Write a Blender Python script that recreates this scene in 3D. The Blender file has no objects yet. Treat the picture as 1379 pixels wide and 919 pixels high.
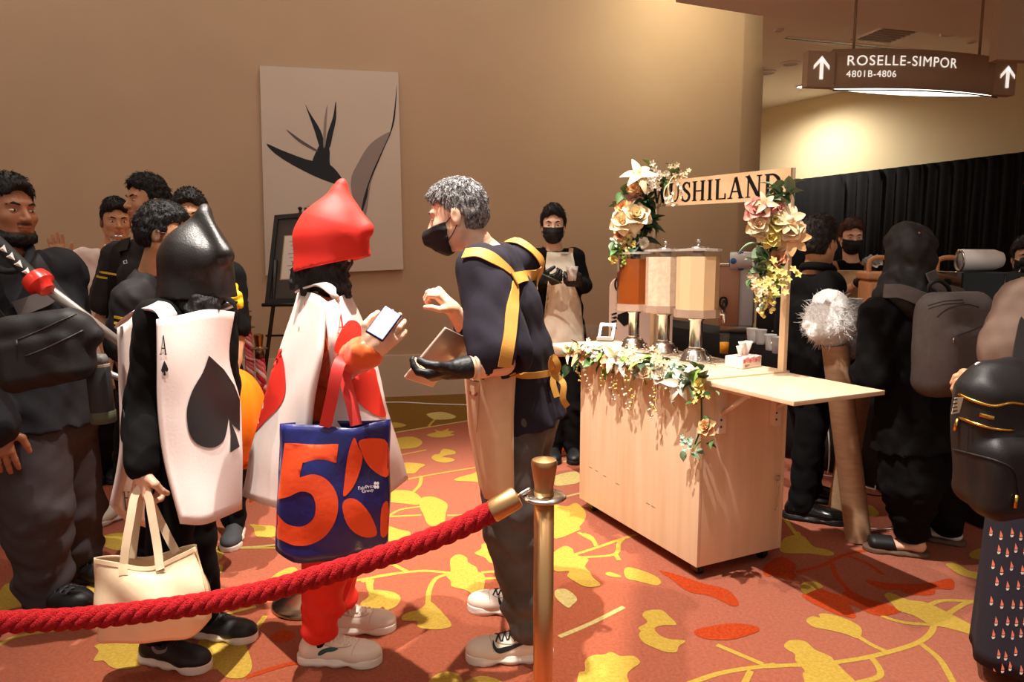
import bpy, math, random
import numpy as np
from mathutils import Vector, Matrix, geometry
from mathutils.bvhtree import BVHTree
random.seed(7)
RS = np.random.RandomState(11)
scene = bpy.context.scene
COL = scene.collection

# ------------------------------------------------------------------ camera, world, lights, exposure
FPX = 930.0; PITCH = math.atan(109.5 / FPX); CAMH = 1.40
SA, CA = math.sin(PITCH), math.cos(PITCH)
cd_ = bpy.data.cameras.new('camera'); cam = bpy.data.objects.new('camera', cd_); COL.objects.link(cam)
cd_.sensor_width = 36.0; cd_.sensor_fit = 'HORIZONTAL'; cd_.lens = 36.0 * FPX / 1379.0
cam.location = (0, 0, CAMH); cam.rotation_euler = (math.pi / 2 - PITCH, 0, 0)
cd_.clip_start = 0.05; cd_.clip_end = 60
scene.camera = cam
scene.view_settings.view_transform = 'Standard'
try: scene.view_settings.look = 'None'
except Exception: pass
scene.view_settings.exposure = 0.0; scene.view_settings.gamma = 1.0
scene.view_settings.use_curve_mapping = False

w_ = bpy.data.worlds.new('World'); scene.world = w_; w_.use_nodes = True
bg_ = w_.node_tree.nodes['Background']; bg_.inputs[0].default_value = (1.0, 0.91, 0.80, 1); bg_.inputs[1].default_value = 0.42

def spot(name, loc, target, power, angle, color=(1, .87, .70), radius=.04, blend=.35):
    l = bpy.data.lights.new(name, 'SPOT'); l.energy = power; l.color = color
    l.spot_size = math.radians(angle); l.spot_blend = blend; l.shadow_soft_size = radius
    o = bpy.data.objects.new(name, l); COL.objects.link(o); o.location = loc
    o.rotation_euler = (Vector(target) - Vector(loc)).to_track_quat('-Z', 'Y').to_euler()
    return o
# ceiling downlights of the foyer
WARM = (1, .92, .83)
spot('ceiling_downlight_back_offscreen', (0.75, 2.95, 6.4), (0.05, 2.75, 0.6), 2250, 44, WARM, blend=.8)
spot('ceiling_downlight_front_offscreen', (-0.9, 1.6, 6.4), (0.1, 2.75, 0.6), 2500, 46, WARM, blend=.8)
spot('ceiling_downlight_left_offscreen', (-2.2, 2.3, 6.4), (0.7, 3.1, 0.4), 900, 44, WARM, blend=.8)
def panel(name, loc, size, power):
    l = bpy.data.lights.new(name, 'AREA'); l.shape = 'DISK'; l.size = size; l.energy = power; l.color = WARM
    o = bpy.data.objects.new(name, l); COL.objects.link(o); o.location = loc
for i_, (x_, y_, w_p) in enumerate(((-4.5, -2., 36), (0., -2., 36), (4.5, -2., 36), (-4.5, 1.6, 24), (0., 1.6, 24), (-4.5, 5.2, 58), (0., 5.2, 58))):
    panel('foyer_ceiling_lamp_%d_offscreen' % (i_ + 1), (x_, y_, 6.5), 1.6, w_p)
cove = bpy.data.lights.new('cove_strip_offscreen', 'AREA'); cove.shape = 'RECTANGLE'; cove.size = 2.2; cove.size_y = .08; cove.energy = 26; cove.color = (1, .88, .56)
co_ = bpy.data.objects.new('cove_strip_offscreen', cove); COL.objects.link(co_); co_.location = (1.75, 6.75, 4.35); co_.rotation_euler = Vector((.05, .75, -.65)).to_track_quat('-Z', 'X').to_euler()

# ------------------------------------------------------------------ pixel <-> place
def V(*a): return np.array(a, dtype=float)
def ray(px, py):
    u = (px - 689.5) / FPX; v = (459.5 - py) / FPX
    return V(u, CA + v * SA, -SA + v * CA)
CAM = V(0, 0, CAMH)
def at(px, py, Y):
    d = ray(px, py); return CAM + d * (Y / d[1])
def gp(px, py, z=0.0):
    d = ray(px, py); return CAM + d * ((z - CAMH) / d[2])
def nrm(v):
    v = np.asarray(v, float); n = np.linalg.norm(v); return v / n if n > 1e-12 else v

# ------------------------------------------------------------------ materials
MATS = {}
def lin(c):
    return tuple(((x / 255.) / 12.92 if x / 255. <= .04045 else ((x / 255. + .055) / 1.055) ** 2.4) for x in c)
def M(name, rgb, rough=.7, metal=0., var=.0, vscale=8., bump=0., bscale=60., kind='noise', rgb2=None,
      trans=0., ior=1.45, emit=None, estr=0., attr=False, spec=.5, stretch=None, sheen=0., alpha=1., coat=0.):
    if name in MATS: return MATS[name]
    m = bpy.data.materials.new(name); MATS[name] = m; m.use_nodes = True
    nt = m.node_tree; N = nt.nodes; L = nt.links
    b = N['Principled BSDF']
    c = (*lin(rgb), 1)
    b.inputs['Base Color'].default_value = c; b.inputs['Roughness'].default_value = rough
    b.inputs['Metallic'].default_value = metal; b.inputs['IOR'].default_value = ior
    b.inputs['Transmission Weight'].default_value = trans; b.inputs['Specular IOR Level'].default_value = spec
    b.inputs['Sheen Weight'].default_value = sheen; b.inputs['Alpha'].default_value = alpha
    b.inputs['Coat Weight'].default_value = coat
    m.diffuse_color = c
    if emit:
        b.inputs['Emission Color'].default_value = (*lin(emit), 1); b.inputs['Emission Strength'].default_value = estr
    tc = None
    def coords(sc):
        nonlocal tc
        if tc is None: tc = N.new('ShaderNodeTexCoord')
        mp = N.new('ShaderNodeMapping'); L.new(tc.outputs['Object'], mp.inputs[0])
        s = stretch or (1, 1, 1); mp.inputs['Scale'].default_value = (s[0] * sc, s[1] * sc, s[2] * sc)
        return mp.outputs[0]
    src = None
    if attr:
        a = N.new('ShaderNodeVertexColor'); a.layer_name = 'Col'; src = a.outputs[0]
        L.new(src, b.inputs['Base Color'])
    if var > 0 or rgb2:
        t = N.new('ShaderNodeTexNoise'); t.inputs['Scale'].default_value = 1.; t.inputs['Detail'].default_value = 5
        L.new(coords(vscale), t.inputs['Vector'])
        mx = N.new('ShaderNodeMix'); mx.data_type = 'RGBA'
        rmp = N.new('ShaderNodeMapRange'); rmp.inputs[1].default_value = .32; rmp.inputs[2].default_value = .68
        L.new(t.outputs['Fac'], rmp.inputs[0]); L.new(rmp.outputs[0], mx.inputs[0])
        if rgb2: c2 = (*lin(rgb2), 1); c1 = c
        else:
            c1 = tuple(x * (1 - var) for x in c[:3]) + (1,); c2 = tuple(min(1, x * (1 + var)) for x in c[:3]) + (1,)
        mx.inputs[6].default_value = c1; mx.inputs[7].default_value = c2
        if attr:
            m2 = N.new('ShaderNodeMix'); m2.data_type = 'RGBA'; m2.blend_type = 'MULTIPLY'; m2.inputs[0].default_value = 1
            mx.inputs[6].default_value = (1 - var, 1 - var, 1 - var, 1); mx.inputs[7].default_value = (1 + var, 1 + var, 1 + var, 1)
            L.new(src, m2.inputs[6]); L.new(mx.outputs[2], m2.inputs[7]); L.new(m2.outputs[2], b.inputs['Base Color'])
        else: L.new(mx.outputs[2], b.inputs['Base Color'])
    if bump > 0:
        if kind == 'wave':
            t = N.new('ShaderNodeTexWave'); t.inputs['Scale'].default_value = 1.; t.inputs['Distortion'].default_value = 3.
            t.inputs['Detail'].default_value = 2
        else:
            t = N.new('ShaderNodeTexNoise'); t.inputs['Scale'].default_value = 1.; t.inputs['Detail'].default_value = 4
        L.new(coords(bscale), t.inputs['Vector'])
        bp = N.new('ShaderNodeBump'); bp.inputs['Strength'].default_value = bump; bp.inputs['Distance'].default_value = .01
        L.new(t.outputs['Fac'], bp.inputs['Height']); L.new(bp.outputs[0], b.inputs['Normal'])
    return m

# ------------------------------------------------------------------ objects
BASE = {}
def tag(o, label=None, cat=None, group=None, kind=None):
    if label: o['label'] = label
    if cat: o['category'] = cat
    if group: o['group'] = group
    if kind: o['kind'] = kind
    return o
def thing(name, label, cat, base=(0, 0, 0), group=None):
    o = bpy.data.objects.new(name, None); COL.objects.link(o); o.location = base
    o.empty_display_size = .05
    BASE[o.name] = V(*base); tag(o, label, cat, group); return o
def mesh_from(name, verts, faces, smooth=True, mats=None, mi=None):
    me = bpy.data.meshes.new(name)
    verts = np.asarray(verts, dtype=np.float32)
    if isinstance(faces, np.ndarray):
        n, k = faces.shape
        me.vertices.add(len(verts)); me.vertices.foreach_set('co', verts.ravel())
        me.loops.add(n * k); me.loops.foreach_set('vertex_index', faces.astype(np.int32).ravel())
        me.polygons.add(n); me.polygons.foreach_set('loop_start', np.arange(0, n * k, k, dtype=np.int32))
        me.polygons.foreach_set('loop_total', np.full(n, k, dtype=np.int32))
        me.update(calc_edges=True); me.validate()
    else:
        me.from_pydata([tuple(map(float, v)) for v in verts], [], [tuple(int(i) for i in f) for f in faces]); me.update()
    if smooth: me.polygons.foreach_set('use_smooth', np.ones(len(me.polygons), dtype=bool))
    return me
def obj(name, vf, mat, parent=None, smooth=True, auto=None):
    """link ONE mesh object; vf = (verts in world space, faces)"""
    v, f = vf[0], vf[1]
    off = BASE.get(parent.name, V(0, 0, 0)) if parent is not None else V(0, 0, 0)
    me = mesh_from(name, np.asarray(v, float).reshape(-1, 3) - off, f, smooth)
    me.materials.append(mat)
    o = bpy.data.objects.new(name, me); COL.objects.link(o)
    if parent is not None: o.parent = parent
    BASE[o.name] = off
    if auto is None and any(w in name for w in ('strap', 'handle', 'tie', 'loop', 'hem', 'lapel', 'stripe', 'band')): auto = 50
    if auto is not None: me.set_sharp_from_angle(angle=math.radians(auto))
    return o
def single(name, vf, mat, label, cat, base=None, group=None, **k):
    v = np.asarray(vf[0], float).reshape(-1, 3)
    if base is None: base = V((v[:, 0].min() + v[:, 0].max()) / 2, (v[:, 1].min() + v[:, 1].max()) / 2, v[:, 2].min())
    o = obj(name, (v - base, vf[1]), mat, None, **k); o.location = base; BASE[o.name] = V(*base)
    return tag(o, label, cat, group)
def struct(name, vf, mat, parent=None, **k):
    o = obj(name, vf, mat, parent, **k)
    if parent is None: o['kind'] = 'structure'
    return o
def inst(name, me, parent, loc, rot=None, scale=1., mat=None):
    """a part that shares mesh data; rot = 3x3 matrix (columns = axes)"""
    o = bpy.data.objects.new(name, me); COL.objects.link(o); o.parent = parent
    off = BASE.get(parent.name, V(0, 0, 0))
    m = Matrix.Identity(4)
    if rot is not None:
        for i in range(3):
            for j in range(3): m[i][j] = float(rot[i][j]) * (scale if np.isscalar(scale) else scale[j])
    else:
        for i in range(3): m[i][i] = scale if np.isscalar(scale) else scale[i]
    for i in range(3): m[i][3] = float(loc[i] - off[i])
    o.matrix_local = m
    BASE[o.name] = off
    if mat is not None:
        o.material_slots[0].link = 'OBJECT'; o.material_slots[0].material = mat
    return o

# ------------------------------------------------------------------ mesh makers (return verts, faces)
def join(*vfs):
    vs, fs, n = [], [], 0
    for v, f in vfs:
        v = np.asarray(v, float).reshape(-1, 3); vs.append(v)
        fs += [tuple(int(i) + n for i in q) for q in f]; n += len(v)
    return np.concatenate(vs), fs
def box(lo, hi, R=None, c=None):
    lo = V(*lo); hi = V(*hi)
    v = np.array([[(lo, hi)[i][0], (lo, hi)[j][1], (lo, hi)[k][2]] for i in (0, 1) for j in (0, 1) for k in (0, 1)])
    if R is not None: v = v @ np.asarray(R).T
    if c is not None: v = v + V(*c)
    return v, [(0, 1, 3, 2), (4, 6, 7, 5), (0, 4, 5, 1), (2, 3, 7, 6), (0, 2, 6, 4), (1, 5, 7, 3)]
def bbox_round(lo, hi, r=.01, R=None, c=None, seg=3):
    """box with rounded edges (superellipse style, cube-sphere grid)"""
    lo = V(*lo); hi = V(*hi); r = min(r, (hi - lo).min() / 2 * .999)
    n = seg
    ts = [0] ; pts = {}
    vs = []; fs = []
    def key(p):
        k = tuple(np.round(p, 6))
        if k not in pts: pts[k] = len(vs); vs.append(p)
        return pts[k]
    ang = np.linspace(-1, 1, 2 * n + 2)
    grid = list(np.linspace(-1, -1e-3, n + 1)) + list(np.linspace(1e-3, 1, n + 1))
    for ax in range(3):
        for s in (-1, 1):
            for i in range(len(grid) - 1):
                for j in range(len(grid) - 1):
                    q = []
                    for (a, b) in ((i, j), (i + 1, j), (i + 1, j + 1), (i, j + 1)):
                        d = np.zeros(3); d[ax] = s; d[(ax + 1) % 3] = math.tan(grid[a] * math.pi / 4); d[(ax + 2) % 3] = math.tan(grid[b] * math.pi / 4)
                        nd = nrm(d)
                        p = np.where(d > 0, hi - r, lo + r) + nd * r
                        # keep flat faces flat
                        q.append(key(p))
                    if s < 0: q = q[::-1]
                    if len(set(q)) >= 3: fs.append(tuple(dict.fromkeys(q)))
    v = np.array(vs)
    if R is not None: v = v @ np.asarray(R).T
    if c is not None: v = v + V(*c)
    return v, fs
def frame(d, up=(0, 0, 1)):
    d = nrm(d); s = np.cross(d, up)
    if np.linalg.norm(s) < 1e-4: s = np.cross(d, (1, 0, 0))
    s = nrm(s); return s, nrm(np.cross(s, d)), d
def tube(path, r, n=10, caps=True, closed=False, flat=1.):
    P = [V(*p) for p in path]; m = len(P)
    rr = [r] * m if np.isscalar(r) else list(r)
    vs = []; fs = []
    s = None
    for i in range(m):
        if closed: t = P[(i + 1) % m] - P[i - 1]
        else: t = P[min(i + 1, m - 1)] - P[max(i - 1, 0)]
        t = nrm(t)
        if s is None: s, u, _ = frame(t)
        else:
            s = s - t * np.dot(s, t); s = nrm(s); u = np.cross(s, t)
        for k in range(n):
            a = 2 * math.pi * k / n
            vs.append(P[i] + (s * math.cos(a) + u * math.sin(a) * flat) * rr[i])
    for i in range(m if closed else m - 1):
        j = (i + 1) % m
        for k in range(n):
            k2 = (k + 1) % n
            fs.append((i * n + k, i * n + k2, j * n + k2, j * n + k))
    if caps and not closed:
        fs.append(tuple(range(n))[::-1]); fs.append(tuple((m - 1) * n + k for k in range(n)))
    return np.array(vs), fs
def lathe(prof, c=(0, 0, 0), n=32, axis=None, ang0=0.):
    """prof = [(r,z)...] bottom to top round the z axis"""
    vs = []; fs = []
    for r, z in prof:
        for k in range(n):
            a = 2 * math.pi * k / n + ang0; vs.append((r * math.cos(a), r * math.sin(a), z))
    m = len(prof)
    for i in range(m - 1):
        for k in range(n):
            k2 = (k + 1) % n; fs.append((i * n + k, i * n + k2, (i + 1) * n + k2, (i + 1) * n + k))
    if prof[0][0] > 1e-5: fs.append(tuple(range(n))[::-1])
    if prof[-1][0] > 1e-5: fs.append(tuple((m - 1) * n + k for k in range(n)))
    v = np.array(vs)
    if axis is not None:
        s, u, d = frame(axis); v = v[:, :1] * s + v[:, 1:2] * u + v[:, 2:3] * d
    return v + V(*c), fs
def cr(P, n, closed=False):
    """Catmull-Rom resample: n samples per span"""
    P = [np.asarray(p, float) for p in P]; m = len(P); out = []
    for i in range(m if closed else m - 1):
        if closed: a, b, c, d = P[i - 1], P[i], P[(i + 1) % m], P[(i + 2) % m]
        else:
            b, c = P[i], P[i + 1]; a = P[i - 1] if i > 0 else 2 * b - c; d = P[i + 2] if i + 2 < m else 2 * c - b
        for k in range(n):
            t = k / n
            out.append(.5 * (2 * b + (c - a) * t + (2 * a - 5 * b + 4 * c - d) * t * t + (3 * b - a - 3 * c + d) * t ** 3))
    if not closed: out.append(P[-1])
    return np.array(out)
def patch(ctrl, nu=4, nv=4, thick=.003, wob=0., wf=14., closed_u=False):
    """tensor Catmull-Rom sheet through a grid of 3-D points, with real thickness"""
    rows = [cr(r, nu, closed_u) for r in ctrl]
    G = np.array(cr([np.array(r).ravel() for r in rows], nv)).reshape(-1, len(rows[0]), 3)
    a, b = G.shape[:2]
    if closed_u:
        du = np.roll(G, -1, 1) - np.roll(G, 1, 1)
    else: du = np.gradient(G, axis=1)
    dv = np.gradient(G, axis=0)
    nn = np.cross(du, dv); nn /= (np.linalg.norm(nn, axis=2, keepdims=True) + 1e-9)
    if wob:
        ph = np.sin(G[..., 0] * wf + 2.1 * np.sin(G[..., 2] * wf * .6)) * np.cos(G[..., 1] * wf * .9 + G[..., 2] * wf * .35 + 1.3)
        G = G + nn * (wob * ph)[..., None]
    A = (G + nn * thick / 2).reshape(-1, 3); B = (G - nn * thick / 2).reshape(-1, 3)
    fs = []; N = a * b
    bb = b if closed_u else b - 1
    for i in range(a - 1):
        for j in range(bb):
            j2 = (j + 1) % b
            q = (i * b + j, i * b + j2, (i + 1) * b + j2, (i + 1) * b + j)
            fs.append(q); fs.append(tuple(x + N for x in q[::-1]))
    def side(l):
        for p, q in zip(l[:-1], l[1:]): fs.append((p, p + N, q + N, q))
    side(list(range(b)) + ([0] if closed_u else [])); side(([0] if closed_u else []) + [(a - 1) * b + j for j in range(b)][::-1])
    if not closed_u:
        side([i * b for i in range(a)][::-1]); side([i * b + b - 1 for i in range(a)])
    return np.concatenate([A, B]), fs
def fill2d(poly, step):
    """triangulate a 2-D outline with interior points every `step`"""
    P = [Vector((float(p[0]), float(p[1]))) for p in poly]; n = len(P)
    xs = [p.x for p in P]; ys = [p.y for p in P]
    pts = list(P)
    if step:
        x = min(xs) + step / 2
        while x < max(xs):
            y = min(ys) + step / 2
            while y < max(ys):
                pts.append(Vector((x + random.uniform(-.05, .05) * step, y + random.uniform(-.05, .05) * step))); y += step
            x += step
    r = geometry.delaunay_2d_cdt(pts, [], [list(range(n))], 1, 1e-7)
    return np.array([(p.x, p.y) for p in r[0]]), [tuple(f) for f in r[2]]
def slab(poly, z0, z1, O=(0, 0, 0), X=(1, 0, 0), Y=(0, 1, 0), Z=(0, 0, 1)):
    """extrude a flat outline; outline in X/Y, thickness along Z"""
    P, f = fill2d(poly, None); n = len(P)
    O, X, Y, Z = V(*O), V(*X), V(*Y), V(*Z)
    a = O + P[:, :1] * X + P[:, 1:2] * Y + Z * z1; b = O + P[:, :1] * X + P[:, 1:2] * Y + Z * z0
    m = len(poly); q = np.array(poly)
    e0 = O + q[:, :1] * X + q[:, 1:2] * Y
    A = 0.5 * sum(q[i - 1][0] * q[i][1] - q[i][0] * q[i - 1][1] for i in range(m))
    fs = list(f) + [tuple(i + n for i in t[::-1]) for t in f]
    for i in range(m):
        j = (i + 1) % m
        t = (2 * n + i, 2 * n + j, 2 * n + m + j, 2 * n + m + i)
        fs.append(t if A > 0 else t[::-1])
    return np.concatenate([a, b, e0 + Z * z0, e0 + Z * z1]), fs

# ------------------------------------------------------------------ surfaces to lay things on
def bvh_of(*vfs):
    v, f = join(*[(a, [tuple(t) for t in b]) for a, b in vfs])
    return BVHTree.FromPolygons([Vector(p) for p in v], f)
def bvh_obj(o):
    off = Vector(BASE[o.name]); me = o.data
    return BVHTree.FromPolygons([v.co + off for v in me.vertices], [tuple(p.vertices) for p in me.polygons])
def cast(b, px, py, last=[None]):
    d = Vector(ray(px, py)).normalized(); h = b.ray_cast(Vector(CAM), d)
    if h[0] is None:
        ref = last[0] or 2.5
        p = Vector(CAM) + d * ref
        q = b.find_nearest(p); return np.array(q[0]), np.array(q[1])
    last[0] = h[3]; n = np.array(h[1])
    if np.dot(n, d) > 0: n = -n
    return np.array(h[0]), n
def decal(b, poly, off=.002, step=6, n=0, closed=True):
    """a print that lies ON a surface: outline seen from the camera, dropped on to the surface"""
    if n: poly = cr([V(*p) for p in poly], n, True)
    P, f = fill2d(poly, step); vs = []
    for p in P:
        q, nn = cast(b, p[0], p[1]); vs.append(q + nn * off)
    return np.array(vs), f
def ribbon(P, Nn, w, t=.002, taper=None):
    """flat strap along points P lying on normals Nn"""
    P = np.asarray(P, float); m = len(P); vs = []; fs = []
    for i in range(m):
        tg = nrm(P[min(i + 1, m - 1)] - P[max(i - 1, 0)]); nn = nrm(Nn[i] - tg * np.dot(Nn[i], tg)); s = np.cross(tg, nn)
        ww = w if np.isscalar(w) else w[i]
        for a, b in ((-1, 0), (1, 0), (1, 1), (-1, 1)): vs.append(P[i] + s * ww / 2 * a + nn * t * b)
    for i in range(m - 1):
        for k in range(4):
            k2 = (k + 1) % 4; fs.append((i * 4 + k, i * 4 + k2, (i + 1) * 4 + k2, (i + 1) * 4 + k))
    fs.append((3, 2, 1, 0)); e = (m - 1) * 4; fs.append((e, e + 1, e + 2, e + 3))
    return np.array(vs), fs
def strap_on(b, path, w, t=.003, off=.002, n=5, sm=2):
    pts = cr([V(*p) for p in path], n); P = []; Q = []
    for p in pts:
        a, c = cast(b, p[0], p[1]); P.append(a + c * off); Q.append(c)
    P = np.array(P); Q = np.array(Q)
    for _ in range(sm):
        P[1:-1] = (P[:-2] + 2 * P[1:-1] + P[2:]) / 4; Q[1:-1] = (Q[:-2] + 2 * Q[1:-1] + Q[2:]) / 4
    return ribbon(P, Q, w, t)
def cord_on(b, path, r, off=.001, n=5):
    pts = cr([V(*p) for p in path], n)
    return tube([sum(x * y for x, y in zip(cast(b, p[0], p[1]), (1, off))) for p in pts], r, 6)
_txt = None
def text(s, O, X, Y, h, t=.002, sx=1., spacing=1., bold=0.):
    """lettering as thin raised geometry: baseline-left at O, X/Y unit directions, h = capital height"""
    cu = bpy.data.curves.new('txt', 'FONT'); cu.body = s; cu.size = 1.; cu.space_character = spacing; cu.offset = bold
    o = bpy.data.objects.new('txt', cu); COL.objects.link(o)
    bpy.context.view_layer.update()
    me = bpy.data.meshes.new_from_object(o.evaluated_get(bpy.context.evaluated_depsgraph_get()))
    v = np.array([tuple(x.co) for x in me.vertices]); f = [tuple(p.vertices) for p in me.polygons]
    bpy.data.objects.remove(o); bpy.data.curves.remove(cu); bpy.data.meshes.remove(me)
    k = h / .70
    X, Y = nrm(X), nrm(Y); Z = np.cross(X, Y)
    return V(*O) + v[:, :1] * k * sx * X + v[:, 1:2] * k * Y + Z * t, f
# ------------------------------------------------------------------ organic shapes: smooth unions of rounded forms, meshed with surface nets
class Fld:
    def __init__(s, h): s.h = h; s.ops = []
    def add(s, prim, k=.02): s.ops.append(('u', prim, k)); return s
    def sub(s, prim, k=.01): s.ops.append(('s', prim, k)); return s
    def cut(s, p, n, k=.0):  # remove the side n points to
        s.ops.append(('c', (V(*p), nrm(n)), k)); return s
    def disp(s, fn): s.ops.append(('d', fn, 0)); return s
    def mesh(s):
        h = s.h
        lo = np.min([o[1][0] for o in s.ops if o[0] == 'u'], axis=0) - 3 * h
        hi = np.max([o[1][1] for o in s.ops if o[0] == 'u'], axis=0) + 3 * h
        n = np.ceil((hi - lo) / h).astype(int) + 1
        ax = [(lo[i] + np.arange(n[i]) * h).astype(np.float32) for i in range(3)]
        Fv = np.full(n, .5, np.float32)
        for op, pr, k in s.ops:
            if op in 'us':
                m = max(k, 2.5 * h) + .004
                a = np.clip(np.floor((pr[0] - m - lo) / h).astype(int), 0, n); b = np.clip(np.ceil((pr[1] + m - lo) / h).astype(int) + 1, 0, n)
                if (b - a).min() <= 0: continue
                sl = tuple(slice(a[i], b[i]) for i in range(3))
                X = ax[0][sl[0]][:, None, None]; Y = ax[1][sl[1]][None, :, None]; Z = ax[2][sl[2]][None, None, :]
                d = pr[2](X, Y, Z).astype(np.float32); c = Fv[sl]
                if op == 'u':
                    if k > 0:
                        t = np.maximum(k - np.abs(c - d), 0) / k; Fv[sl] = np.minimum(c, d) - t * t * k * .25
                    else: Fv[sl] = np.minimum(c, d)
                else:
                    d = -d
                    if k > 0:
                        t = np.maximum(k - np.abs(c - d), 0) / k; Fv[sl] = np.maximum(c, d) + t * t * k * .25
                    else: Fv[sl] = np.maximum(c, d)
            elif op == 'c':
                p, nn = pr
                d = ((ax[0] - p[0]) * nn[0])[:, None, None] + ((ax[1] - p[1]) * nn[1])[None, :, None] + ((ax[2] - p[2]) * nn[2])[None, None, :]
                Fv = np.maximum(Fv, d.astype(np.float32))
            else:
                Fv = Fv + pr(ax[0][:, None, None], ax[1][None, :, None], ax[2][None, None, :]).astype(np.float32)
        return nets(Fv, lo, h)
def nets(Fv, lo, h):
    I = Fv < 0
    n = np.array(Fv.shape)
    c = [I[i:n[0] - 1 + i, j:n[1] - 1 + j, k:n[2] - 1 + k] for i in (0, 1) for j in (0, 1) for k in (0, 1)]
    anyi = c[0].copy(); alli = c[0].copy()
    for q in c[1:]: anyi |= q; alli &= q
    act = np.argwhere(anyi & ~alli)
    if len(act) == 0: return np.zeros((0, 3)), np.zeros((0, 4), int)
    idm = np.full(n - 1, -1, np.int32); idm[act[:, 0], act[:, 1], act[:, 2]] = np.arange(len(act))
    offs = np.array([[i, j, k] for i in (0, 1) for j in (0, 1) for k in (0, 1)])
    val = np.stack([Fv[act[:, 0] + o[0], act[:, 1] + o[1], act[:, 2] + o[2]] for o in offs], 1)
    acc = np.zeros((len(act), 3)); cnt = np.zeros(len(act))
    for a in range(8):
        for b in range(a + 1, 8):
            df = offs[b] - offs[a]
            if np.abs(df).sum() != 1: continue
            fa, fb = val[:, a], val[:, b]; m = (fa < 0) != (fb < 0)
            t = np.where(m, fa / np.where(m, fa - fb, 1), 0)
            acc += m[:, None] * (offs[a] + t[:, None] * df); cnt += m
    vs = lo + h * (act + acc / cnt[:, None])
    fs = []
    for axn in range(3):
        sl0 = [slice(1, -1)] * 3; sl1 = [slice(1, -1)] * 3
        sl0[axn] = slice(0, -1); sl1[axn] = slice(1, None)
        A = I[tuple(sl0)]; B = I[tuple(sl1)]
        e = np.argwhere(A != B)
        if len(e) == 0: continue
        st = np.array([1, 1, 1]); st[axn] = 0
        e = e + st
        u, v = (axn + 1) % 3, (axn + 2) % 3
        du = np.zeros(3, int); du[u] = 1; dv = np.zeros(3, int); dv[v] = 1
        q = [e - du - dv, e - dv, e, e - du]
        q = np.stack([idm[x[:, 0], x[:, 1], x[:, 2]] for x in q], 1)
        fl = I[e[:, 0], e[:, 1], e[:, 2]]
        q[~fl] = q[~fl][:, ::-1]
        fs.append(q)
    fs = np.concatenate(fs); fs = fs[(fs >= 0).all(1)]
    return vs, fs
def cone(a, b, r1, r2=None):
    a, b = V(*a), V(*b); r2 = r1 if r2 is None else r2; ba = b - a; L = max(np.dot(ba, ba), 1e-9); R = max(r1, r2)
    def ev(X, Y, Z):
        px, py, pz = X - a[0], Y - a[1], Z - a[2]
        t = np.clip((px * ba[0] + py * ba[1] + pz * ba[2]) / L, 0, 1)
        return np.sqrt((px - t * ba[0]) ** 2 + (py - t * ba[1]) ** 2 + (pz - t * ba[2]) ** 2) - (r1 + (r2 - r1) * t)
    return np.minimum(a, b) - R, np.maximum(a, b) + R, ev
def econe(a, b, r1, r2, side, q1, q2=None):
    """limb with an elliptical section: r along `side`, q*r across"""
    a, b = V(*a), V(*b); q2 = q1 if q2 is None else q2; L = np.linalg.norm(b - a); w = (b - a) / L
    s = V(*side); s = nrm(s - w * np.dot(s, w)); n = np.cross(w, s); R = max(r1, r2) * max(1, q1, q2)
    def ev(X, Y, Z):
        px, py, pz = X - a[0], Y - a[1], Z - a[2]
        pw = px * w[0] + py * w[1] + pz * w[2]; t = np.clip(pw / L, 0, 1)
        ps = px * s[0] + py * s[1] + pz * s[2]; pn = (px * n[0] + py * n[1] + pz * n[2]) / (q1 + (q2 - q1) * t)
        ex = (pw - t * L) / .7
        return (np.sqrt(ps * ps + pn * pn + ex * ex) - (r1 + (r2 - r1) * t)) * min(1., .5 * (1 + min(q1, q2)))
    return np.minimum(a, b) - R, np.maximum(a, b) + R, ev
def ell(c, rad, R=None):
    """R rows = local axes"""
    c = V(*c); rad = V(*rad); R = np.eye(3) if R is None else np.asarray(R); m = rad.max()
    def ev(X, Y, Z):
        px, py, pz = X - c[0], Y - c[1], Z - c[2]
        q = [(px * R[i][0] + py * R[i][1] + pz * R[i][2]) for i in range(3)]
        k0 = np.sqrt(sum((q[i] / rad[i]) ** 2 for i in range(3))); k1 = np.sqrt(sum((q[i] / rad[i] ** 2) ** 2 for i in range(3))) + 1e-6
        return k0 * (k0 - 1) / k1
    return c - m, c + m, ev
def rbox(c, half, r, R=None):
    c = V(*c); half = V(*half); R = np.eye(3) if R is None else np.asarray(R); m = np.linalg.norm(half)
    ext = np.abs(R.T) @ half + r
    def ev(X, Y, Z):
        px, py, pz = X - c[0], Y - c[1], Z - c[2]
        q = [np.abs(px * R[i][0] + py * R[i][1] + pz * R[i][2]) - (half[i] - r) for i in range(3)]
        o = np.sqrt(sum(np.maximum(x, 0) ** 2 for x in q)); i_ = np.minimum(np.maximum(np.maximum(q[0], q[1]), q[2]), 0)
        return o + i_ - r
    return c - ext, c + ext, ev
def chain(f, pts, rs, k):
    for i in range(len(pts) - 1): f.add(cone(pts[i], pts[i + 1], rs[i], rs[i + 1]), k)
def folds(amp, fr=16., seed=0., ax=(0, 0, 1)):
    a = amp; s = seed
    def fn(X, Y, Z):
        w = np.sin(X * fr * .7 + s) + np.sin(Y * fr * .8 + s * 1.7)
        return a * (np.sin(Z * fr + 2.2 * w + s) * np.cos(X * fr * 1.1 - Y * fr * .6 + s * .5) + .5 * np.sin(Z * fr * 2.3 - 1.5 * w + X * fr * 1.9 + s) * np.sin(Y * fr * 1.7 + s * 2))
    return fn
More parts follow.
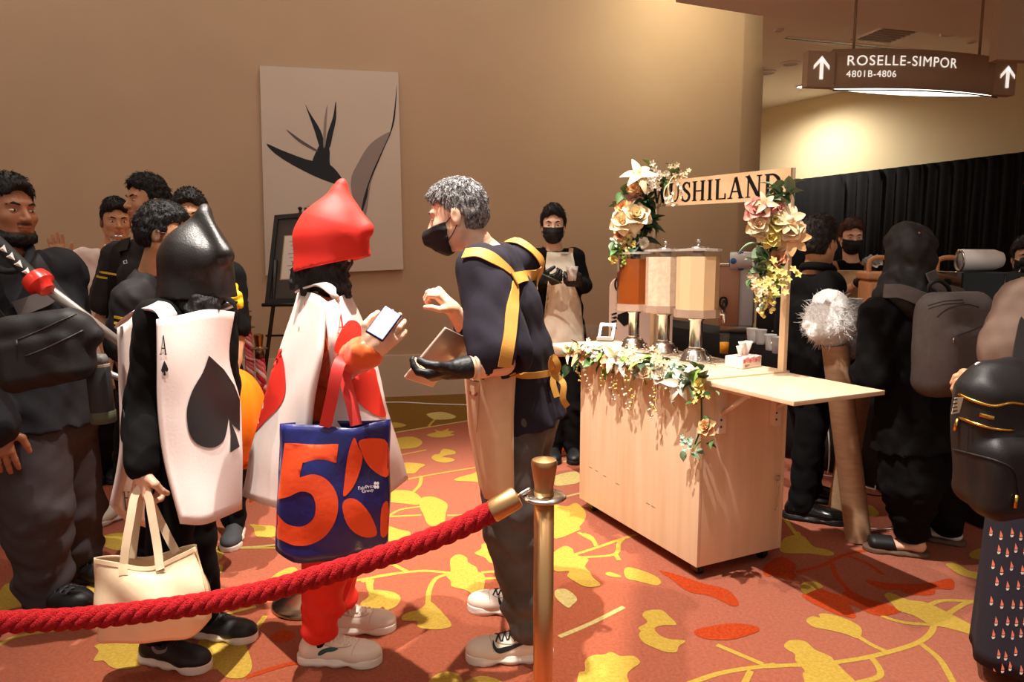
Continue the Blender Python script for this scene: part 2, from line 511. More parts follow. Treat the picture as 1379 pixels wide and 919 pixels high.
def drape(amp, c, seed=0., fr=34., zf=5.):
    """long soft folds hanging down"""
    def fn(X, Y, Z):
        a = (X - c[0]) * .8 + (Y - c[1]) * 1.0
        return amp * (np.sin(a * fr + 1.8 * np.sin(Z * zf + seed) + seed) + .5 * np.sin(a * fr * 2.1 - Z * zf * 1.3 + 1.2 * np.sin(Z * zf * 2.2) + seed)) * (.6 + .4 * np.sin(Z * zf * 1.7 + a * 9 + seed))
    return fn
def fuzz(amp, fr, seed=0.):
    def fn(X, Y, Z):
        return amp * (np.sin(X * fr + 1.7 * np.sin(Z * fr * .6 + seed)) * np.sin(Y * fr * 1.1 + 1.3 * np.sin(X * fr * .7)) * np.sin(Z * fr * .9 + seed + np.sin(Y * fr * .5)) * 1.6)
    return fn
def jn(*ms):
    """join surface-net meshes (quads)"""
    vs, fs, n = [], [], 0
    for v, f in ms:
        vs.append(v); fs.append(np.asarray(f, int) + n); n += len(v)
    return np.concatenate(vs), np.concatenate(fs)

# ------------------------------------------------------------------ people
class P: pass
def head_frame(p):
    f = nrm(p.hf); u = V(0, 0, 1) if getattr(p, 'hu', None) is None else nrm(p.hu)
    r = nrm(np.cross(f, u)); u = np.cross(r, f); return np.array([r, f, u])
def hl(p, x, y, z):
    R = p.HR; return p.head + (R[0] * x + R[1] * y + R[2] * z) * p.hs
def hand_prims(fl, w, d, n, t, curl=(.4, .5, .5, .55), tc=.4, s=1., spread=1., infl=0., fore=None):
    """w wrist, d towards the fingers, n where the palm faces, t thumb side"""
    d = nrm(d); n = nrm(n - d * np.dot(n, d)); t0 = np.cross(d, n); t0 = t0 if np.dot(t0, t) > 0 else -t0; t = t0
    R = np.array([d, t, n])
    if fore is not None: fl.add(cone(fore, w, .034 * s + infl, .0265 * s + infl), .01)
    fl.add(rbox(w + d * .05 * s, (.046 * s + infl, .040 * s + infl, .0145 * s + infl), .013 * s, R), .014)
    fl.add(cone(w, w + d * .03 * s, .026 * s + infl, .024 * s + infl), .015)
    ln = (.072, .080, .074, .058)
    for i in range(4):
        y = (.031 - .0205 * i) * s
        p = w + d * (.088 - (.004 if i in (0, 2) else .012 if i == 3 else 0)) * s + t * y
        dd = nrm(d + t * (.10 - .07 * i) * spread); a = 0
        segs = (.42, .32, .26); r = (.0100, .0092, .0085, .0072)
        for j, sg in enumerate(segs):
            a += curl[i] * (.8, 1.15, .8)[j] * 1.0
            v = dd * math.cos(a) + n * math.sin(a); q = p + v * ln[i] * sg * s
            fl.add(cone(p, q, r[j] * s + infl, r[j + 1] * s + infl), .003); p = q
    b = w + d * .022 * s + t * .030 * s + n * .004
    d1 = nrm(d * .55 + t * .75 + n * .35 * tc); m1 = b + d1 * .042 * s
    d2 = nrm(d * .9 + t * (.35 - .6 * tc) + n * tc); m2 = m1 + d2 * .032 * s; d3 = nrm(d2 + n * tc * .8 - t * .4 * tc); m3 = m2 + d3 * .024 * s
    fl.add(cone(b, m1, .0165 * s + infl, .0125 * s + infl), .012); fl.add(cone(m1, m2, .0122 * s + infl, .0105 * s + infl), .004); fl.add(cone(m2, m3, .0105 * s + infl, .0085 * s + infl), .003)

SKIN = {'fair': (236, 190, 160), 'tan': (205, 150, 112), 'brown': (168, 112, 80)}
def torso(f, p, e, k=.03, hem=None, q=.62):
    """trunk from hips to shoulders, grown by e"""
    g = p.g
    s = p.side
    f.add(econe(p.pelvis, p.waist, .158 * g + e, .140 * g + e, s, .68), k)
    f.add(econe(p.waist, p.chest, .140 * g + e, .158 * g + e, s, .70, .66), k)
    f.add(econe(p.chest, p.neck * .55 + p.chest * .45, .158 * g + e, .115 * g + e, s, .66, .6), k)
    f.add(cone(p.shR, p.neck * .7 + p.chest * .3, .050 * g + e * .8, .062 * g + e * .8), k)
    f.add(cone(p.shL, p.neck * .7 + p.chest * .3, .050 * g + e * .8, .062 * g + e * .8), k)
def make_person(label, cfg, h=.0085, hh=.0045, gh=.0085):
    """cfg: joints as world points. Builds the body (one mesh), eyes; clothing is added by the caller"""
    p = P(); p.__dict__.update(cfg)
    p.g = cfg.get('g', 1.); p.hs = cfg.get('hs', 1.); p.arm = cfg.get('arm', 1.); p.leg = cfg.get('leg', 1.)
    p.side = nrm(p.shR - p.shL); p.waist = cfg.get('waist', p.pelvis * .55 + p.chest * .45)
    p.HR = head_frame(p); p.skin = cfg.get('skin', 'fair')
    foot = (p.anL + p.anR) / 2
    p.root = thing('person', label, 'person', (foot[0], foot[1], 0))
    f = Fld(h)
    torso(f, p, -.012)
    f.add(cone(p.neck * .9 + p.chest * .1, hl(p, 0, -.012, -.06), .058 * p.hs, .050 * p.hs), .03)
    for S in 'LR':
        sh, el, wr = getattr(p, 'sh' + S), getattr(p, 'el' + S), getattr(p, 'wr' + S)
        f.add(cone(sh, el, .047 * p.arm, .038 * p.arm), .02); f.add(cone(el, el * .55 + wr * .45, .038 * p.arm, .037 * p.arm), .015); f.add(cone(el * .55 + wr * .45, wr, .037 * p.arm, .027 * p.arm), .015)
        hp, kn, an = getattr(p, 'hip' + S), getattr(p, 'kn' + S), getattr(p, 'an' + S)
        f.add(cone(hp, kn, .078 * p.leg, .050 * p.leg), .03); f.add(cone(kn, an, .048 * p.leg, .034), .02)
    body = [f.mesh()]
    # head
    f = Fld(hh); R = p.HR; s = p.hs
    E = lambda x, y, z, a, b, c: ell(hl(p, x, y, z), (a * s, b * s, c * s), R)
    f.add(E(0, -.012, .036, .075, .096, .085), .02)
    f.add(E(0, .028, -.022, .063, .062, .082), .03)
    f.add(cone(hl(p, 0, .03, -.06), hl(p, 0, .055, -.083), .046 * s, .026 * s), .03)
    for x in (-1, 1):
        f.add(cone(hl(p, .054 * x, -.005, -.045), hl(p, .024 * x, .055, -.085), .018 * s, .017 * s), .025)
        f.add(E(.038 * x, .062, -.018, .022, .020, .020), .02)
    f.add(E(0, .076, .030, .050, .016, .011), .015)
    for x in (-1, 1): f.sub(E(.031 * x, .096, .008, .019, .014, .011), .012)
    f.add(cone(hl(p, 0, .086, .014), hl(p, 0, .106, -.024), .0075 * s, .0115 * s), .010)
    for x in (-1, 1): f.add(E(.0115 * x, .096, -.027, .0085, .011, .0075), .006)
    f.add(E(0, .088, -.050, .022, .010, .0065), .006); f.add(E(0, .086, -.061, .019, .010, .0065), .005)
    for x in (-1, 1):
        f.add(E(.077 * x, -.008, -.004, .0075, .018, .031), .006)
        f.sub(E(.086 * x, -.004, .001, .006, .009, .017), .004)
    f.add(cone(p.neck * .55 + hl(p, 0, -.012, -.06) * .45, hl(p, 0, -.012, -.06), .053 * s, .051 * s), .025)
    hv, hf_ = f.mesh(); body.append((hv, hf_))
    nh = (len(body[0][0]), len(body[0][0]) + len(hv))
    for S in 'LR':
        hd = cfg.get('hand' + S)
        if hd is None: continue
        f = Fld(.0034 if hh < .006 else .0055)
        el, wr = getattr(p, 'el' + S), getattr(p, 'wr' + S)
        hand_prims(f, wr, V(*hd['d']), V(*hd['n']), V(*hd['t']), hd.get('curl', (.4, .5, .5, .55)), hd.get('tc', .4), hd.get('s', 1.), fore=wr + nrm(el - wr) * .05)
        body.append(f.mesh())
    v, fc = jn(*body)
    p.body = obj('body', (v, fc), M('skin_' + p.skin, SKIN[p.skin], .48, attr=True, var=.05, vscale=30, bump=.02, bscale=220), p.root)
    # natural colouring: lips, beard shadow, brows belong to the skin itself
    col = np.tile(np.array([*lin(SKIN[p.skin]), 1.], np.float32), (len(v), 1))
    q = ((hv - p.head) @ R.T) / s
    lips = (np.abs(q[:, 0]) < .024) & (np.abs(q[:, 2] + .055) < .0115 - .00018 * (np.abs(q[:, 0]) / .003) ** 2 * .3) & (q[:, 1] > .078)
    hc = col[nh[0]:nh[1]]
    hc[lips, :3] *= np.array([.88, .66, .64])
    if cfg.get('beard'):
        bd = ((q[:, 2] < -.068) & (q[:, 1] > -.03)) | ((np.abs(q[:, 0]) > .05) & (q[:, 2] < -.02) & (q[:, 1] > -.01) & (q[:, 1] < .03)) | ((np.abs(q[:, 2] + .040) < .005) & (np.abs(q[:, 0]) < .026) & (q[:, 1] > .08))
        hc[bd, :3] *= .22
    fade = cfg.get('fade')
    if fade:
        m = (q[:, 1] < .03) & (q[:, 2] > -.03) & (q[:, 1] < .02 + q[:, 2] * .3)
        hc[m, :3] *= .3
    at_ = p.body.data.color_attributes.new('Col', 'FLOAT_COLOR', 'POINT'); at_.data.foreach_set('color', col.ravel())
    if cfg.get('eyes', True):
        vf = []; iv = []; bw = []
        for x in (-1, 1):
            f = Fld(.0026); f.add(E(.031 * x, .0775, .007, .0130, .0108, .0048), 0); vf.append(f.mesh())
            f = Fld(.0024); f.add(E(.031 * x, .0835, .007, .0056, .0056, .0046), 0); iv.append(f.mesh())
            f = Fld(.003); f.add(cone(hl(p, .016 * x, .0905, .0265), hl(p, .034 * x, .088, .032), .0042 * s, .004 * s), .004); f.add(cone(hl(p, .034 * x, .088, .032), hl(p, .05 * x, .074, .027), .004 * s, .0026 * s), .004); bw.append(f.mesh())
        for x, a in zip((0, 1), vf):
            e = obj('eye', a, M('eye_white', (214, 204, 196), .35), p.body); obj('iris', iv[x], M('iris_dark', (38, 24, 18), .15), e)
        for a in bw: obj('eyebrow', a, cfg.get('hairmat', M('hair_black', (22, 18, 17), .45)), p.body)
    p.E = E
    return p
HAIRK = dict(bump=.5, bscale=130., stretch=(1, 1, .22), kind='noise')
def hair_short(p, mat, h=.0045, top=.016, sides=.006, front=.055, hair_low=-.035, spikes=.0045, seed=0., quiff=.0, back=-.055, sweep=0., tl=.020, tn=1500, lift=.3):
    """short hair: crown volume with a hairline, tight at the sides"""
    f = Fld(h); E = p.E; s = p.hs
    f.add(E(0, -.014, .036, .075 + sides, .096 + sides, .085 + top), .02)
    f.add(E(0, .008, .078 + top * .5, .060, .076 + quiff, .042 + top * .6), .03)
    f.add(E(0, -.045, -.005, .066 + sides, .058 + sides, .055), .02)
    if sweep: f.add(E(.02 * sweep, .06, .075, .05, .04, .03 + abs(quiff)), .02)
    f.disp(fuzz(spikes * .5, 90., seed))
    R = p.HR
    # hairline: in front of the ears and below the brow line is face
    f.sub(rbox(hl(p, 0, .116, -.055), (.12 * s, .085 * s, (.116) * s), .03 * s, R), .008)
    f.sub(E(0, .108, .044, .060, .049, .050), .006)
    for x in (-1, 1): f.sub(rbox(hl(p, .085 * x, .0, -.042), (.03 * s, .036 * s, .046 * s), .015 * s, R), .006)
    f.cut(hl(p, 0, -.05, back), -R[2] - .25 * R[1])
    vf = f.mesh(); o = obj('hair', vf, mat, p.root)
    tufts(p, vf, mat, o, tl, n=tn, lift=lift)
    return o
def tufts(p, vf, mat, o, L=.022, n=1600, lift=.35, flow=None):
    v, fc = vf; r = np.random.RandomState(5); fc = np.asarray(fc)
    sel = fc[r.randint(0, len(fc), n)]; A = v[sel[:, 0]]; nn = np.cross(v[sel[:, 2]] - v[sel[:, 0]], v[sel[:, 3]] - v[sel[:, 1]]); nn /= np.linalg.norm(nn, axis=1, keepdims=True) + 1e-9
    C = v[sel].mean(1); R = p.HR; q = ((C - p.head) @ R.T) / p.hs
    if flow is None:
        fl = -R[2] * .9 - R[1] * .3 + R[1] * np.clip((q[:, 2:3] - .06) * 14, 0, 1.6) + R[2] * np.clip((q[:, 2:3] - .06) * 10, 0, .9)
    else: fl = np.tile(flow, (n, 1))
    d = fl - nn * np.sum(fl * nn, 1, keepdims=True); d /= np.linalg.norm(d, axis=1, keepdims=True) + 1e-9
    lf_ = lift * (.4 + np.clip(q[:, 2:3] * 12, 0, 1.6))
    d = d + nn * lf_ + r.normal(0, .13, (n, 3)); d /= np.linalg.norm(d, axis=1, keepdims=True)
    s = np.cross(d, nn); s /= np.linalg.norm(s, axis=1, keepdims=True) + 1e-9
    ln = (L * p.hs * r.uniform(.6, 1.3, (n, 1))); w = .0016 * p.hs
    P0 = C - nn * .002; mid = P0 + d * ln * .55 + nn * .001; tip = P0 + d * ln - nn * ln * .18
    vs = np.stack([P0 - s * w, P0 + s * w, P0 + nn * w * 1.2, mid - s * w * .8, mid + s * w * .8, mid + nn * w, tip], 1).reshape(-1, 3)
    b = (np.arange(n) * 7)[:, None]
    F_ = np.concatenate([b + np.array(t) for t in ((0, 1, 4, 3), (1, 2, 5, 4), (2, 0, 3, 5), (3, 4, 6, 6), (4, 5, 6, 6), (5, 3, 6, 6))])
    fs = [tuple(dict.fromkeys(t)) for t in F_.tolist()]
    t = obj('hair_tufts', (vs, fs), mat, o); t['kind'] = 'stuff'
def mask(p, mat, h=.0035, parent=None, mtop=-.008):
    f = Fld(h); E = p.E; s = p.hs; R = p.HR
    f.add(E(0, .030, -.024, .070, .073, .088), .02); f.add(cone(hl(p, 0, .034, -.06), hl(p, 0, .060, -.085), .054 * s, .034 * s), .03)
    for x in (-1, 1): f.add(cone(hl(p, .056 * x, -.0, -.045), hl(p, .026 * x, .058, -.087), .024 * s, .023 * s), .025)
    f.add(cone(hl(p, 0, .100, -.006), hl(p, 0, .110, -.05), .027 * s, .031 * s), .03); f.add(E(0, .07, -.045, .045, .045, .05), .03)
    f.add(E(.038, .064, -.020, .030, .028, .028), .02); f.add(E(-.038, .064, -.020, .030, .028, .028), .02)
    f.cut(hl(p, 0, .08, mtop), R[2] + .10 * R[1]); f.cut(hl(p, 0, .036, -.05), -R[1] - .08 * R[2]); f.cut(hl(p, 0, .05, -.118), -R[2] - .35 * R[1])
    f.disp(lambda X, Y, Z: .0012 * np.sin(((X - p.head[0]) * R[2][0] + (Y - p.head[1]) * R[2][1] + (Z - p.head[2]) * R[2][2]) * 210))
    o = obj('face_mask', f.mesh(), mat, p.root)
    for x in (-1, 1):
        for z0, z1 in ((-.020, .018), (-.078, -.022)):
            obj('ear_loop', tube(cr([hl(p, .066 * x, .040, z0), hl(p, .0765 * x, .010, (z0 + z1) / 2), hl(p, .080 * x, -.012, z1)], 4), .0016 * s, 6), mat, o)
    return o
def top_garment(p, mat, name='shirt', e=.016, sleeve=.85, h=.009, hemdrop=.06, loose=.0, sl_e=.012, neck_cut=.0, fold=.006, fr=17, seed=0., flare=0., neckr=.068, long=False, cuff=.0, dr=.0):
    """shirt: trunk grown by e, sleeves reaching `sleeve` of the upper arm (or the wrist when long)"""
    f = Fld(h); g = p.g
    dn = nrm(p.pelvis - p.waist)
    hem = p.pelvis + dn * hemdrop
    torso(f, p, e)
    f.add(econe(p.waist, hem + dn * .03, .140 * g + e + loose * .5, .158 * g + e + loose + flare, p.side, .72, .74), .03)
    f.disp(folds(fold, fr, seed))
    f.cut(hem, dn)
    for S in 'LR':
        sh, el, wr = getattr(p, 'sh' + S), getattr(p, 'el' + S), getattr(p, 'wr' + S)
        a = p.arm
    main = f
    sl = []
    for S in 'LR':
        sh, el, wr = getattr(p, 'sh' + S), getattr(p, 'el' + S), getattr(p, 'wr' + S); a = p.arm
        if long:
            end = el + (wr - el) * .93
            f.add(cone(sh, el, .052 * a + sl_e, .043 * a + sl_e), .03); f.add(cone(el, end, .043 * a + sl_e, .030 * a + sl_e + cuff), .015)
        else:
            q = sh + (el - sh) * sleeve
            f.add(cone(sh, q, .054 * a + sl_e, .052 * a + sl_e * 1.5), .025)
            f.sub(cone(sh + (el - sh) * (sleeve + .02), el + (el - sh) * .4, .040 * a + sl_e * .6, .042 * a + sl_e), .004)
    f.disp(folds(fold * .6, fr * 2.1, seed + 3))
    if dr: f.disp(drape(dr, p.chest, seed))
    up = nrm(hl(p, 0, 0, 0) - p.neck)
    f.sub(cone(p.neck + up * .015 - up * neck_cut, p.neck + up * .2, neckr * p.hs, neckr * 1.25 * p.hs), .006)
    return obj(name, f.mesh(), mat, p.root)
def trousers(p, mat, e=.016, h=.009, low=.97, r_hem=.05, fold=.009, seed=1., name='trousers', fr=20., q=.72, knee=0.):
    f = Fld(h); g = p.g; l = p.leg
    f.add(econe(p.pelvis - nrm(p.pelvis - p.waist) * .06, (p.hipL + p.hipR) / 2, .150 * g + e * .8, .155 * g + e * .8, p.side, .72, .75), .03)
    for S in 'LR':
        hp, kn, an = getattr(p, 'hip' + S), getattr(p, 'kn' + S), getattr(p, 'an' + S)
        end = kn + (an - kn) * low
        f.add(cone(hp, kn, .088 * l + e, .060 * l + e + knee), .03); f.add(cone(kn, end, .060 * l + e + knee, r_hem), .02)
    def crease(X, Y, Z):
        w = np.exp(-((Z - p.anL[2] - .05) / .11) ** 2) + .55 * np.exp(-((Z - p.knL[2]) / .10) ** 2) + .18
        return fold * w * (np.sin(Z * fr * 2.4 + X * fr * 1.6 + 2.5 * np.sin(Y * fr * .9 + seed) + 2. * np.sin(X * fr * .7 + seed)) * np.cos(Y * fr * 1.2 - X * fr * .8 + Z * fr * .5 + seed) + .45 * np.sin(Z * fr * 4.1 - Y * fr * 2 + 3 * np.sin(X * fr * 1.3) + seed) * np.sin(X * fr * 1.5 + Z * fr))
    f.disp(crease)
    f.cut((0, 0, p.anL[2] * .5 + p.anR[2] * .5 - (p.anL[2] + p.anR[2]) * .5 + .02), (0, 0, -1))
    return obj(name, f.mesh(), mat, p.root)
def foot_fr(an, d):
    d = nrm(V(d[0], d[1], 0)); s = V(d[1], -d[0], 0)
    return np.array([an[0], an[1], 0.]), d, s
def shoe(p, an, d, mu, ms, kind='sneaker', L=1., h=.0042, name='shoe', z0=0., W=1.):
    O, d, s = foot_fr(an, d); O = O + V(0, 0, z0)
    T = lambda x, y, z: O + d * x * L + s * y * L + V(0, 0, z * L)
    R = np.array([d, s, V(0, 0, 1)])
    f = Fld(.003 if kind == 'clog' else h)
    if kind == 'sandal':
        f.add(econe(T(.02, 0, .05), T(.16, 0, .045), .046 * L, .050 * L, s, .7), .02)
        f.cut(T(.055, 0, 0), -d + V(0, 0, .35)); f.cut(T(.185, 0, 0), d); f.cut(T(0, 0, .02), (0, 0, -1))
    else:
        f.add(econe(T(-.04, 0, .045), T(.13, 0, .035), .039 * L * W, .045 * L * W, s, .95, .75), .02)
        f.add(ell(T(.145, 0, .036), (.066 * L, .049 * L * W, .036 * L), R), .02)
        if kind != 'clog': f.add(cone(T(-.035, 0, .05), T(-.018, 0, .092), .040 * L, .037 * L), .02)
        f.add(cone(T(.0, 0, .075), T(.10, 0, .05), .034 * L, .026 * L), .02)
        if kind == 'clog':
            f.add(ell(T(.10, 0, .045), (.10 * L, .052 * L, .045 * L), R), .02)
            for i in range(3):
                for j in range(4): f.sub(cone(T(.09 + i * .025, -.027 + j * .018, .064 - .006 * i), T(.09 + i * .025, -.027 + j * .018, .15), .0058 * L), .001)
        f.cut(T(0, 0, .012), (0, 0, -1))
        if kind not in ('clog',): f.sub(cone(T(-.024, 0, .10), T(-.03, 0, .14), .030 * L, .032 * L), .005)
    u = obj(name, f.mesh(), mu, p.root)
    f = Fld(h)
    sh = .030 if kind in ('sneaker', 'runner') else .024
    f.add(econe(T(-.042, 0, .012), T(.145, 0, .012), .044 * L * W, .053 * L * W, s, .36), .01) if False else None
    ops = []
    for x, r in ((-.042, .042), (0, .043), (.06, .046), (.145, .051), (.165, .046)):
        f.add(cone(T(x, 0, -.004), T(x, 0, sh - .004), r * L * W), .012)
    for i, (x, x2) in enumerate(((-.042, .06), (.06, .145))): f.add(econe(T(x, 0, sh * .45), T(x2, 0, sh * .45), .043 * L * W, .049 * L * W, s, .3), .012)
    f.cut(T(0, 0, sh), (0, 0, 1)); f.cut(T(0, 0, .0), (0, 0, -1))
    sl = obj('sole', f.mesh(), ms, u)
    return u, T, R
def laces(u, T, mat, L=1., n=4, r=.0028, seams=None):
    b = bvh_obj(u)
    def on(x, y, e=.002):
        q = b.ray_cast(Vector(T(x, y, .3)), Vector((0, 0, -1))); return np.array(q[0]) + np.array(q[1]) * e if q[0] else T(x, y, .06)
    for i in range(n):
        x = .034 + i * .021
        for s in (-1, 1): obj('lace', tube(cr([on(x - .004, -.024 * s), on(x + .004, 0, .004), on(x + .013, .024 * s)], 4), r * L, 6), mat, u)
    x = .03
    for s in (-1, 1): obj('lace', tube(cr([on(x, 0, .006), on(x + .004, .016 * s, .012), on(x + .018, .030 * s, .008), on(x + .01, .012 * s, .008), on(x, 0, .006)], 4), r * .8 * L, 6), mat, u)
    sm = seams or mat
    obj('toe_seam', tube(cr([on(.118 + .012 * (1 - abs(y)), y * .046, .0) for y in np.linspace(-1, 1, 9)], 3), .0013, 5), sm, u)
    for s in (-1, 1): obj('eyestay', tube(cr([on(.02, .034 * s, .0), on(.06, .033 * s, .0), on(.105, .026 * s, .0), on(.122, 0, 0)], 5), .0016, 5), sm, u)
# ------------------------------------------------------------------ the setting
WALLM = M('wall_paint', (192, 164, 134), .75, var=.03, vscale=1.5, bump=.03, bscale=180)
PLINTH = M('plinth_paint', (214, 192, 166), .6, var=.02, vscale=3)
CEILM = M('ceiling_paint', (240, 232, 222), .85)
CARPET = M('carpet_rust', (192, 90, 38), .95, rgb2=(164, 68, 22), vscale=85, bump=.9, bscale=420, spec=.1, sheen=.2)
CARPET_B = M('carpet_border', (150, 108, 48), .95, rgb2=(130, 90, 38), vscale=55, bump=.9, bscale=420, spec=.1)
LEAF_Y = M('carpet_yellow', (222, 186, 84), .95, rgb2=(204, 164, 66), vscale=90, bump=.9, bscale=420, spec=.1)
LEAF_P = M('carpet_pale_lit', (226, 206, 138), .95, rgb2=(206, 180, 104), vscale=60, bump=.9, bscale=420, spec=.1)  # pale stripe colour; on leaves, the yellow with strong light painted in
LEAF_R = M('carpet_orange', (190, 60, 22), .95, rgb2=(208, 84, 38), vscale=90, bump=.9, bscale=420, spec=.1)

floor = struct('floor', box((-9, -3.5, -.12), (10, 13, 0)), CARPET, smooth=False)
def cropper(x0, y0, s=4.593): return lambda pts: [(x0 + a / s, y0 + b / s) for a, b in pts]
def floor_poly(name, pts, mat, z, n=5):
    g = [gp(*p)[:2] for p in cr([V(*p) for p in pts], n, True)] if n else [gp(*p)[:2] for p in pts]
    P_, f = fill2d(g, None)
    return struct(name, (np.column_stack([P_, np.full(len(P_), z)]), f), mat, floor, smooth=False)
def floor_stem(pts, mat, w=.011, z=.0012):
    g = cr([gp(*p) for p in pts], 6); vs = []; fs = []
    for i in range(len(g)):
        t = nrm(g[min(i + 1, len(g) - 1)] - g[max(i - 1, 0)]); s = V(-t[1], t[0], 0) * w
        vs += [g[i] - s + V(0, 0, z), g[i] + s + V(0, 0, z)]
    for i in range(len(g) - 1): fs.append((2 * i, 2 * i + 2, 2 * i + 3, 2 * i + 1)[::-1])
    return struct('carpet_stem', (np.array(vs), fs), mat, floor, smooth=False)
bdir = nrm(V(.638, .471, 0)); bp0 = V(-.961, 5.476, 0); bn = V(-bdir[1], bdir[0], 0)
q4 = [bp0 - bdir * 9, bp0 + bdir * 6, bp0 + bdir * 6 + bn * 6, bp0 - bdir * 9 + bn * 6]
struct('carpet_border', ([tuple(p + V(0, 0, .0008)) for p in q4], [(0, 1, 2, 3)]), CARPET_B, floor, smooth=False)
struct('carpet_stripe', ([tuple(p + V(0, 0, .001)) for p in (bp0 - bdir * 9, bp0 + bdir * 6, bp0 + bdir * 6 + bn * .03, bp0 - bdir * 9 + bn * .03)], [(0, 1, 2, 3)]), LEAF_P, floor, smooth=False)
CA_, CB, CC, CD, CE, CF, CG, CH = [cropper(x, y) for x, y in ((500, 540), (500, 719), (740, 719), (1030, 719), (0, 719), (240, 719), (100, 560), (1040, 580))]
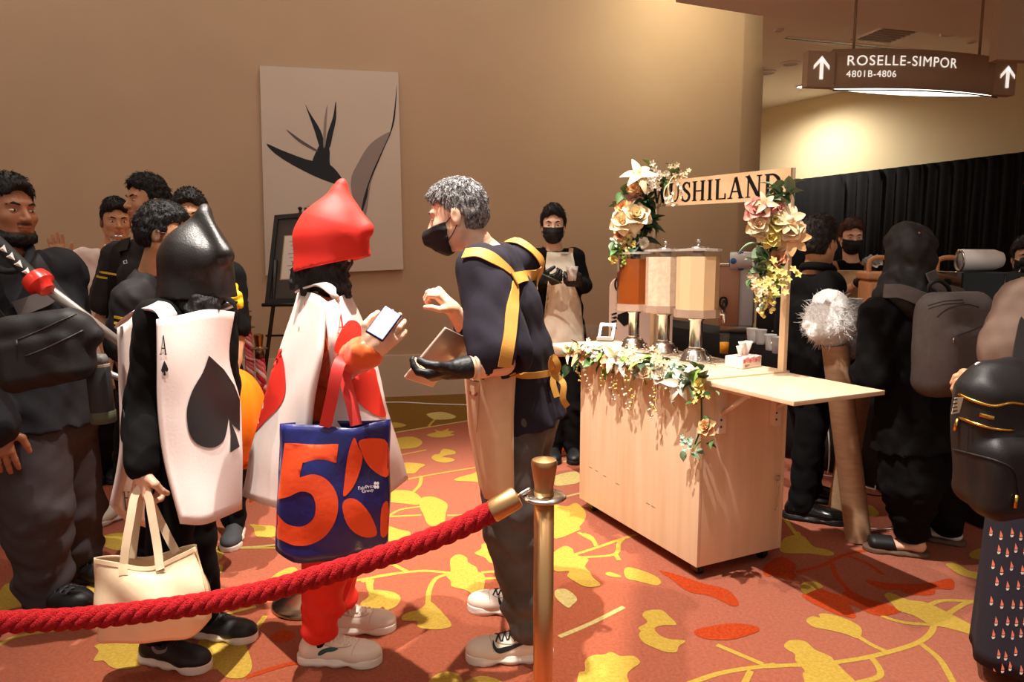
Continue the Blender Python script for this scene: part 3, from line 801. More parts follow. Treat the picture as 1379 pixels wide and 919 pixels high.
LEAVES = [
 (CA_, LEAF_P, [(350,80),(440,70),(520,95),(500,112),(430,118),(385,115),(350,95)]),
 (CA_, LEAF_Y, [(110,140),(150,135),(215,150),(180,165),(110,168)]),
 (CA_, LEAF_Y, [(345,210),(400,195),(390,178),(430,190),(480,172),(475,188),(515,190),(490,205),(515,212),(440,228),(370,225)]),
 (CA_, LEAF_Y, [(90,255),(170,230),(260,225),(315,255),(280,290),(180,300),(100,300)]),
 (CA_, LEAF_Y, [(420,330),(445,300),(510,310),(520,330),(470,338),(440,350),(490,355),(515,370),(460,385),(400,375),(372,355),(390,335)]),
 (CA_, LEAF_Y, [(120,420),(200,385),(330,395),(300,420),(265,450),(190,450),(120,455)]),
 (CA_, LEAF_Y, [(510,490),(560,470),(620,455),(690,430),(680,500),(600,500),(540,498)]),
 (CA_, LEAF_Y, [(70,570),(160,555),(260,565),(320,620),(290,645),(220,640),(80,620)]),
 (CA_, LEAF_Y, [(305,610),(340,595),(400,600),(470,640),(460,700),(450,760),(400,780),(350,765),(320,700),(300,660)]),
 (CA_, LEAF_Y, [(90,780),(180,800),(240,815),(220,850),(100,870)]),
 (CB, LEAF_Y, [(640,125),(680,95),(690,65),(800,55),(850,120),(800,165),(740,185),(700,150)]),
 (CA_, LEAF_Y, [(1075,320),(1130,315),(1150,335),(1120,350),(1075,345)]),
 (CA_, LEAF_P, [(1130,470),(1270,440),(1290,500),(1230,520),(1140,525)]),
 (CA_, LEAF_Y, [(1110,660),(1210,655),(1270,635),(1325,690),(1320,740),(1290,780),(1280,805),(1120,850)]),
 (CA_, LEAF_R, [(1080,270),(1200,280),(1275,300),(1250,315),(1100,310)]),
 (CB, LEAF_Y, [(490,160),(540,130),(590,150),(600,180),(650,210),(660,235),(700,260),(700,320),(680,385),(640,385),(580,350),(500,330),(490,295),(465,265),(490,240)]),
 (CB, LEAF_Y, [(350,430),(390,440),(495,560),(450,590),(370,595),(290,580),(280,545),(200,540),(190,515),(230,490),(300,470)]),
 (CF, LEAF_Y, [(1190,370),(1220,350),(1330,365),(1375,400),(1350,450),(1290,475),(1265,455),(1220,480),(1140,465),(1130,430),(1170,400)]),
 (CB, LEAF_Y, [(360,910),(440,860),(520,865),(560,900),(570,980),(360,980)]),
 (CC, LEAF_Y, [(20,130),(90,80),(140,95),(160,130),(240,160),(220,205),(250,240),(270,275),(315,315),(290,330),(220,330),(160,300),(110,265),(120,235),(30,230)]),
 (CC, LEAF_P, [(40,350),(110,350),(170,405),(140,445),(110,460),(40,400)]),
 (CC, LEAF_Y, [(460,235),(490,210),(600,240),(670,275),(690,305),(660,322),(600,310),(540,295),(480,280)]),
 (CC, LEAF_Y, [(345,250),(375,240),(440,262),(430,272),(370,265)]),
 (CC, LEAF_Y, [(575,510),(600,480),(690,475),(735,510),(785,565),(700,570),(650,590),(680,630),(740,655),(840,665),(800,700),(785,735),(720,735),(650,710),(580,675),(553,630),(565,605),(550,585),(605,550)]),
 (CC, LEAF_Y, [(220,790),(270,755),(340,750),(380,735),(440,760),(520,760),(560,800),(510,840),(480,880),(480,980),(200,980),(180,870),(220,850)]),
 (CC, LEAF_R, [(680,230),(800,260),(950,310),(1100,350),(1170,430),(1130,450),(1000,390),(860,360),(760,290)]),
 (CC, LEAF_R, [(900,600),(1100,560),(1250,570),(1300,600),(1200,640),(1100,660),(950,650)]),
 (CD, LEAF_Y, [(220,340),(240,305),(310,300),(360,330),(330,345),(290,360),(250,375)]),
 (CD, LEAF_R, [(270,350),(330,335),(390,360),(470,390),(560,500),(540,525),(440,500),(350,460),(290,430),(230,385)]),
 (CD, LEAF_R, [(480,370),(540,360),(620,400),(760,440),(830,470),(830,490),(740,510),(660,500),(560,450),(480,420)]),
 (CD, LEAF_Y, [(255,540),(290,515),(340,520),(335,500),(400,500),(500,530),(595,585),(580,650),(500,625),(400,600),(300,580)]),
 (CD, LEAF_Y, [(120,690),(160,662),(250,670),(310,720),(400,760),(440,800),(500,860),(560,919),(580,980),(300,980),(235,880),(245,850),(190,790),(185,750),(130,715)]),
 (CD, LEAF_Y, [(740,385),(780,370),(880,410),(1000,430),(1130,490),(1320,590),(1400,640),(1320,650),(1250,620),(1100,580),(1030,570),(920,510),(830,480),(790,440)]),
 (CD, LEAF_Y, [(1120,190),(1180,185),(1260,230),(1345,250),(1340,290),(1220,260),(1150,220)]),
 (CD, LEAF_Y, [(1270,120),(1330,95),(1390,100),(1390,210),(1340,190),(1330,165),(1275,150)]),
 (CD, LEAF_Y, [(120,30),(230,15),(300,80),(380,100),(430,125),(390,140),(270,125),(100,115)]),
 (CD, LEAF_R, [(620,290),(800,310),(1000,310),(1150,280),(1165,345),(1060,345),(1040,380),(900,380),(830,350),(720,345)]),
 (CD, LEAF_R, [(0,200),(100,145),(190,195),(180,240),(200,265),(150,290),(80,265),(0,260)]),
 (CE, LEAF_Y, [(0,360),(60,310),(140,380),(160,440),(60,470),(0,480)]),
 (CE, LEAF_Y, [(470,370),(560,320),(620,330),(620,450),(520,450)]),
 (CE, LEAF_Y, [(600,690),(870,660),(890,800),(780,840),(690,830),(640,790),(580,790),(610,730)]),
 (CF, LEAF_Y, [(130,670),(380,660),(440,750),(455,840),(400,895),(310,895),(260,860),(230,840),(140,850)]),
 (CF, LEAF_Y, [(170,100),(270,110),(270,150),(230,190),(275,200),(260,250),(200,275),(160,200)]),
 (CF, LEAF_Y, [(560,290),(640,230),(720,210),(740,260),(620,290)]),
 (CF, LEAF_Y, [(170,340),(290,345),(170,370)]),
 (CF, LEAF_R, [(570,640),(640,600),(720,620),(700,660),(620,680)]),
 (CG, LEAF_Y, [(130,770),(250,730),(350,740),(420,790),(330,830),(260,835),(180,810)]),
 (CG, LEAF_Y, [(385,520),(430,540),(400,570),(370,560)]),
 (CG, LEAF_Y, [(1085,675),(1160,680),(1240,690),(1240,750),(1130,750),(1110,700)]),
 (CG, LEAF_Y, [(840,720),(870,725),(850,740)]),
 (CG, LEAF_Y, [(380,700),(470,700),(465,745),(390,740)]),
 (CH, LEAF_Y, [(580,470),(620,470),(660,510),(650,530),(590,535)]),
 (CH, LEAF_Y, [(215,300),(280,305),(310,345),(290,365),(230,350)]),
 (CH, LEAF_Y, [(930,555),(1000,575),(980,605),(920,620)]),
]
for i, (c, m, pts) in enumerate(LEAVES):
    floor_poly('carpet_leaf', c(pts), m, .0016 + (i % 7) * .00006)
STEMS = [
 (CA_, 0, [(60,520),(230,485),(420,450),(700,405)]), (CA_, 0, [(310,465),(300,520),(260,565)]), (CA_, 0, [(100,720),(180,675),(310,655)]),
 (CA_, 0, [(110,718),(310,708)]), (CA_, 0, [(470,710),(720,708)]), (CA_, 0, [(110,350),(340,305)]), (CA_, 0, [(350,165),(375,135),(400,110)]),
 (CA_, 1, [(1120,615),(1290,572)]), (CA_, 1, [(1150,380),(1290,370)]), (CA_, 2, [(1290,185),(1205,210),(1200,260),(1290,290)]), (CA_, 0, [(1280,815),(1378,870)]),
 (CB, 0, [(-60,300),(40,265),(220,240),(340,232),(490,245)]), (CB, 0, [(130,190),(220,235)]), (CB, 0, [(480,250),(400,280),(360,350),(350,440)]),
 (CB, 0, [(680,242),(860,228)]), (CB, 0, [(690,280),(770,275),(850,258)]), (CB, 0, [(-20,290),(-10,350)]),
 (CC, 0, [(160,130),(300,85),(430,40),(540,5)]), (CC, 0, [(290,80),(260,25),(210,0)]), (CC, 0, [(180,150),(400,130),(430,60),(460,30)]), (CC, 0, [(410,130),(430,165)]),
 (CC, 1, [(60,640),(250,560),(460,455)]), (CC, 0, [(1035,690),(1320,810)]), (CC, 0, [(860,930),(1080,860),(1400,812)]), (CC, 0, [(1245,850),(1205,930)]),
 (CD, 0, [(-10,825),(200,815),(250,820)]), (CD, 0, [(430,800),(620,770),(820,720),(960,670),(1030,610),(1050,550)]), (CD, 0, [(580,640),(660,690),(750,730)]),
 (CD, 0, [(660,770),(710,840),(700,890),(560,930)]), (CD, 0, [(960,680),(1080,780),(1170,930)]), (CD, 0, [(720,510),(850,550),(1020,565)]),
 (CD, 0, [(1020,440),(1120,415),(1370,425)]), (CD, 0, [(1130,500),(1250,430),(1370,422)]), (CD, 2, [(190,240),(350,200),(500,130),(700,95),(800,85)]),
 (CD, 2, [(520,140),(640,190),(730,255)]), (CD, 2, [(415,185),(440,260),(530,370)]), (CD, 0, [(200,-10),(220,30)]),
 (CE, 0, [(-20,700),(100,640),(350,600),(640,575)]), (CF, 0, [(280,505),(480,450)]), (CF, 0, [(540,510),(430,660)]), (CF, 0, [(180,90),(640,90)]),
 (CF, 0, [(1000,308),(1378,245)]), (CF, 0, [(1200,285),(1190,320),(1195,380)]), (CF, 2, [(420,890),(640,820),(760,795)]),
 (CG, 0, [(100,650),(240,640)]), (CG, 0, [(110,690),(240,658)]), (CG, 1, [(820,825),(1100,815),(1260,800)]), (CH, 0, [(680,415),(760,490)]), (CH, 0, [(80,550),(160,660)]),
]
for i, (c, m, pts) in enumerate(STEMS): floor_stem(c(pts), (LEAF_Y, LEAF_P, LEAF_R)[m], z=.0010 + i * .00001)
# the pattern runs on where the photograph does not show it
lf = [(0, 0), (.09, .05), (.2, .04), (.26, .1), (.22, .17), (.12, .16), (.08, .22), (-.03, .2), (-.05, .1)]
def in_view(x, y):
    fz = y * CA + CAMH * SA; px = 689.5 + FPX * x / fz; py = 459.5 - FPX * (y * SA - CAMH * CA) / fz
    return fz > .1 and -40 < px < 1420 and py < 960
k_ = 0
while k_ < 46:
    x, y = random.uniform(-4.5, 4.8), random.uniform(.2, 8)
    if in_view(x, y) and y < 5.4: continue
    k_ += 1
    a = random.uniform(0, 6.28); s_ = random.uniform(.8, 1.4)
    pp = cr([V(x + s_ * (p[0] * math.cos(a) - p[1] * math.sin(a)), y + s_ * (p[0] * math.sin(a) + p[1] * math.cos(a))) for p in lf], 4, True)
    P_, f_ = fill2d(pp, None)
    struct('carpet_leaf', (np.column_stack([P_, np.full(len(P_), .0016)]), f_), random.choice([LEAF_Y, LEAF_Y, LEAF_R]), floor, smooth=False)

# back wall, running slightly away to the right, with a tall plinth
WS = .22; W0 = 7.27
wd = nrm(V(1, WS, 0)); wn = V(wd[1], -wd[0], 0)           # along the wall, out of the wall
def wall_hit(px, py, off=0.):
    d = ray(px, py); t = (W0 - off * math.sqrt(1 + WS * WS)) / (d[1] - WS * d[0]); return CAM + d * t
we = wall_hit(1026, 150); we[2] = 0
ws = V(-8, W0 - 8 * WS, 0); WR = np.array([wd, -wn, V(0, 0, 1)]).T
wl = np.linalg.norm(we - ws)
struct('wall_back', box((0, 0, 0), (wl, .25, 6.6), WR, ws), WALLM, smooth=False)
struct('baseboard_back', box((0, -.025, 0), (wl, 0, .43), WR, ws), PLINTH, smooth=False)
struct('wall_left', box((-.2, -3.5, 0), (0, 9, 6.6), None, (-7.5, 0, 0)), WALLM, smooth=False)
struct('bounce_wall_right', box((7.0, -3.5, 0), (7.2, 4.4, 6.6)), M('wall_cream', (232, 220, 200), .8), smooth=False)  # unseen cream wall, added to bounce light onto the soffit
struct('ceiling', box((-9, -3.5, 6.6), (10, 13, 6.8)), CEILM, smooth=False)
# dropped soffit with the corridor ceiling behind it
e1, e2, e3 = gp(910, 3, 3.3), gp(1028, 22, 3.3), gp(1327, 52, 3.3)
e4 = e3 + (e3 - e2) * 2.2
poly = [e1[:2], e2[:2], e3[:2], e4[:2], (e4[0], 1.2), (e1[0] * .35, e1[1] * .35)]
struct('trim_1', slab(poly[::-1], 3.3, 3.75), CEILM, smooth=False)
c1 = gp(1027.5, 24, 3.5); c2 = V(we[0] + .02, we[1] + .1, 3.5); far0 = V(3.35, 10.25, 0); far1 = V(5.35, 7.2, 0); fd = nrm(far1 - far0)
farR = far1 + fd * 3.2; farL = far0 - fd * 2.4
poly = [c1[:2], e2[:2] + (0.05, .06), e3[:2], e4[:2], farR[:2] + (.8, 0), farL[:2] + (.6, .8), c2[:2]]
struct('trim_2', slab(poly[::-1], 3.5, 3.7), M('corridor_ceiling', (242, 236, 226), .85), smooth=False)
fn_ = V(-fd[1], fd[0], 0); fn_ = fn_ if np.dot(fn_, -far0) > 0 else -fn_
struct('wall_corridor', box((0, -.0, 0), (np.linalg.norm(farR - farL), .2, 6.6), np.array([fd, -fn_, V(0, 0, 1)]).T, farL), M('corridor_wall', (224, 206, 164), .8, var=.02, vscale=2), smooth=False)
struct('wall_return', box((0, 0, 0), (.25, 3.2, 6.6), np.array([wd, -wn, V(0, 0, 1)]).T, we - wd * .25), WALLM, smooth=False)
# black pipe-and-drape
DR = M('black_drape', (16, 15, 16), .95, var=.2, vscale=20, spec=.15)
dr = thing('black_drape', 'tall black pleated drape hung in panels before the corridor wall', 'curtain', (4.1, 8.0, 0))
d0 = V(3.62, 8.80, 0); d1 = V(4.78, 6.98, 0)
t0, t1 = at(1064, 241, d0[1])[2], at(1379, 209, d1[1])[2]
dd = nrm(d1 - d0); dn_ = V(dd[1], -dd[0], 0)
Lp = np.linalg.norm(d1 - d0); npan = 8; step = Lp / 4.6
for i in range(npan):
    a = d0 - dd * step * .9 + dd * step * i; n = 25; rows = []
    for zf in (0, .5, 1):
        row = []
        for j in range(n):
            u = j / (n - 1); s_ = ((a - d0) @ dd + u * step) / Lp
            z = .02 + (t0 + (t1 - t0) * s_ - .02) * zf
            w = .018 * math.sin(u * 6.28 * 3.5 + i) * (1 - .5 * zf) + .02 * (u < .04)
            row.append(a + dd * step * (u * 1.01) + dn_ * w + V(0, 0, z))
        rows.append(row)
    obj('drape_panel', patch(rows, 1, 1, .004), DR, dr)
pa = d0 - dd * step * .9; pb = pa + dd * step * npan; zt = lambda p: t0 + (t1 - t0) * (((p - d0) @ dd) / Lp) - .03
obj('pipe', tube([pa - dn_ * .05 + V(0, 0, zt(pa)), pb - dn_ * .05 + V(0, 0, zt(pb))], .02, 10), M('pipe_grey', (70, 70, 72), .4, .8), dr)
for p in (pa, (pa + pb) / 2, pb):
    p = p - dn_ * .05; obj('upright', tube([p, p + V(0, 0, zt(p))], .02, 10), MATS['pipe_grey'], dr); obj('foot_plate', box((-.2, -.2, 0), (.2, .2, .012), None, p), MATS['pipe_grey'], dr)

# corridor ceiling fittings
BLK = M('black_plastic', (18, 18, 19), .45); WHT = M('white_plastic', (235, 232, 228), .4)
def ceil_pt(px, py): return gp(px, py, 3.5)
def disc(name, px, py, r, mat, label, cat, em=None, group=None):
    c = ceil_pt(px, py); t = thing(name, label, cat, c, group)
    obj('trim_ring', lathe([(r, 0), (r, -.012), (r * .8, -.016), (r * .76, -.004), (r * .76, 0)], c, 28), WHT, t)
    obj('lens' if em else 'grille', lathe([(0.0001, -.004), (r * .76, -.004), (r * .76, 0)][::-1], c, 28), em or mat, t)
LAMP = M('lamp_glow', (255, 244, 220), .4, emit=(255, 240, 214), estr=14)
disc('downlight', 1080, 116, .075, None, 'small lit round downlight in the corridor ceiling beside the hanging sign', 'light', LAMP)
lc_ = ceil_pt(1080, 116)   # the lit corridor downlight gives its own light
spot('corridor_downlight', lc_ + V(0, 0, -.03), lc_ + V(0, 0, -3), 210, 165, WARM, radius=.06, blend=1.)
disc('ceiling_speaker', 1033, 97, .10, M('grille_grey', (196, 188, 178), .6), 'round pale ceiling speaker near the wall corner', 'speaker')
disc('ceiling_speaker', 1064, 85, .10, MATS['grille_grey'], 'round pale ceiling disc between the speaker and the hanging sign', 'speaker')
disc('smoke_detector', 1049, 40, .045, MATS['grille_grey'], 'small dark smoke detector on the corridor ceiling near the wall corner', 'detector')
disc('smoke_detector', 1308, 56, .045, MATS['grille_grey'], 'small dark round detector on the ceiling by the sign hanger rod', 'detector')
c = ceil_pt(1282, 41); disc('access_disc', 1282, 44, .10, CEILM, 'flat round cover flush in the ceiling near the soffit edge', 'cover')
a, b = ceil_pt(1058, 51), ceil_pt(1252, 70); sd = nrm(b - a); sn = V(-sd[1], sd[0], 0)
t = thing('slot_diffuser', 'long thin dark slot air diffuser in the corridor ceiling', 'vent', (a + b) / 2)
obj('slot', box((0, -.018, -.004), (np.linalg.norm(b - a), .018, 0), np.array([sd, sn, V(0, 0, 1)]).T, a), BLK, t, smooth=False)
for s_ in (-.03, .03): obj('flange', box((0, s_ - .01, -.007), (np.linalg.norm(b - a), s_ + .01, 0), np.array([sd, sn, V(0, 0, 1)]).T, a), WHT, t, smooth=False)
c = ceil_pt(1195, 46); t = thing('ceiling_vent', 'square slatted air vent in the corridor ceiling above the hanging sign', 'vent', c)
R_ = np.array([sd, sn, V(0, 0, 1)]).T
obj('backing', box((-.2, -.2, -.002), (.2, .2, 0), R_, c), BLK, t, smooth=False)
for i in range(7): obj('slat', box((-.19, -.18 + i * .055, -.016), (.19, -.165 + i * .055, -.003), R_, c), MATS['grille_grey'], t, smooth=False)
for k in range(4):
    lo, hi = [((-.22, -.22), (.22, -.19)), ((-.22, .19), (.22, .22)), ((-.22, -.22), (-.19, .22)), ((.19, -.22), (.22, .22))][k]
    obj('frame', box((*lo, -.012), (*hi, 0), R_, c), WHT, t, smooth=False)

# hanging wayfinding sign
SG = M('sign_bronze', (176, 154, 128), .5, var=.03, vscale=6); SGW = M('sign_white', (250, 246, 238), .5, emit=(255, 250, 240), estr=.8)   # the sign is lit from inside: letters and underside glow
Ya, Yb = 4.62, 4.62
A0 = at(1119, 119, 4.66); B0 = at(1340, 131, 4.86); A0[2] = B0[2] = (A0[2] + B0[2]) / 2
sx = nrm(B0 - A0); sy = V(sx[1], -sx[0], 0); Ls = np.linalg.norm(B0 - A0); Hs = .245     # sy faces the viewer
t = thing('hanging_sign', 'bronze hanging direction sign with white lettering and up arrows below the soffit', 'sign', (A0 + B0) / 2)
def bow(u): return .085 * (1 - (2 * u - 1) ** 2)
for sgn, nm in ((1, 'face_panel'), (-1, 'face_panel')):
    rows = [[A0 + sx * Ls * u + sy * sgn * (bow(u) + .012) + V(0, 0, z) for u in np.linspace(0, 1, 13)] for z in (0, Hs)]
    obj(nm, patch(rows, 1, 1, .012), SG, t)
Z = V(0, 0, 1)
rows = [[A0 + sx * Ls * u + sy * s_ * (bow(u) + .004) + Z * .008 for u in np.linspace(.02, .98, 13)] for s_ in (-1, 1)]
obj('light_diffuser', patch(rows, 1, 1, .006), M('sign_glow', (255, 250, 240), .5, emit=(255, 248, 232), estr=5), t)
rows = [[A0 + sx * Ls * u + sy * s_ * (bow(u) + .02) + Z * -.012 for u in np.linspace(0, 1, 13)] for s_ in (.92, 1)]
obj('lower_rail', patch(rows, 1, 1, .008), M('sign_edge', (60, 50, 42), .4, .5), t)
rows = [[A0 + sx * Ls * u + sy * s_ * (bow(u) + .004) + Z * Hs for u in np.linspace(0, 1, 13)] for s_ in (-1, 1)]
obj('top_cover', patch(rows, 1, 1, .006), SG, t)
for u0, u1 in ((-.155, .0), (.955, 1.10)):
    lo = (u0 * Ls, -.03, .005); hi = (u1 * Ls, .03, Hs - .02)
    obj('arrow_panel', box(lo, hi, np.array([sx, -sy, Z]).T, A0), SG, t, smooth=False)
    cx = (u0 + u1) / 2 * Ls + (.0 if u0 < 0 else .02); O = A0 + sx * cx + sy * .033 + Z * .05; w = .012
    obj('arrow', join(slab([(-w, 0), (w, 0), (w, .13), (-w, .13)], 0, .002, O, sx, Z, sy),
        slab([(0, .145), (-.055, .085), (-.055, .06), (0, .118), (.055, .06), (.055, .085)], 0, .002, O, sx, Z, sy)), SGW, t, smooth=False)
def on_sign(vf):
    v, f = vf; u = ((v - A0) @ sx) / Ls; return v + sy * (.085 * (1 - (2 * u - 1) ** 2))[:, None], f
obj('lettering', on_sign(text('ROSELLE-SIMPOR', A0 + sx * Ls * .06 + sy * .020 + Z * .142, sx, Z, .062, .001, 1.02, 1.12)), SGW, t, smooth=False)
obj('room_numbers', on_sign(text('4801B-4806', A0 + sx * Ls * .062 + sy * .020 + Z * .068, sx, Z, .042, .001, .98, 1.12)), SGW, t, smooth=False)
for px, yy in ((1143, .12), (1325, .88)):
    p = A0 + sx * Ls * yy + Z * Hs
    obj('hanger_rod', tube([p - Z * .05, V(p[0], p[1], 3.32)], .009, 8), M('rod_bronze', (150, 128, 102), .4, .6), t)
a = at(1337, 82, 4.1); t = thing('hanging_sign', 'second bronze hanging sign cut off beside the arrow sign', 'sign', a)
obj('face_panel', box((0, -.03, 0), (1.1, .03, .40), np.array([nrm(V(1, .1, 0)), nrm(V(-.1, 1, 0)), Z]).T, a), SG, t, smooth=False)
obj('mark', slab([(0, 0), (.03, 0), (.03, .012), (0, .012)], 0, .002, a + V(.155, -.015, .145), nrm(V(1, .1, 0)), Z, nrm(V(.1, -1, 0))), SGW, t, smooth=False)
for s_ in (.25, .9): obj('hanger_rod', tube([a + V(s_, s_ * .1, .39), a + V(s_, s_ * .1, 3.32 - a[2])], .009, 8), MATS['rod_bronze'], t)

# framed print on the back wall
pc = [wall_hit(*p, off=.03) for p in ((350, 89), (536, 98), (543, 363), (358, 371))]
t = thing('wall_picture', 'large pale frameless print of a dark bird-of-paradise bloom on the tan wall', 'picture', (pc[3] + pc[2]) / 2)
def pq(u, v): return (pc[0] * (1 - u) + pc[1] * u) * (1 - v) + (pc[3] * (1 - u) + pc[2] * u) * v
PRT = M('print_pale', (212, 196, 180), .22, var=.015, vscale=2); INK = M('print_ink', (26, 22, 22), .25); INK2 = M('print_ink_soft', (150, 136, 128), .25); INK3 = M('print_ink_mid', (96, 86, 82), .25)
rows = [[pq(u, v) for u in (0, .5, 1)] for v in (1, .5, 0)]
pv = patch(rows, 2, 2, .03)
obj('print', pv, PRT, t, auto=30)
pb_ = bvh_of(pv)
def pt(x, y): return (320 + x * .5439, 60 + y * .5441)
ink = [(INK, [(72, 246), (110, 262), (172, 285), (205, 290), (232, 300), (256, 328), (262, 348), (240, 345), (190, 326), (130, 295), (90, 268)]),
       (INK, [(185, 292), (196, 262), (205, 248), (222, 250), (228, 264), (228, 292), (232, 312), (200, 312)]),
       (INK, [(203, 252), (190, 212), (168, 150), (178, 168), (206, 214), (214, 250)]),
       (INK, [(218, 252), (222, 222), (236, 180), (243, 140), (244, 182), (236, 222), (228, 256)]),
       (INK2, [(212, 250), (214, 190), (222, 150), (220, 200), (217, 250)]),
       (INK3, [(198, 262), (160, 238), (120, 210), (150, 240), (188, 262)]),
       (INK2, [(280, 345), (300, 290), (330, 245), (372, 218), (378, 225), (352, 280), (330, 345), (318, 420), (302, 440)]),
       (INK, [(394, 100), (392, 150), (386, 200), (366, 250), (345, 300), (326, 345), (320, 380), (305, 425), (312, 380), (332, 320), (358, 262), (378, 215), (388, 160)])]
for k, (m, pl) in enumerate(ink): obj('print_petal', decal(pb_, [pt(*p) for p in pl], .0008 + .0002 * k, 0, 4), m, t)
# ------------------------------------------------------------------ the wooden cart and its counter goods
PLY = M('plywood', (238, 210, 178), .5, rgb2=(228, 196, 158), vscale=3.2, stretch=(6, 6, .5), bump=.05, bscale=40)
PLYE = M('plywood_edge', (196, 152, 108), .6, rgb2=(170, 126, 84), vscale=20, stretch=(.3, .3, 8))
STEEL = M('brushed_steel', (200, 196, 190), .22, 1., bump=.03, bscale=200); STEELD = M('dark_steel', (90, 86, 82), .3, 1.)
GLASS = M('clear_acrylic', (120, 112, 104), .05, spec=.6, alpha=.05)
cu = nrm(V(.43, -.903, 0)); cs = V(-cu[1], cu[0], 0); C0 = V(.806, 2.88, 0); CLEN, CWID, CZ = .99, .50, .90
def ct(a, b, z): return C0 - cu * a + cs * b + V(0, 0, z)
CR_ = np.array([-cu, cs, V(0, 0, 1)]).T
def cbox(a0, a1, b0, b1, z0, z1): return box((a0, b0, z0), (a1, b1, z1), CR_, C0)
def cround(a0, a1, b0, b1, z0, z1, r=.004): return bbox_round((a0, b0, z0), (a1, b1, z1), r, CR_, C0, 2)
cart = thing('drinks_cart', 'pale plywood drinks cart on black casters with a lettered sign frame', 'cart', ct(CLEN / 2, CWID / 2, 0))
obj('front_panel', cround(0, CLEN, 0, .018, .062, CZ - .018, .002), PLY, cart, auto=40)
obj('back_panel', cround(0, CLEN, CWID - .018, CWID, .062, CZ - .018, .002), PLY, cart, auto=40)
for a in (0, CLEN - .018): obj('side_panel', cround(a + .0005, a + .0185, .018, CWID - .018, .062, CZ - .018, .002), PLY, cart, auto=40)
obj('bottom_panel', cround(.01, CLEN - .01, .012, CWID - .012, .058, .075, .002), PLY, cart, auto=40)
obj('worktop', cround(-.002, CLEN + .002, -.002, CWID + .002, CZ - .018, CZ, .002), PLY, cart, auto=40)
for a in (.06, CLEN - .06):
    for b in (.06, CWID - .06):
        w = obj('caster', lathe([(.004, -.014), (.026, -.014), (.029, -.008), (.029, .008), (.026, .014), (.004, .014)], ct(a, b, .029), 20, axis=cs), BLK, cart, auto=40)
        obj('fork', join(cbox(a - .02, a + .02, b - .022, b - .017, .02, .06), cbox(a - .02, a + .02, b + .017, b + .022, .02, .06), cbox(a - .028, a + .028, b - .028, b + .028, .056, .061)), STEELD, w, smooth=False)
for nm, a0, a1 in (('flap', -.48, -.001), ('flap', CLEN + .001, CLEN + .44)):
    fl = obj('flap', cround(a0, a1, .005, CWID - .005, CZ - .026, CZ - .008, .002), PLY, cart, auto=40)
for b in (.09, .41):
    for sg, e in ((-1, 0.), (1, CLEN)):
        br = obj('bracket', cbox(e + (-.03 if sg < 0 else 0.001), e + (-.001 if sg < 0 else .03), b - .02, b + .02, .66, .872), M('bracket_white', (232, 214, 190), .5), cart, smooth=False)
        obj('bracket_arm', cbox(min(e, e + sg * .20), max(e, e + sg * .20), b - .018, b + .018, .846, .874), MATS['bracket_white'], br, smooth=False)
        obj('brace', tube([ct(e + sg * .02, b, .74), ct(e + sg * .17, b, .852)], .012, 6), MATS['bracket_white'], br)
        for z in (.69, .72): obj('screw', lathe([(.0001, .003), (.005, .002), (.005, 0)][::-1], ct(e + sg * .03, b - .008, z), 10, axis=-cu * sg * -1 if sg > 0 else cu), STEELD, br)
hk = obj('hook', tube(cr([ct(-.012, .445, .40), ct(-.02, .445, .36), ct(-.014, .448, .31), ct(-.016, .444, .265), ct(-.012, .435, .262)], 5), .0025, 6), STEEL, cart)
obj('eyelet', tube([ct(-.014 - .0 * k, .445 + .012 * math.cos(k), .41 + .012 * math.sin(k)) for k in np.linspace(0, 6.28, 12)][:-1], .003, 6, closed=True), STEEL, hk)
for a, z in ((.86, .27), (.80, .268), (.72, .262), (.60, .255), (.34, .235), (.30, .233)):
    obj('pencil_mark', cbox(a, a + .03, -.0006, .0002, z, z + .0022), STEELD, cart, smooth=False)
# sign frame
PZ0 = CZ - .002
TR, TL_ = 1.80, 1.835
obj('post', cround(0.0, .034, CWID - .038, CWID - .016, PZ0, TR + .002, .002), PLY, cart, auto=40)
obj('post', cround(CLEN - .034, CLEN, CWID - .038, CWID - .016, PZ0, TL_ - .01, .002), PLY, cart, auto=40)
bz = lambda a: TR + (TL_ - TR) * a / CLEN
bb = CWID - .040; bh = .138
rows = [[ct(a, bb, bz(a) - bh * k) for a in (CLEN, .5, 0)] for k in (1, .5, 0)]
brd = obj('sign_board', patch(rows, 1, 1, .014), M('sign_ply', (214, 176, 136), .5, rgb2=(202, 162, 120), vscale=3, stretch=(3, 3, 6)), cart, auto=30)
INKB = M('sign_ink', (20, 17, 16), .5)
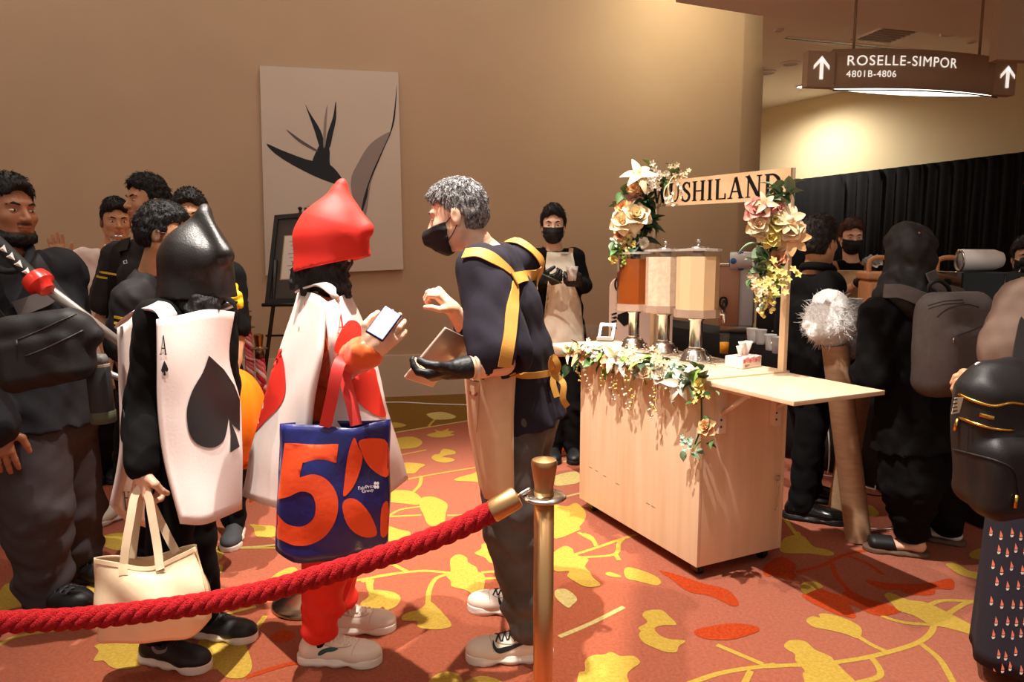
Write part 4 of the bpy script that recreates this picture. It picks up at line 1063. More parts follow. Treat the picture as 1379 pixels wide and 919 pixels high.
# serif capitals as outlines (unit height 1)
def rc(x0, y0, x1, y1): return [(x0, y0), (x1, y0), (x1, y1), (x0, y1)]
def stroke(pts, w, n=6):
    p = cr([V(*q) for q in pts], n); L, Rr = [], []
    W = np.interp(np.linspace(0, 1, len(p)), np.linspace(0, 1, len(w)), w)
    for i in range(len(p)):
        t = nrm(p[min(i + 1, len(p) - 1)] - p[max(i - 1, 0)]); m = V(-t[1], t[0]) * W[i] / 2; L.append(p[i] + m); Rr.append(p[i] - m)
    return [tuple(a) for a in L] + [tuple(a) for a in Rr[::-1]]
sf = lambda x, y, w=.14, t=.045: rc(x - w, y, x + w, y + t)
GL = {
 'W': (1.25, [stroke([(.1, 1), (.38, 0)], (.15, .15), 1), stroke([(.38, 0), (.62, .95)], (.06, .06), 1), stroke([(.58, 1), (.86, 0)], (.15, .15), 1), stroke([(.86, 0), (1.12, 1)], (.06, .06), 1), sf(.12, .955, .13), sf(.6, .955, .13), sf(1.12, .955, .11)]),
 'U': (.98, [rc(.15, .3, .30, 1), rc(.72, .3, .78, 1), stroke([(.225, .32), (.25, .13), (.45, .03), (.66, .12), (.75, .32)], (.15, .13, .09, .06, .06)), sf(.22, .955, .16), sf(.75, .955, .13)]),
 'S': (.74, [stroke([(.60, .80), (.52, .93), (.36, .97), (.20, .88), (.17, .73), (.30, .58), (.48, .46), (.60, .30), (.54, .11), (.36, .02), (.18, .07), (.10, .22)], (.05, .07, .09, .12, .14, .15, .15, .14, .12, .09, .07, .05)), rc(.58, .70, .62, .98), rc(.08, .02, .12, .30)]),
 'H': (1.02, [rc(.16, 0, .31, 1), rc(.71, 0, .86, 1), rc(.3, .47, .72, .53)] + [sf(x, y, .15) for x in (.235, .785) for y in (0, .955)]),
 'I': (.52, [rc(.18, 0, .33, 1), sf(.255, 0, .16), sf(.255, .955, .16)]),
 'L': (.84, [rc(.16, 0, .31, 1), rc(.16, 0, .74, .05), rc(.70, 0, .76, .28), sf(.235, .955, .16)]),
 'A': (1.06, [stroke([(.52, 1), (.86, 0)], (.16, .16), 1), stroke([(.50, .98), (.20, 0)], (.06, .06), 1), rc(.28, .30, .74, .36), sf(.2, 0, .14), sf(.86, 0, .15)]),
 'N': (1.06, [rc(.18, 0, .24, 1), rc(.80, 0, .86, 1), stroke([(.18, 1), (.83, .0)], (.17, .17), 1), sf(.21, 0, .13), sf(.16, .955, .12), sf(.83, .955, .13)]),
 'D': (1.0, [rc(.16, 0, .31, 1), stroke([(.25, .975), (.55, .95), (.80, .75), (.82, .5), (.80, .25), (.55, .05), (.25, .025)], (.05, .08, .15, .16, .15, .08, .05)), sf(.2, 0, .12), sf(.2, .955, .12)]),
}
word = 'WUSHILAND'; tot = sum(GL[c][0] for c in word); X0, X1 = CLEN - .01, .045; lh = .100; sc = (X0 - X1) / tot; xx = 0
for c in word:
    vf = []
    for pl in GL[c][1]:
        P_, f_ = fill2d(pl, None); a = X0 - (xx + P_[:, 0]) * sc
        z = bz(a) - bh + .019 + P_[:, 1] * lh
        for sh_ in (-.002, .002): vf.append((np.array([ct(a[i] + sh_, bb - .0082, z[i]) for i in range(len(a))]), f_))
    obj('letter', join(*vf), INKB, brd, smooth=False); xx += GL[c][0]

# three drink dispensers
def dispenser(px, py, liq, label, lid=True, sc=1.):
    c = gp(px, py, CZ); t = thing('drink_dispenser', label, 'dispenser', c, 'drink dispensers on the cart')
    S = lambda pr: [(r * sc, z * sc) for r, z in pr]
    obj('base', lathe(S([(.078, 0), (.080, .012), (.072, .020), (.070, .034), (.058, .046), (.056, .056), (.042, .066), (.034, .072)]), c, 32), STEEL, t)
    obj('stem', lathe(S([(.034, .070), (.031, .08), (.031, .205), (.040, .212), (.040, .222)]), c, 24), STEEL, t)
    for i in range(8):
        a = i * math.pi / 4
        obj('base_stud', lathe([(.006, 0), (.006, .02), (.0001, .024)], c + V(.073 * sc * math.cos(a), .073 * sc * math.sin(a), .012), 8), STEEL, t)
    ang = .35
    obj('liquid', lathe(S([(.0001, .262), (.101, .262), (.101, .515), (.0001, .515)]), c, 10, ang0=ang), liq, t, smooth=False)
    obj('tank', join(lathe(S([(.106, .252), (.106, .545)]), c, 10, ang0=ang)), GLASS, t, smooth=False)
    obj('tank_floor', lathe(S([(.108, .222), (.110, .226), (.110, .262), (.100, .262)]), c, 10, ang0=ang), M('tinted_acrylic', (196, 164, 144), .08, alpha=.7), t, smooth=False)
    ld = obj('lid', lathe(S([(.108, .541), (.110, .543), (.110, .551), (.05, .556), (.0001, .557)]), c, 10, ang0=ang), M('lid_acrylic', (206, 196, 188), .1, alpha=.6), t, smooth=False)
    obj('ice_tube', lathe(S([(.030, .46), (.030, .548)]), c, 16), STEEL, t)
    obj('lid_knob', lathe(S([(.05, .553), (.048, .560), (.012, .566), (.006, .572), (.006, .582), (.012, .588), (.010, .596), (.0001, .598)]), c, 20), STEEL, ld)
    o = c + V(0, 0, .236 * sc) - cs * -.1 + cs * 0; q = c + V(0, 0, .238 * sc); dr_ = nrm(cs * 1.0 + cu * .4)
    fa = obj('tap', tube([q + dr_ * .10, q + dr_ * .135, q + dr_ * .14 - V(0, 0, .045)], [.011, .011, .009], 10), STEEL, t)
    obj('tap_lever', join(tube(cr([q + dr_ * .135 + V(0, 0, .01), q + dr_ * .135 + cu * .010 + V(0, 0, .045), q + dr_ * .135 + V(0, 0, .065), q + dr_ * .135 - cu * .010 + V(0, 0, .045), q + dr_ * .135 + V(0, 0, .01)], 4), .0045, 6)), BLK, fa)
    return c
dispenser(853, 470, M('tea_brown', (142, 66, 8), .12, var=.1, vscale=6, coat=.5), 'drink dispenser filled with amber brown tea', sc=.98)
dispenser(893, 477, M('milk_specks', (238, 214, 188), .25, rgb2=(222, 190, 160), vscale=40, coat=.4), 'drink dispenser of pale speckled milk drink between two others')
dispenser(936, 488, M('milk_tea', (236, 198, 154), .25, var=.03, vscale=8, coat=.4), 'drink dispenser filled with smooth pale milk tea', sc=1.0)
tr = thing('drip_tray', 'long steel wire drip tray under the dispensers', 'tray', ct(.4, .15, CZ))
p0, p1 = gp(842, 474, CZ), gp(975, 494, CZ); td = nrm(p1 - p0); tn = V(-td[1], td[0], 0)
for k in (-.06, .09): obj('rail', tube([p0 + tn * k + V(0, 0, .014), p1 + tn * k + V(0, 0, .014)], .003, 6), STEEL, tr)
for i in range(22):
    p = p0 + (p1 - p0) * i / 21; obj('wire', tube([p + tn * -.06 + V(0, 0, .002), p + tn * -.06 + V(0, 0, .016), p + tn * .09 + V(0, 0, .016), p + tn * .09 + V(0, 0, .002)], .0016, 5), STEEL, tr)
# juice glass, tissue box, cups
def tumbler(px, py, r, h, label, liq=None, lvl=.5, z=CZ, group=None, base=None):
    c = gp(px, py, z) if base is None else base; t = thing('glass_tumbler', label, 'glass', c, group)
    obj('glass', lathe([(r * .86, 0), (r * .9, .004), (r, h), (r * .94, h), (r * .84, .008), (.0001, .008)], c, 24), GLASS, t)
    if liq: obj('drink', lathe([(.0001, .009), (r * .83, .009), (r * .90, h * lvl), (.0001, h * lvl)], c, 24), liq, t)
    return c
tumbler(975, 478, .026, .115, 'clear glass of bright orange juice beside the tissue box', M('orange_juice', (240, 160, 30), .2), .58)
CUPM = M('plastic_cup', (228, 226, 222), .12, alpha=.4)
for i, (px, py) in enumerate(((1037, 472), (1046, 476), (1024, 464), (1012, 462))):
    c = gp(px, py, CZ); t = single('plastic_cup', lathe([(.022, 0), (.024, .002), (.034, .085), (.036, .087), (.034, .09), (.031, .084), (.021, .004), (.0001, .004)], c, 20), CUPM, 'clear plastic cup in the cluster behind the tissue box', 'cup', c, 'plastic cups behind the tissue box')
a0 = gp(1000, 498, CZ); tdx = nrm(gp(1040, 492, CZ) - a0); tdy = V(-tdx[1], tdx[0], 0); TB = np.array([tdx, tdy, V(0, 0, 1)]).T
t = thing('tissue_box', 'white floral tissue packet with tissues pulled up on the cart flap', 'tissue box', a0)
TW, TD = .145, .10
obj('carton', bbox_round((0, 0, 0), (TW, TD, .055), .006, TB, a0, 2), M('tissue_white', (240, 226, 216), .5), t)
PINK = M('print_pink', (222, 110, 120), .5); PINK2 = M('print_rose', (236, 160, 160), .5)
for i in range(6):
    w = .016 + .006 * (i % 2); x = .012 + i * .022
    obj('print_flower', slab([(x + w * .6 * math.cos(k) * (1 + .25 * math.cos(5 * k)), .036 + (i % 2) * .006 + w * .6 * math.sin(k) * (1 + .25 * math.cos(5 * k))) for k in np.linspace(0, 6.28, 26)[:-1]], 0, .0006, a0 - tdy * .0004, tdx, V(0, 0, 1), -tdy), (PINK, PINK2)[i % 2], t, smooth=False)
for i in range(7):
    x, y = .015 + .019 * i, .03 + .04 * (i % 2); w = .014
    obj('print_flower', slab([(x + w * math.cos(k) * (1 + .25 * math.cos(5 * k)), y + w * math.sin(k) * (1 + .25 * math.cos(5 * k))) for k in np.linspace(0, 6.28, 26)[:-1]], 0, .0006, a0 + V(0, 0, .0552), tdx, tdy, V(0, 0, 1)), (PINK2, PINK)[i % 3 == 0], t, smooth=False)
PB = M('print_brown', (120, 90, 70), .6)
for i, x in enumerate((.020, .033, .046)):
    obj('print_mark', tube([a0 + tdx * (x + .0042 * math.cos(k)) - tdy * .0006 + V(0, 0, .014 + .006 * math.sin(k)) for k in np.linspace(0, 6.28, 13)[:-1]][: 12 if i < 2 else 7], .0012, 5, closed=i < 2), PB, t)
TS = M('tissue_sheet', (246, 238, 230), .85)
for k, (x, y, s_) in enumerate(((.05, .05, .7), (.085, .05, 1.))):
    rows = []
    for zf in (0, .5, 1):
        rows.append([a0 + tdx * (x + (u - .5) * (.035 + .05 * zf) * s_) + tdy * (y + .012 * math.sin(u * 9 + k * 2) * zf) + V(0, 0, .05 + .075 * zf * (1 - .15 * abs(u - .4)) * s_) for u in np.linspace(0, 1, 7)])
    obj('tissue', patch(rows, 2, 3, .0015), TS, t)
# little metal stand on the left flap, glass bowl
c = gp(815, 458, CZ); t = thing('tablet_stand', 'small grey metal stand with a cut-out back on the cart flap', 'stand', c)
SX = nrm(V(.8, -.25, 0)); GREY = M('grey_metal', (176, 174, 172), .35, .7)
yv = nrm(V(.25, .5, 1.)); nv = np.cross(SX, yv)
for lo, hi in (((-.05, 0), (.05, .02)), ((-.05, .095), (.05, .115)), ((-.05, .02), (-.034, .095)), ((.034, .02), (.05, .095))):
    obj('back_plate', slab([(lo[0], lo[1]), (hi[0], lo[1]), (hi[0], hi[1]), (lo[0], hi[1])], 0, .004, c, SX, yv, nv), GREY, t, smooth=False)
obj('base', box((-.05, -.02, 0), (.05, .08, .006), np.array([SX, np.cross((0, 0, 1), SX), V(0, 0, 1)]).T, c), GREY, t, smooth=False)
obj('lip', box((-.05, -.03, 0), (.05, -.025, .02), np.array([SX, np.cross((0, 0, 1), SX), V(0, 0, 1)]).T, c), GREY, t, smooth=False)
c = gp(795, 452, CZ); single('glass_bowl', lathe([(.03, 0), (.05, .03), (.062, .07), (.058, .07), (.046, .03), (.0001, .006)], c, 24), GLASS, 'clear glass bowl on the cart flap before the masked worker', 'bowl', c)

# ------------------------------------------------------------------ flowers
def petal_mesh(name, L, W, curl, cup, n=5, m=5, base=.25):
    vs = []; fs = []
    for i in range(n + 1):
        u = i / n; w = W * (base + (1 - base) * math.sin(math.pi * min(1, u * 1.0) ** .8) ) * (1 - .55 * max(0, u - .75) / .25)
        for j in range(m + 1):
            v = j / m * 2 - 1
            vs.append((v * w / 2, L * u * math.cos(curl * u), L * u * math.sin(curl * u) + cup * v * v * w))
    for i in range(n):
        for j in range(m): a = i * (m + 1) + j; fs.append((a, a + 1, a + m + 2, a + m + 1))
    return np.array(vs), fs
def rot(v, axis, a):
    axis = nrm(axis); v = np.asarray(v, float)
    return v * math.cos(a) + np.cross(axis, v) * math.sin(a) + np.outer(v @ axis, axis) * (1 - math.cos(a))
def flower(kind, rs):
    """blossom facing +Z, unit radius about 1"""
    parts = []
    if kind == 'rose':
        for ring, (n, L, W, tilt, r0) in enumerate(((5, .95, 1.05, .35, .10), (5, .85, .95, .75, .09), (4, .7, .85, 1.1, .07), (3, .55, .7, 1.35, .04))):
            for i in range(n):
                v, f = petal_mesh('', L, W, -.45 + .15 * ring, .22, 4, 4, .45); v = rot(v, (1, 0, 0), tilt); v = v + V(0, r0, .02 * ring)
                v = rot(v, (0, 0, 1), 2 * math.pi * i / n + ring * .6 + rs.uniform(-.15, .15)); parts.append((v, f))
    elif kind == 'lily':
        for i in range(6):
            v, f = petal_mesh('', 1.25, .55, -.5 if i % 2 else -.8, .25, 5, 3, .3); v = rot(v, (1, 0, 0), .55 + .2 * (i % 2)); parts.append((rot(v, (0, 0, 1), i * math.pi / 3), f))
        for i in range(4): parts.append(tube([(0, 0, .1), (.12 * math.cos(i * 1.57), .12 * math.sin(i * 1.57), .75)], .025, 5))
    elif kind == 'cluster':
        for i in range(11):
            c = rs.normal(0, .45, 3); c[2] = abs(c[2]) * .6
            for k in range(5):
                v, f = petal_mesh('', .3, .24, -.3, .2, 2, 2, .5); v = rot(rot(v, (1, 0, 0), .5), (0, 0, 1), k * 1.2566 + i); parts.append((v + c, f))
    elif kind == 'daisy':
        for i in range(8):
            v, f = petal_mesh('', 1., .55, -.25, .1, 4, 3, .4); v = rot(v, (1, 0, 0), .25 + .1 * (i % 2)); parts.append((rot(v, (0, 0, 1), i * math.pi / 4), f))
        parts.append(lathe([(.22, 0), (.24, .1), (.12, .22), (.0001, .24)], (0, 0, .05), 10))
    v, f = join(*parts); me = mesh_from('blossom_' + kind, v, f); return me
rs = np.random.RandomState(3)
FL = {}
def fmesh(kind, m, k=0):
    key = (kind, m.name, k)
    if key not in FL: me = flower(kind, rs); me.materials.append(m); FL[key] = me
    return FL[key]
def lmat(n, c, c2): return M(n, c, .5, rgb2=c2, vscale=25)
G1, G2, G3, G4 = lmat('leaf_deep', (52, 84, 48), (40, 66, 40)), lmat('leaf_mid', (96, 132, 72), (74, 110, 60)), lmat('leaf_sage', (138, 158, 122), (112, 136, 104)), lmat('leaf_light', (150, 178, 84), (124, 156, 66))
LEAVESM = []
for i, m in enumerate((G1, G2, G3, G4)):
    v, f = petal_mesh('', 1., .62, -.35, .18, 6, 4, .05); v2 = v.copy(); me = mesh_from('leaf_blade', v, f); me.materials.append(m); LEAVESM.append(me)
FM = {k: M('petal_' + k, c, .55, rgb2=c2, vscale=14, sheen=.2) for k, c, c2 in (
    ('cream', (246, 226, 188), (238, 208, 160)), ('peach', (242, 196, 140), (232, 176, 116)), ('white', (250, 242, 226), (240, 228, 204)), ('pink', (232, 168, 150), (216, 140, 126)),
    ('yellow', (240, 220, 130), (228, 204, 110)), ('rust', (214, 150, 104), (198, 126, 84)), ('mint', (196, 220, 200), (170, 200, 180)))}
def face_rot(n, spin):
    s, u, d = frame(n); x = s * math.cos(spin) + u * math.sin(spin); return np.array([x, np.cross(d, x), d]).T
def put_flower(g, kind, col, p, n, r):
    return inst({'rose': 'rose', 'lily': 'lily', 'cluster': 'blossom_cluster', 'daisy': 'daisy'}[kind], fmesh(kind, FM[col], rs.randint(2)), g, p, face_rot(n, rs.uniform(0, 6.28)), r)
def put_leaf(g, p, d, L, ci=None, up=(0, 0, 1)):
    s, u, dd_ = frame(d, up); a = rs.uniform(-.7, .7); s2 = s * math.cos(a) + u * math.sin(a); u2 = np.cross(s2, dd_)
    return inst('leaf', LEAVESM[rs.randint(4) if ci is None else ci], g, p, np.array([s2, dd_, u2]).T, L)
def sprig(g, p, L, mat, nb=9, d=(0, 0, -1), bud=.006):
    d = V(*d); e = [p + nrm(d) * L * k + V(.012 * math.sin(k * 5 + p[0] * 40), .008 * math.cos(k * 4), 0) for k in np.linspace(0, 1, 7)]
    o = obj('sprig', tube(e, .0012, 5), G2, g)
    bl = []
    for k in range(nb):
        q = e[min(6, 1 + int(k * 6 / nb))] + rs.normal(0, .006, 3); bl.append(lathe([(.0001, -bud), (bud * .8, -bud * .4), (bud, 0), (bud * .7, bud * .6), (.0001, bud)], q, 6))
    obj('bud', join(*bl), mat, o)
out = nrm(-cs + V(0, 0, .35))
# garland along the cart's front edge and down its corner
g = thing('flower_garland', 'cream lily and rose garland with greenery along the cart front edge', 'garland', ct(.5, -.02, CZ))
obj('vine', tube(cr([ct(CLEN + .06, -.015, .93)] + [ct(a, -.02 + .01 * math.sin(a * 20), CZ + .012 + .012 * math.sin(a * 13)) for a in np.linspace(CLEN, .0, 9)] + [ct(-.02, -.02, .80), ct(-.02, -.02, .70), ct(-.0, -.03, .62)], 4), .004, 6), G1, g)
for i in range(150):
    a = rs.uniform(-.01, CLEN + .08); p = ct(a, rs.uniform(-.05, .03), CZ + rs.uniform(-.045, .045)); d = nrm(-cs * rs.uniform(.1, 1) + cu * rs.uniform(-1, 1) + V(0, 0, rs.uniform(-.9, .9)))
    put_leaf(g, p, d, rs.uniform(.045, .085))
edge = [('lily', 'cream', 770, 475, .05), ('lily', 'peach', 783, 478, .055), ('cluster', 'white', 796, 470, .04), ('lily', 'cream', 828, 482, .06), ('lily', 'white', 840, 488, .055), ('rose', 'peach', 818, 487, .035), ('cluster', 'cream', 850, 478, .04),
        ('rose', 'white', 861, 500, .035), ('rose', 'cream', 870, 503, .03), ('cluster', 'cream', 885, 487, .045), ('cluster', 'cream', 893, 490, .04), ('rose', 'white', 892, 507, .042), ('cluster', 'mint', 910, 493, .03), ('lily', 'white', 917, 518, .058), ('lily', 'white', 925, 512, .05),
        ('cluster', 'cream', 858, 486, .035), ('cluster', 'white', 805, 478, .025), ('cluster', 'yellow', 945, 532, .028), ('rose', 'yellow', 942, 518, .028), ('rose', 'peach', 952, 577, .036), ('cluster', 'mint', 926, 598, .032)]
for kind, col, px, py, r in edge:
    # on the plane of the cart front, a little proud of it
    d = ray(px, py); t_ = np.dot(ct(0, -.045, 0) - CAM, cs) / np.dot(d, cs); p = CAM + d * t_
    if kind == 'lily' or r > .04: p = p - cs * .0
    put_flower(g, kind, col, p, nrm(-cs + V(rs.uniform(-.3, .3), -.5 + rs.uniform(-.3, .3), .45)), r * 1.22)
for px, py, L in ((931, 520, .07), (945, 512, .08), (955, 525, .07), (938, 545, .06), (960, 533, .06), (948, 560, .06), (955, 565, .05), (945, 595, .06), (962, 592, .05), (950, 598, .05), (922, 590, .06), (930, 610, .05), (938, 606, .045), (919, 607, .05), (765, 490, .08), (762, 500, .07)):
    d = ray(px, py); t_ = np.dot(ct(0, -.035, 0) - CAM, cs) / np.dot(d, cs); put_leaf(g, CAM + d * t_, nrm(-cs * .4 + V(rs.uniform(-1, 1), -.3, rs.uniform(-1, .8))), L, rs.randint(3))
for i, (a, L) in enumerate(((.93, .13), (.86, .17), (.70, .12), (.60, .18), (.57, .14), (.50, .2), (.46, .19), (.28, .2), (.25, .16), (.15, .12))): sprig(g, ct(a, -.045, CZ - .02), L, (FM['yellow'], FM['white'])[i % 2], 14)
# garland hung on the two posts
def post_garland(label, pts, spec, leaves, Y, base, spr, back):
    g = thing('flower_garland', label, 'garland', base)
    obj('vine', tube(cr([at(px, py, Y + .02) for px, py in pts], 5), .004, 6), G1, g)
    for (px, py, spread, n, ci, L) in leaves:
        for i in range(n):
            p = at(px + rs.uniform(-spread, spread), py + rs.uniform(-spread, spread), Y + rs.uniform(-.03, .05))
            put_leaf(g, p, nrm(V(rs.uniform(-1, 1), rs.uniform(-.8, .3), rs.uniform(-1, 1))), L * rs.uniform(.7, 1.2), ci if ci is not None else None)
    for kind, col, px, py, r in spec:
        put_flower(g, kind, col, at(px, py, Y - rs.uniform(.02, .06)), nrm(V(rs.uniform(-.45, .35), -1, rs.uniform(-.1, .6))), r * 1.12)
    for px, py, L, m in spr: sprig(g, at(px, py, Y - .03), L, m, 26, d=(rs.uniform(-.3, .3), -.1, -1), bud=.009)
    return g
gl = post_garland('peach and cream flower swag over the cart sign above the amber tea', [(918, 244), (890, 243), (862, 252), (850, 285), (843, 325), (838, 350)],
    [('lily', 'cream', 860, 238, .075), ('cluster', 'white', 880, 237, .06), ('cluster', 'white', 875, 247, .05), ('rose', 'peach', 853, 254, .035), ('rose', 'peach', 863, 255, .035), ('daisy', 'pink', 853, 270, .05), ('rose', 'peach', 839, 280, .045), ('rose', 'cream', 855, 292, .085), ('rose', 'cream', 838, 300, .065),
     ('rose', 'peach', 841, 308, .055), ('daisy', 'cream', 852, 308, .05), ('rose', 'rust', 834, 318, .03), ('rose', 'peach', 845, 331, .038), ('rose', 'white', 866, 327, .032), ('cluster', 'cream', 906, 236, .05), ('cluster', 'cream', 915, 238, .045), ('cluster', 'white', 830, 325, .03), ('rose', 'yellow', 826, 350, .025), ('cluster', 'yellow', 848, 320, .04)],
    [(882, 238, 9, 12, None, .08), (906, 238, 9, 8, 1, .09), (850, 265, 14, 14, 1, .09), (868, 272, 7, 22, 0, .09), (866, 298, 8, 28, 0, .11), (858, 318, 9, 14, 0, .11), (840, 325, 14, 16, 2, .07), (832, 332, 8, 8, 1, .08), (845, 290, 18, 10, 2, .08)],
    3.86, ct(CLEN, CWID - .05, 1.5), [(843, 315, .12, FM['yellow']), (832, 325, .13, G4)], 0)
for k, (px, py, r) in enumerate(((905, 262, .062), (913, 255, .075))):
    c = at(px, py, 3.76); s_, u_, _ = frame(nrm(V(.35, -1, 0)))
    obj('hoop', tube([c + (s_ * math.cos(q) * .8 + u_ * math.sin(q)) * r for q in np.linspace(0, 6.283, 25)[:-1]], .003, 6, closed=True), FM['cream'], gl)
for px, py, r in ((903, 268, .035), (918, 257, .038), (925, 262, .02)): put_flower(gl, 'cluster', 'white', at(px, py, 3.74), V(0, -1, .2), r)
post_garland('pink, cream and yellow flower swag on the cart post by the flap', [(1048, 252), (1044, 290), (1042, 330), (1040, 365), (1036, 398)],
    [('rose', 'pink', 1022, 284, .060), ('rose', 'cream', 1021, 303, .05), ('rose', 'cream', 1024, 313, .04), ('rose', 'yellow', 1042, 302, .055), ('rose', 'yellow', 1038, 322, .042), ('daisy', 'cream', 1063, 296, .065), ('rose', 'cream', 1064, 310, .055), ('daisy', 'peach', 1066, 321, .07), ('rose', 'rust', 1052, 320, .025), ('lily', 'cream', 1030, 276, .042),
     ('daisy', 'cream', 1050, 312, .05), ('rose', 'rust', 1047, 349, .04), ('cluster', 'yellow', 1045, 368, .06), ('cluster', 'yellow', 1036, 378, .06), ('cluster', 'yellow', 1042, 390, .05), ('cluster', 'cream', 1022, 388, .045), ('cluster', 'yellow', 1030, 396, .04), ('rose', 'pink', 1050, 280, .03), ('rose', 'pink', 1036, 281, .03), ('cluster', 'cream', 1016, 372, .035)],
    [(1041, 288, 7, 12, 1, .06), (1052, 262, 11, 40, 2, .07), (1035, 345, 12, 18, 1, .07), (1018, 332, 6, 5, 2, .08), (1030, 360, 10, 14, 2, .07), (1020, 382, 10, 14, 1, .06), (1044, 335, 12, 12, 0, .07)],
    2.99, ct(0, CWID - .05, 1.45), [(1044, 372, .14, FM['yellow']), (1034, 385, .12, FM['yellow']), (1020, 385, .1, FM['cream']), (1050, 345, .16, G4), (1028, 350, .2, G3)], 0)
# ------------------------------------------------------------------ barriers, easel, counter, tubes
BRASS = M('satin_brass', (206, 162, 112), .38, 1., bump=.02, bscale=250, stretch=(1, 1, .05)); BRASSD = M('dark_bronze', (92, 66, 48), .35, .9)
def stanchion(x, y, label, h=.95, r=.0245, baser=.155, mat=None, basemat=None, ring=True, group=None, headr=.031):
    c = V(x, y, 0); m = mat or BRASS; t = thing('rope_stanchion', label, 'stanchion', c, group)
    obj('base', lathe([(baser, 0), (baser, .012), (baser * .97, .018), (baser * .6, .038), (.05, .052), (r, .06)], c, 40), basemat or m, t)
    obj('pole', lathe([(r, .055), (r, h - .085)], c, 28), m, t)
    obj('collar', lathe([(r, h - .105), (headr * 1.62, h - .103), (headr * 1.75, h - .0985), (headr * 1.62, h - .094), (r, h - .092)], c, 32), STEEL if ring else m, t)
    obj('finial', lathe([(r * .9, h - .092), (r * .95, h - .07), (headr, h - .022), (headr, h - .012), (headr * .93, h - .008), (.0001, h)], c, 32), m, t, auto=35)
    return c
top = at(733, 615, 1.6)
stanchion(top[0], 1.6, 'brass rope stanchion hooked to the red rope beside the white sneakers', h=top[2])
stanchion(-.835, 2.69, 'steel rope stanchion with a domed base behind the red trousers', h=.95, mat=M('tarnished_steel', (170, 150, 126), .25, 1.), basemat=MATS['tarnished_steel'], baser=.145)
bl_c = gp(-66, 868); stanchion(bl_c[0], bl_c[1], 'dark bronze stanchion standing free by the clogs of the bearded man', mat=BRASSD, ring=False)
lc = at(-430, 700, 1.48); stanchion(lc[0], lc[1], 'brass rope stanchion at the other end of the red rope', h=top[2])
ROPE = M('rope_red', (206, 32, 38), .85, rgb2=(160, 12, 20), vscale=130, bump=1., bscale=330, kind='noise', sheen=.03, spec=.15)
def rope(path, label, R=.0142, off=.0135, ns=4, pitch=.135, mat=ROPE, ferr=True, group=None, base=None):
    P_ = cr(path, 14); n = len(P_); seg = np.concatenate([[0], np.cumsum(np.linalg.norm(np.diff(P_, axis=0), axis=1))])
    S_ = np.arange(0, seg[-1], .006); Q = np.array([np.interp(S_, seg, P_[:, i]) for i in range(3)]).T
    t = thing('barrier_rope', label, 'rope', (Q[len(Q) // 2][0], Q[len(Q) // 2][1], Q[:, 2].min()) if base is None else base, group)
    for k in range(ns):
        pts = []
        for i, q in enumerate(Q):
            tg = nrm(Q[min(i + 1, len(Q) - 1)] - Q[max(i - 1, 0)]); s, u, _ = frame(tg); a = S_[i] / pitch * 2 * math.pi + k * 2 * math.pi / ns
            pts.append(q + (s * math.cos(a) + u * math.sin(a)) * off)
        obj('strand', tube(pts, R, 8), mat[k % len(mat)] if isinstance(mat, (list, tuple)) else mat, t)
    return t, Q
ring = top + V(-.052, 0, -.098)
r0 = at(662, 690, 1.585); r1 = at(690, 673, 1.592)
rp, Q = rope([r0 + nrm(r0 - r1) * -.01, at(600, 719, 1.58), at(480, 761, 1.575), at(330, 803, 1.57), at(180, 826, 1.56), at(60, 836, 1.55), at(-60, 836, 1.54), at(-220, 805, 1.52), at(-360, 745, 1.5)],
     'thick twisted red barrier rope with brass ends across the foreground')
ax = nrm(r1 - r0)
obj('ferrule', lathe([(.026, 0), (.0275, .004), (.0275, .066), (.024, .072), (.008, .074)], r0, 28, axis=ax), BRASS, rp, auto=35)
obj('hook', tube(cr([r0 + ax * .072, r0 + ax * .10, (r0 + ax * .12 + ring) / 2 + V(0, 0, .004), ring + V(-.006, -.012, .008), ring + V(.006, -.004, .010), ring + V(.004, .008, 0)], 5), .0048, 8), STEEL, rp)
rr = at(-372, 738, 1.5); lring = V(lc[0] + .052, lc[1], top[2] - .098); ax2 = nrm(lring - rr)
obj('ferrule', lathe([(.026, 0), (.0275, .004), (.0275, .066), (.024, .072), (.008, .074)], rr, 28, axis=ax2), BRASS, rp, auto=35)
obj('hook', tube([rr + ax2 * .072, lring], .0048, 8), STEEL, rp)
# parked stanchions with short striped ropes beside the orange balloon
PKR = [M('rope_pink', (226, 120, 130), .7, bump=.5, bscale=200), M('rope_crimson', (178, 32, 52), .7, bump=.5, bscale=200), M('rope_blush', (240, 200, 200), .7)]
for px, py, Y, lb in ((330, 405, 6.3, 'tallest bronze stanchion parked by the easel'), (333, 424, 5.4, 'middle bronze stanchion parked with a pink striped rope'), (348, 449, 4.4, 'bronze stanchion with pink striped rope beside the orange balloon')):
    c = at(px, py, Y); stanchion(c[0], Y, lb, h=c[2], mat=M('aged_bronze', (150, 108, 70), .3, .95), ring=False, group=None)
for a, b, Y, lb in (((333, 446), (337, 510), 5.36, 'pink and red striped rope hanging beside the middle bronze stanchion'), ((350, 483), (352, 540), 4.35, 'pink and white striped rope hanging from the stanchion by the balloon')):
    p0, p1 = at(*a, Y), at(*b, Y); p1[2] = p1[2] - .15
    t, _ = rope([p0, p0 * .6 + p1 * .4 + V(.01, -.01, 0), p1], lb, .016, .016, 4, .14, PKR)
    obj('ferrule', lathe([(.03, 0), (.03, .05), (.01, .055)], p0, 20), BRASSD, t)
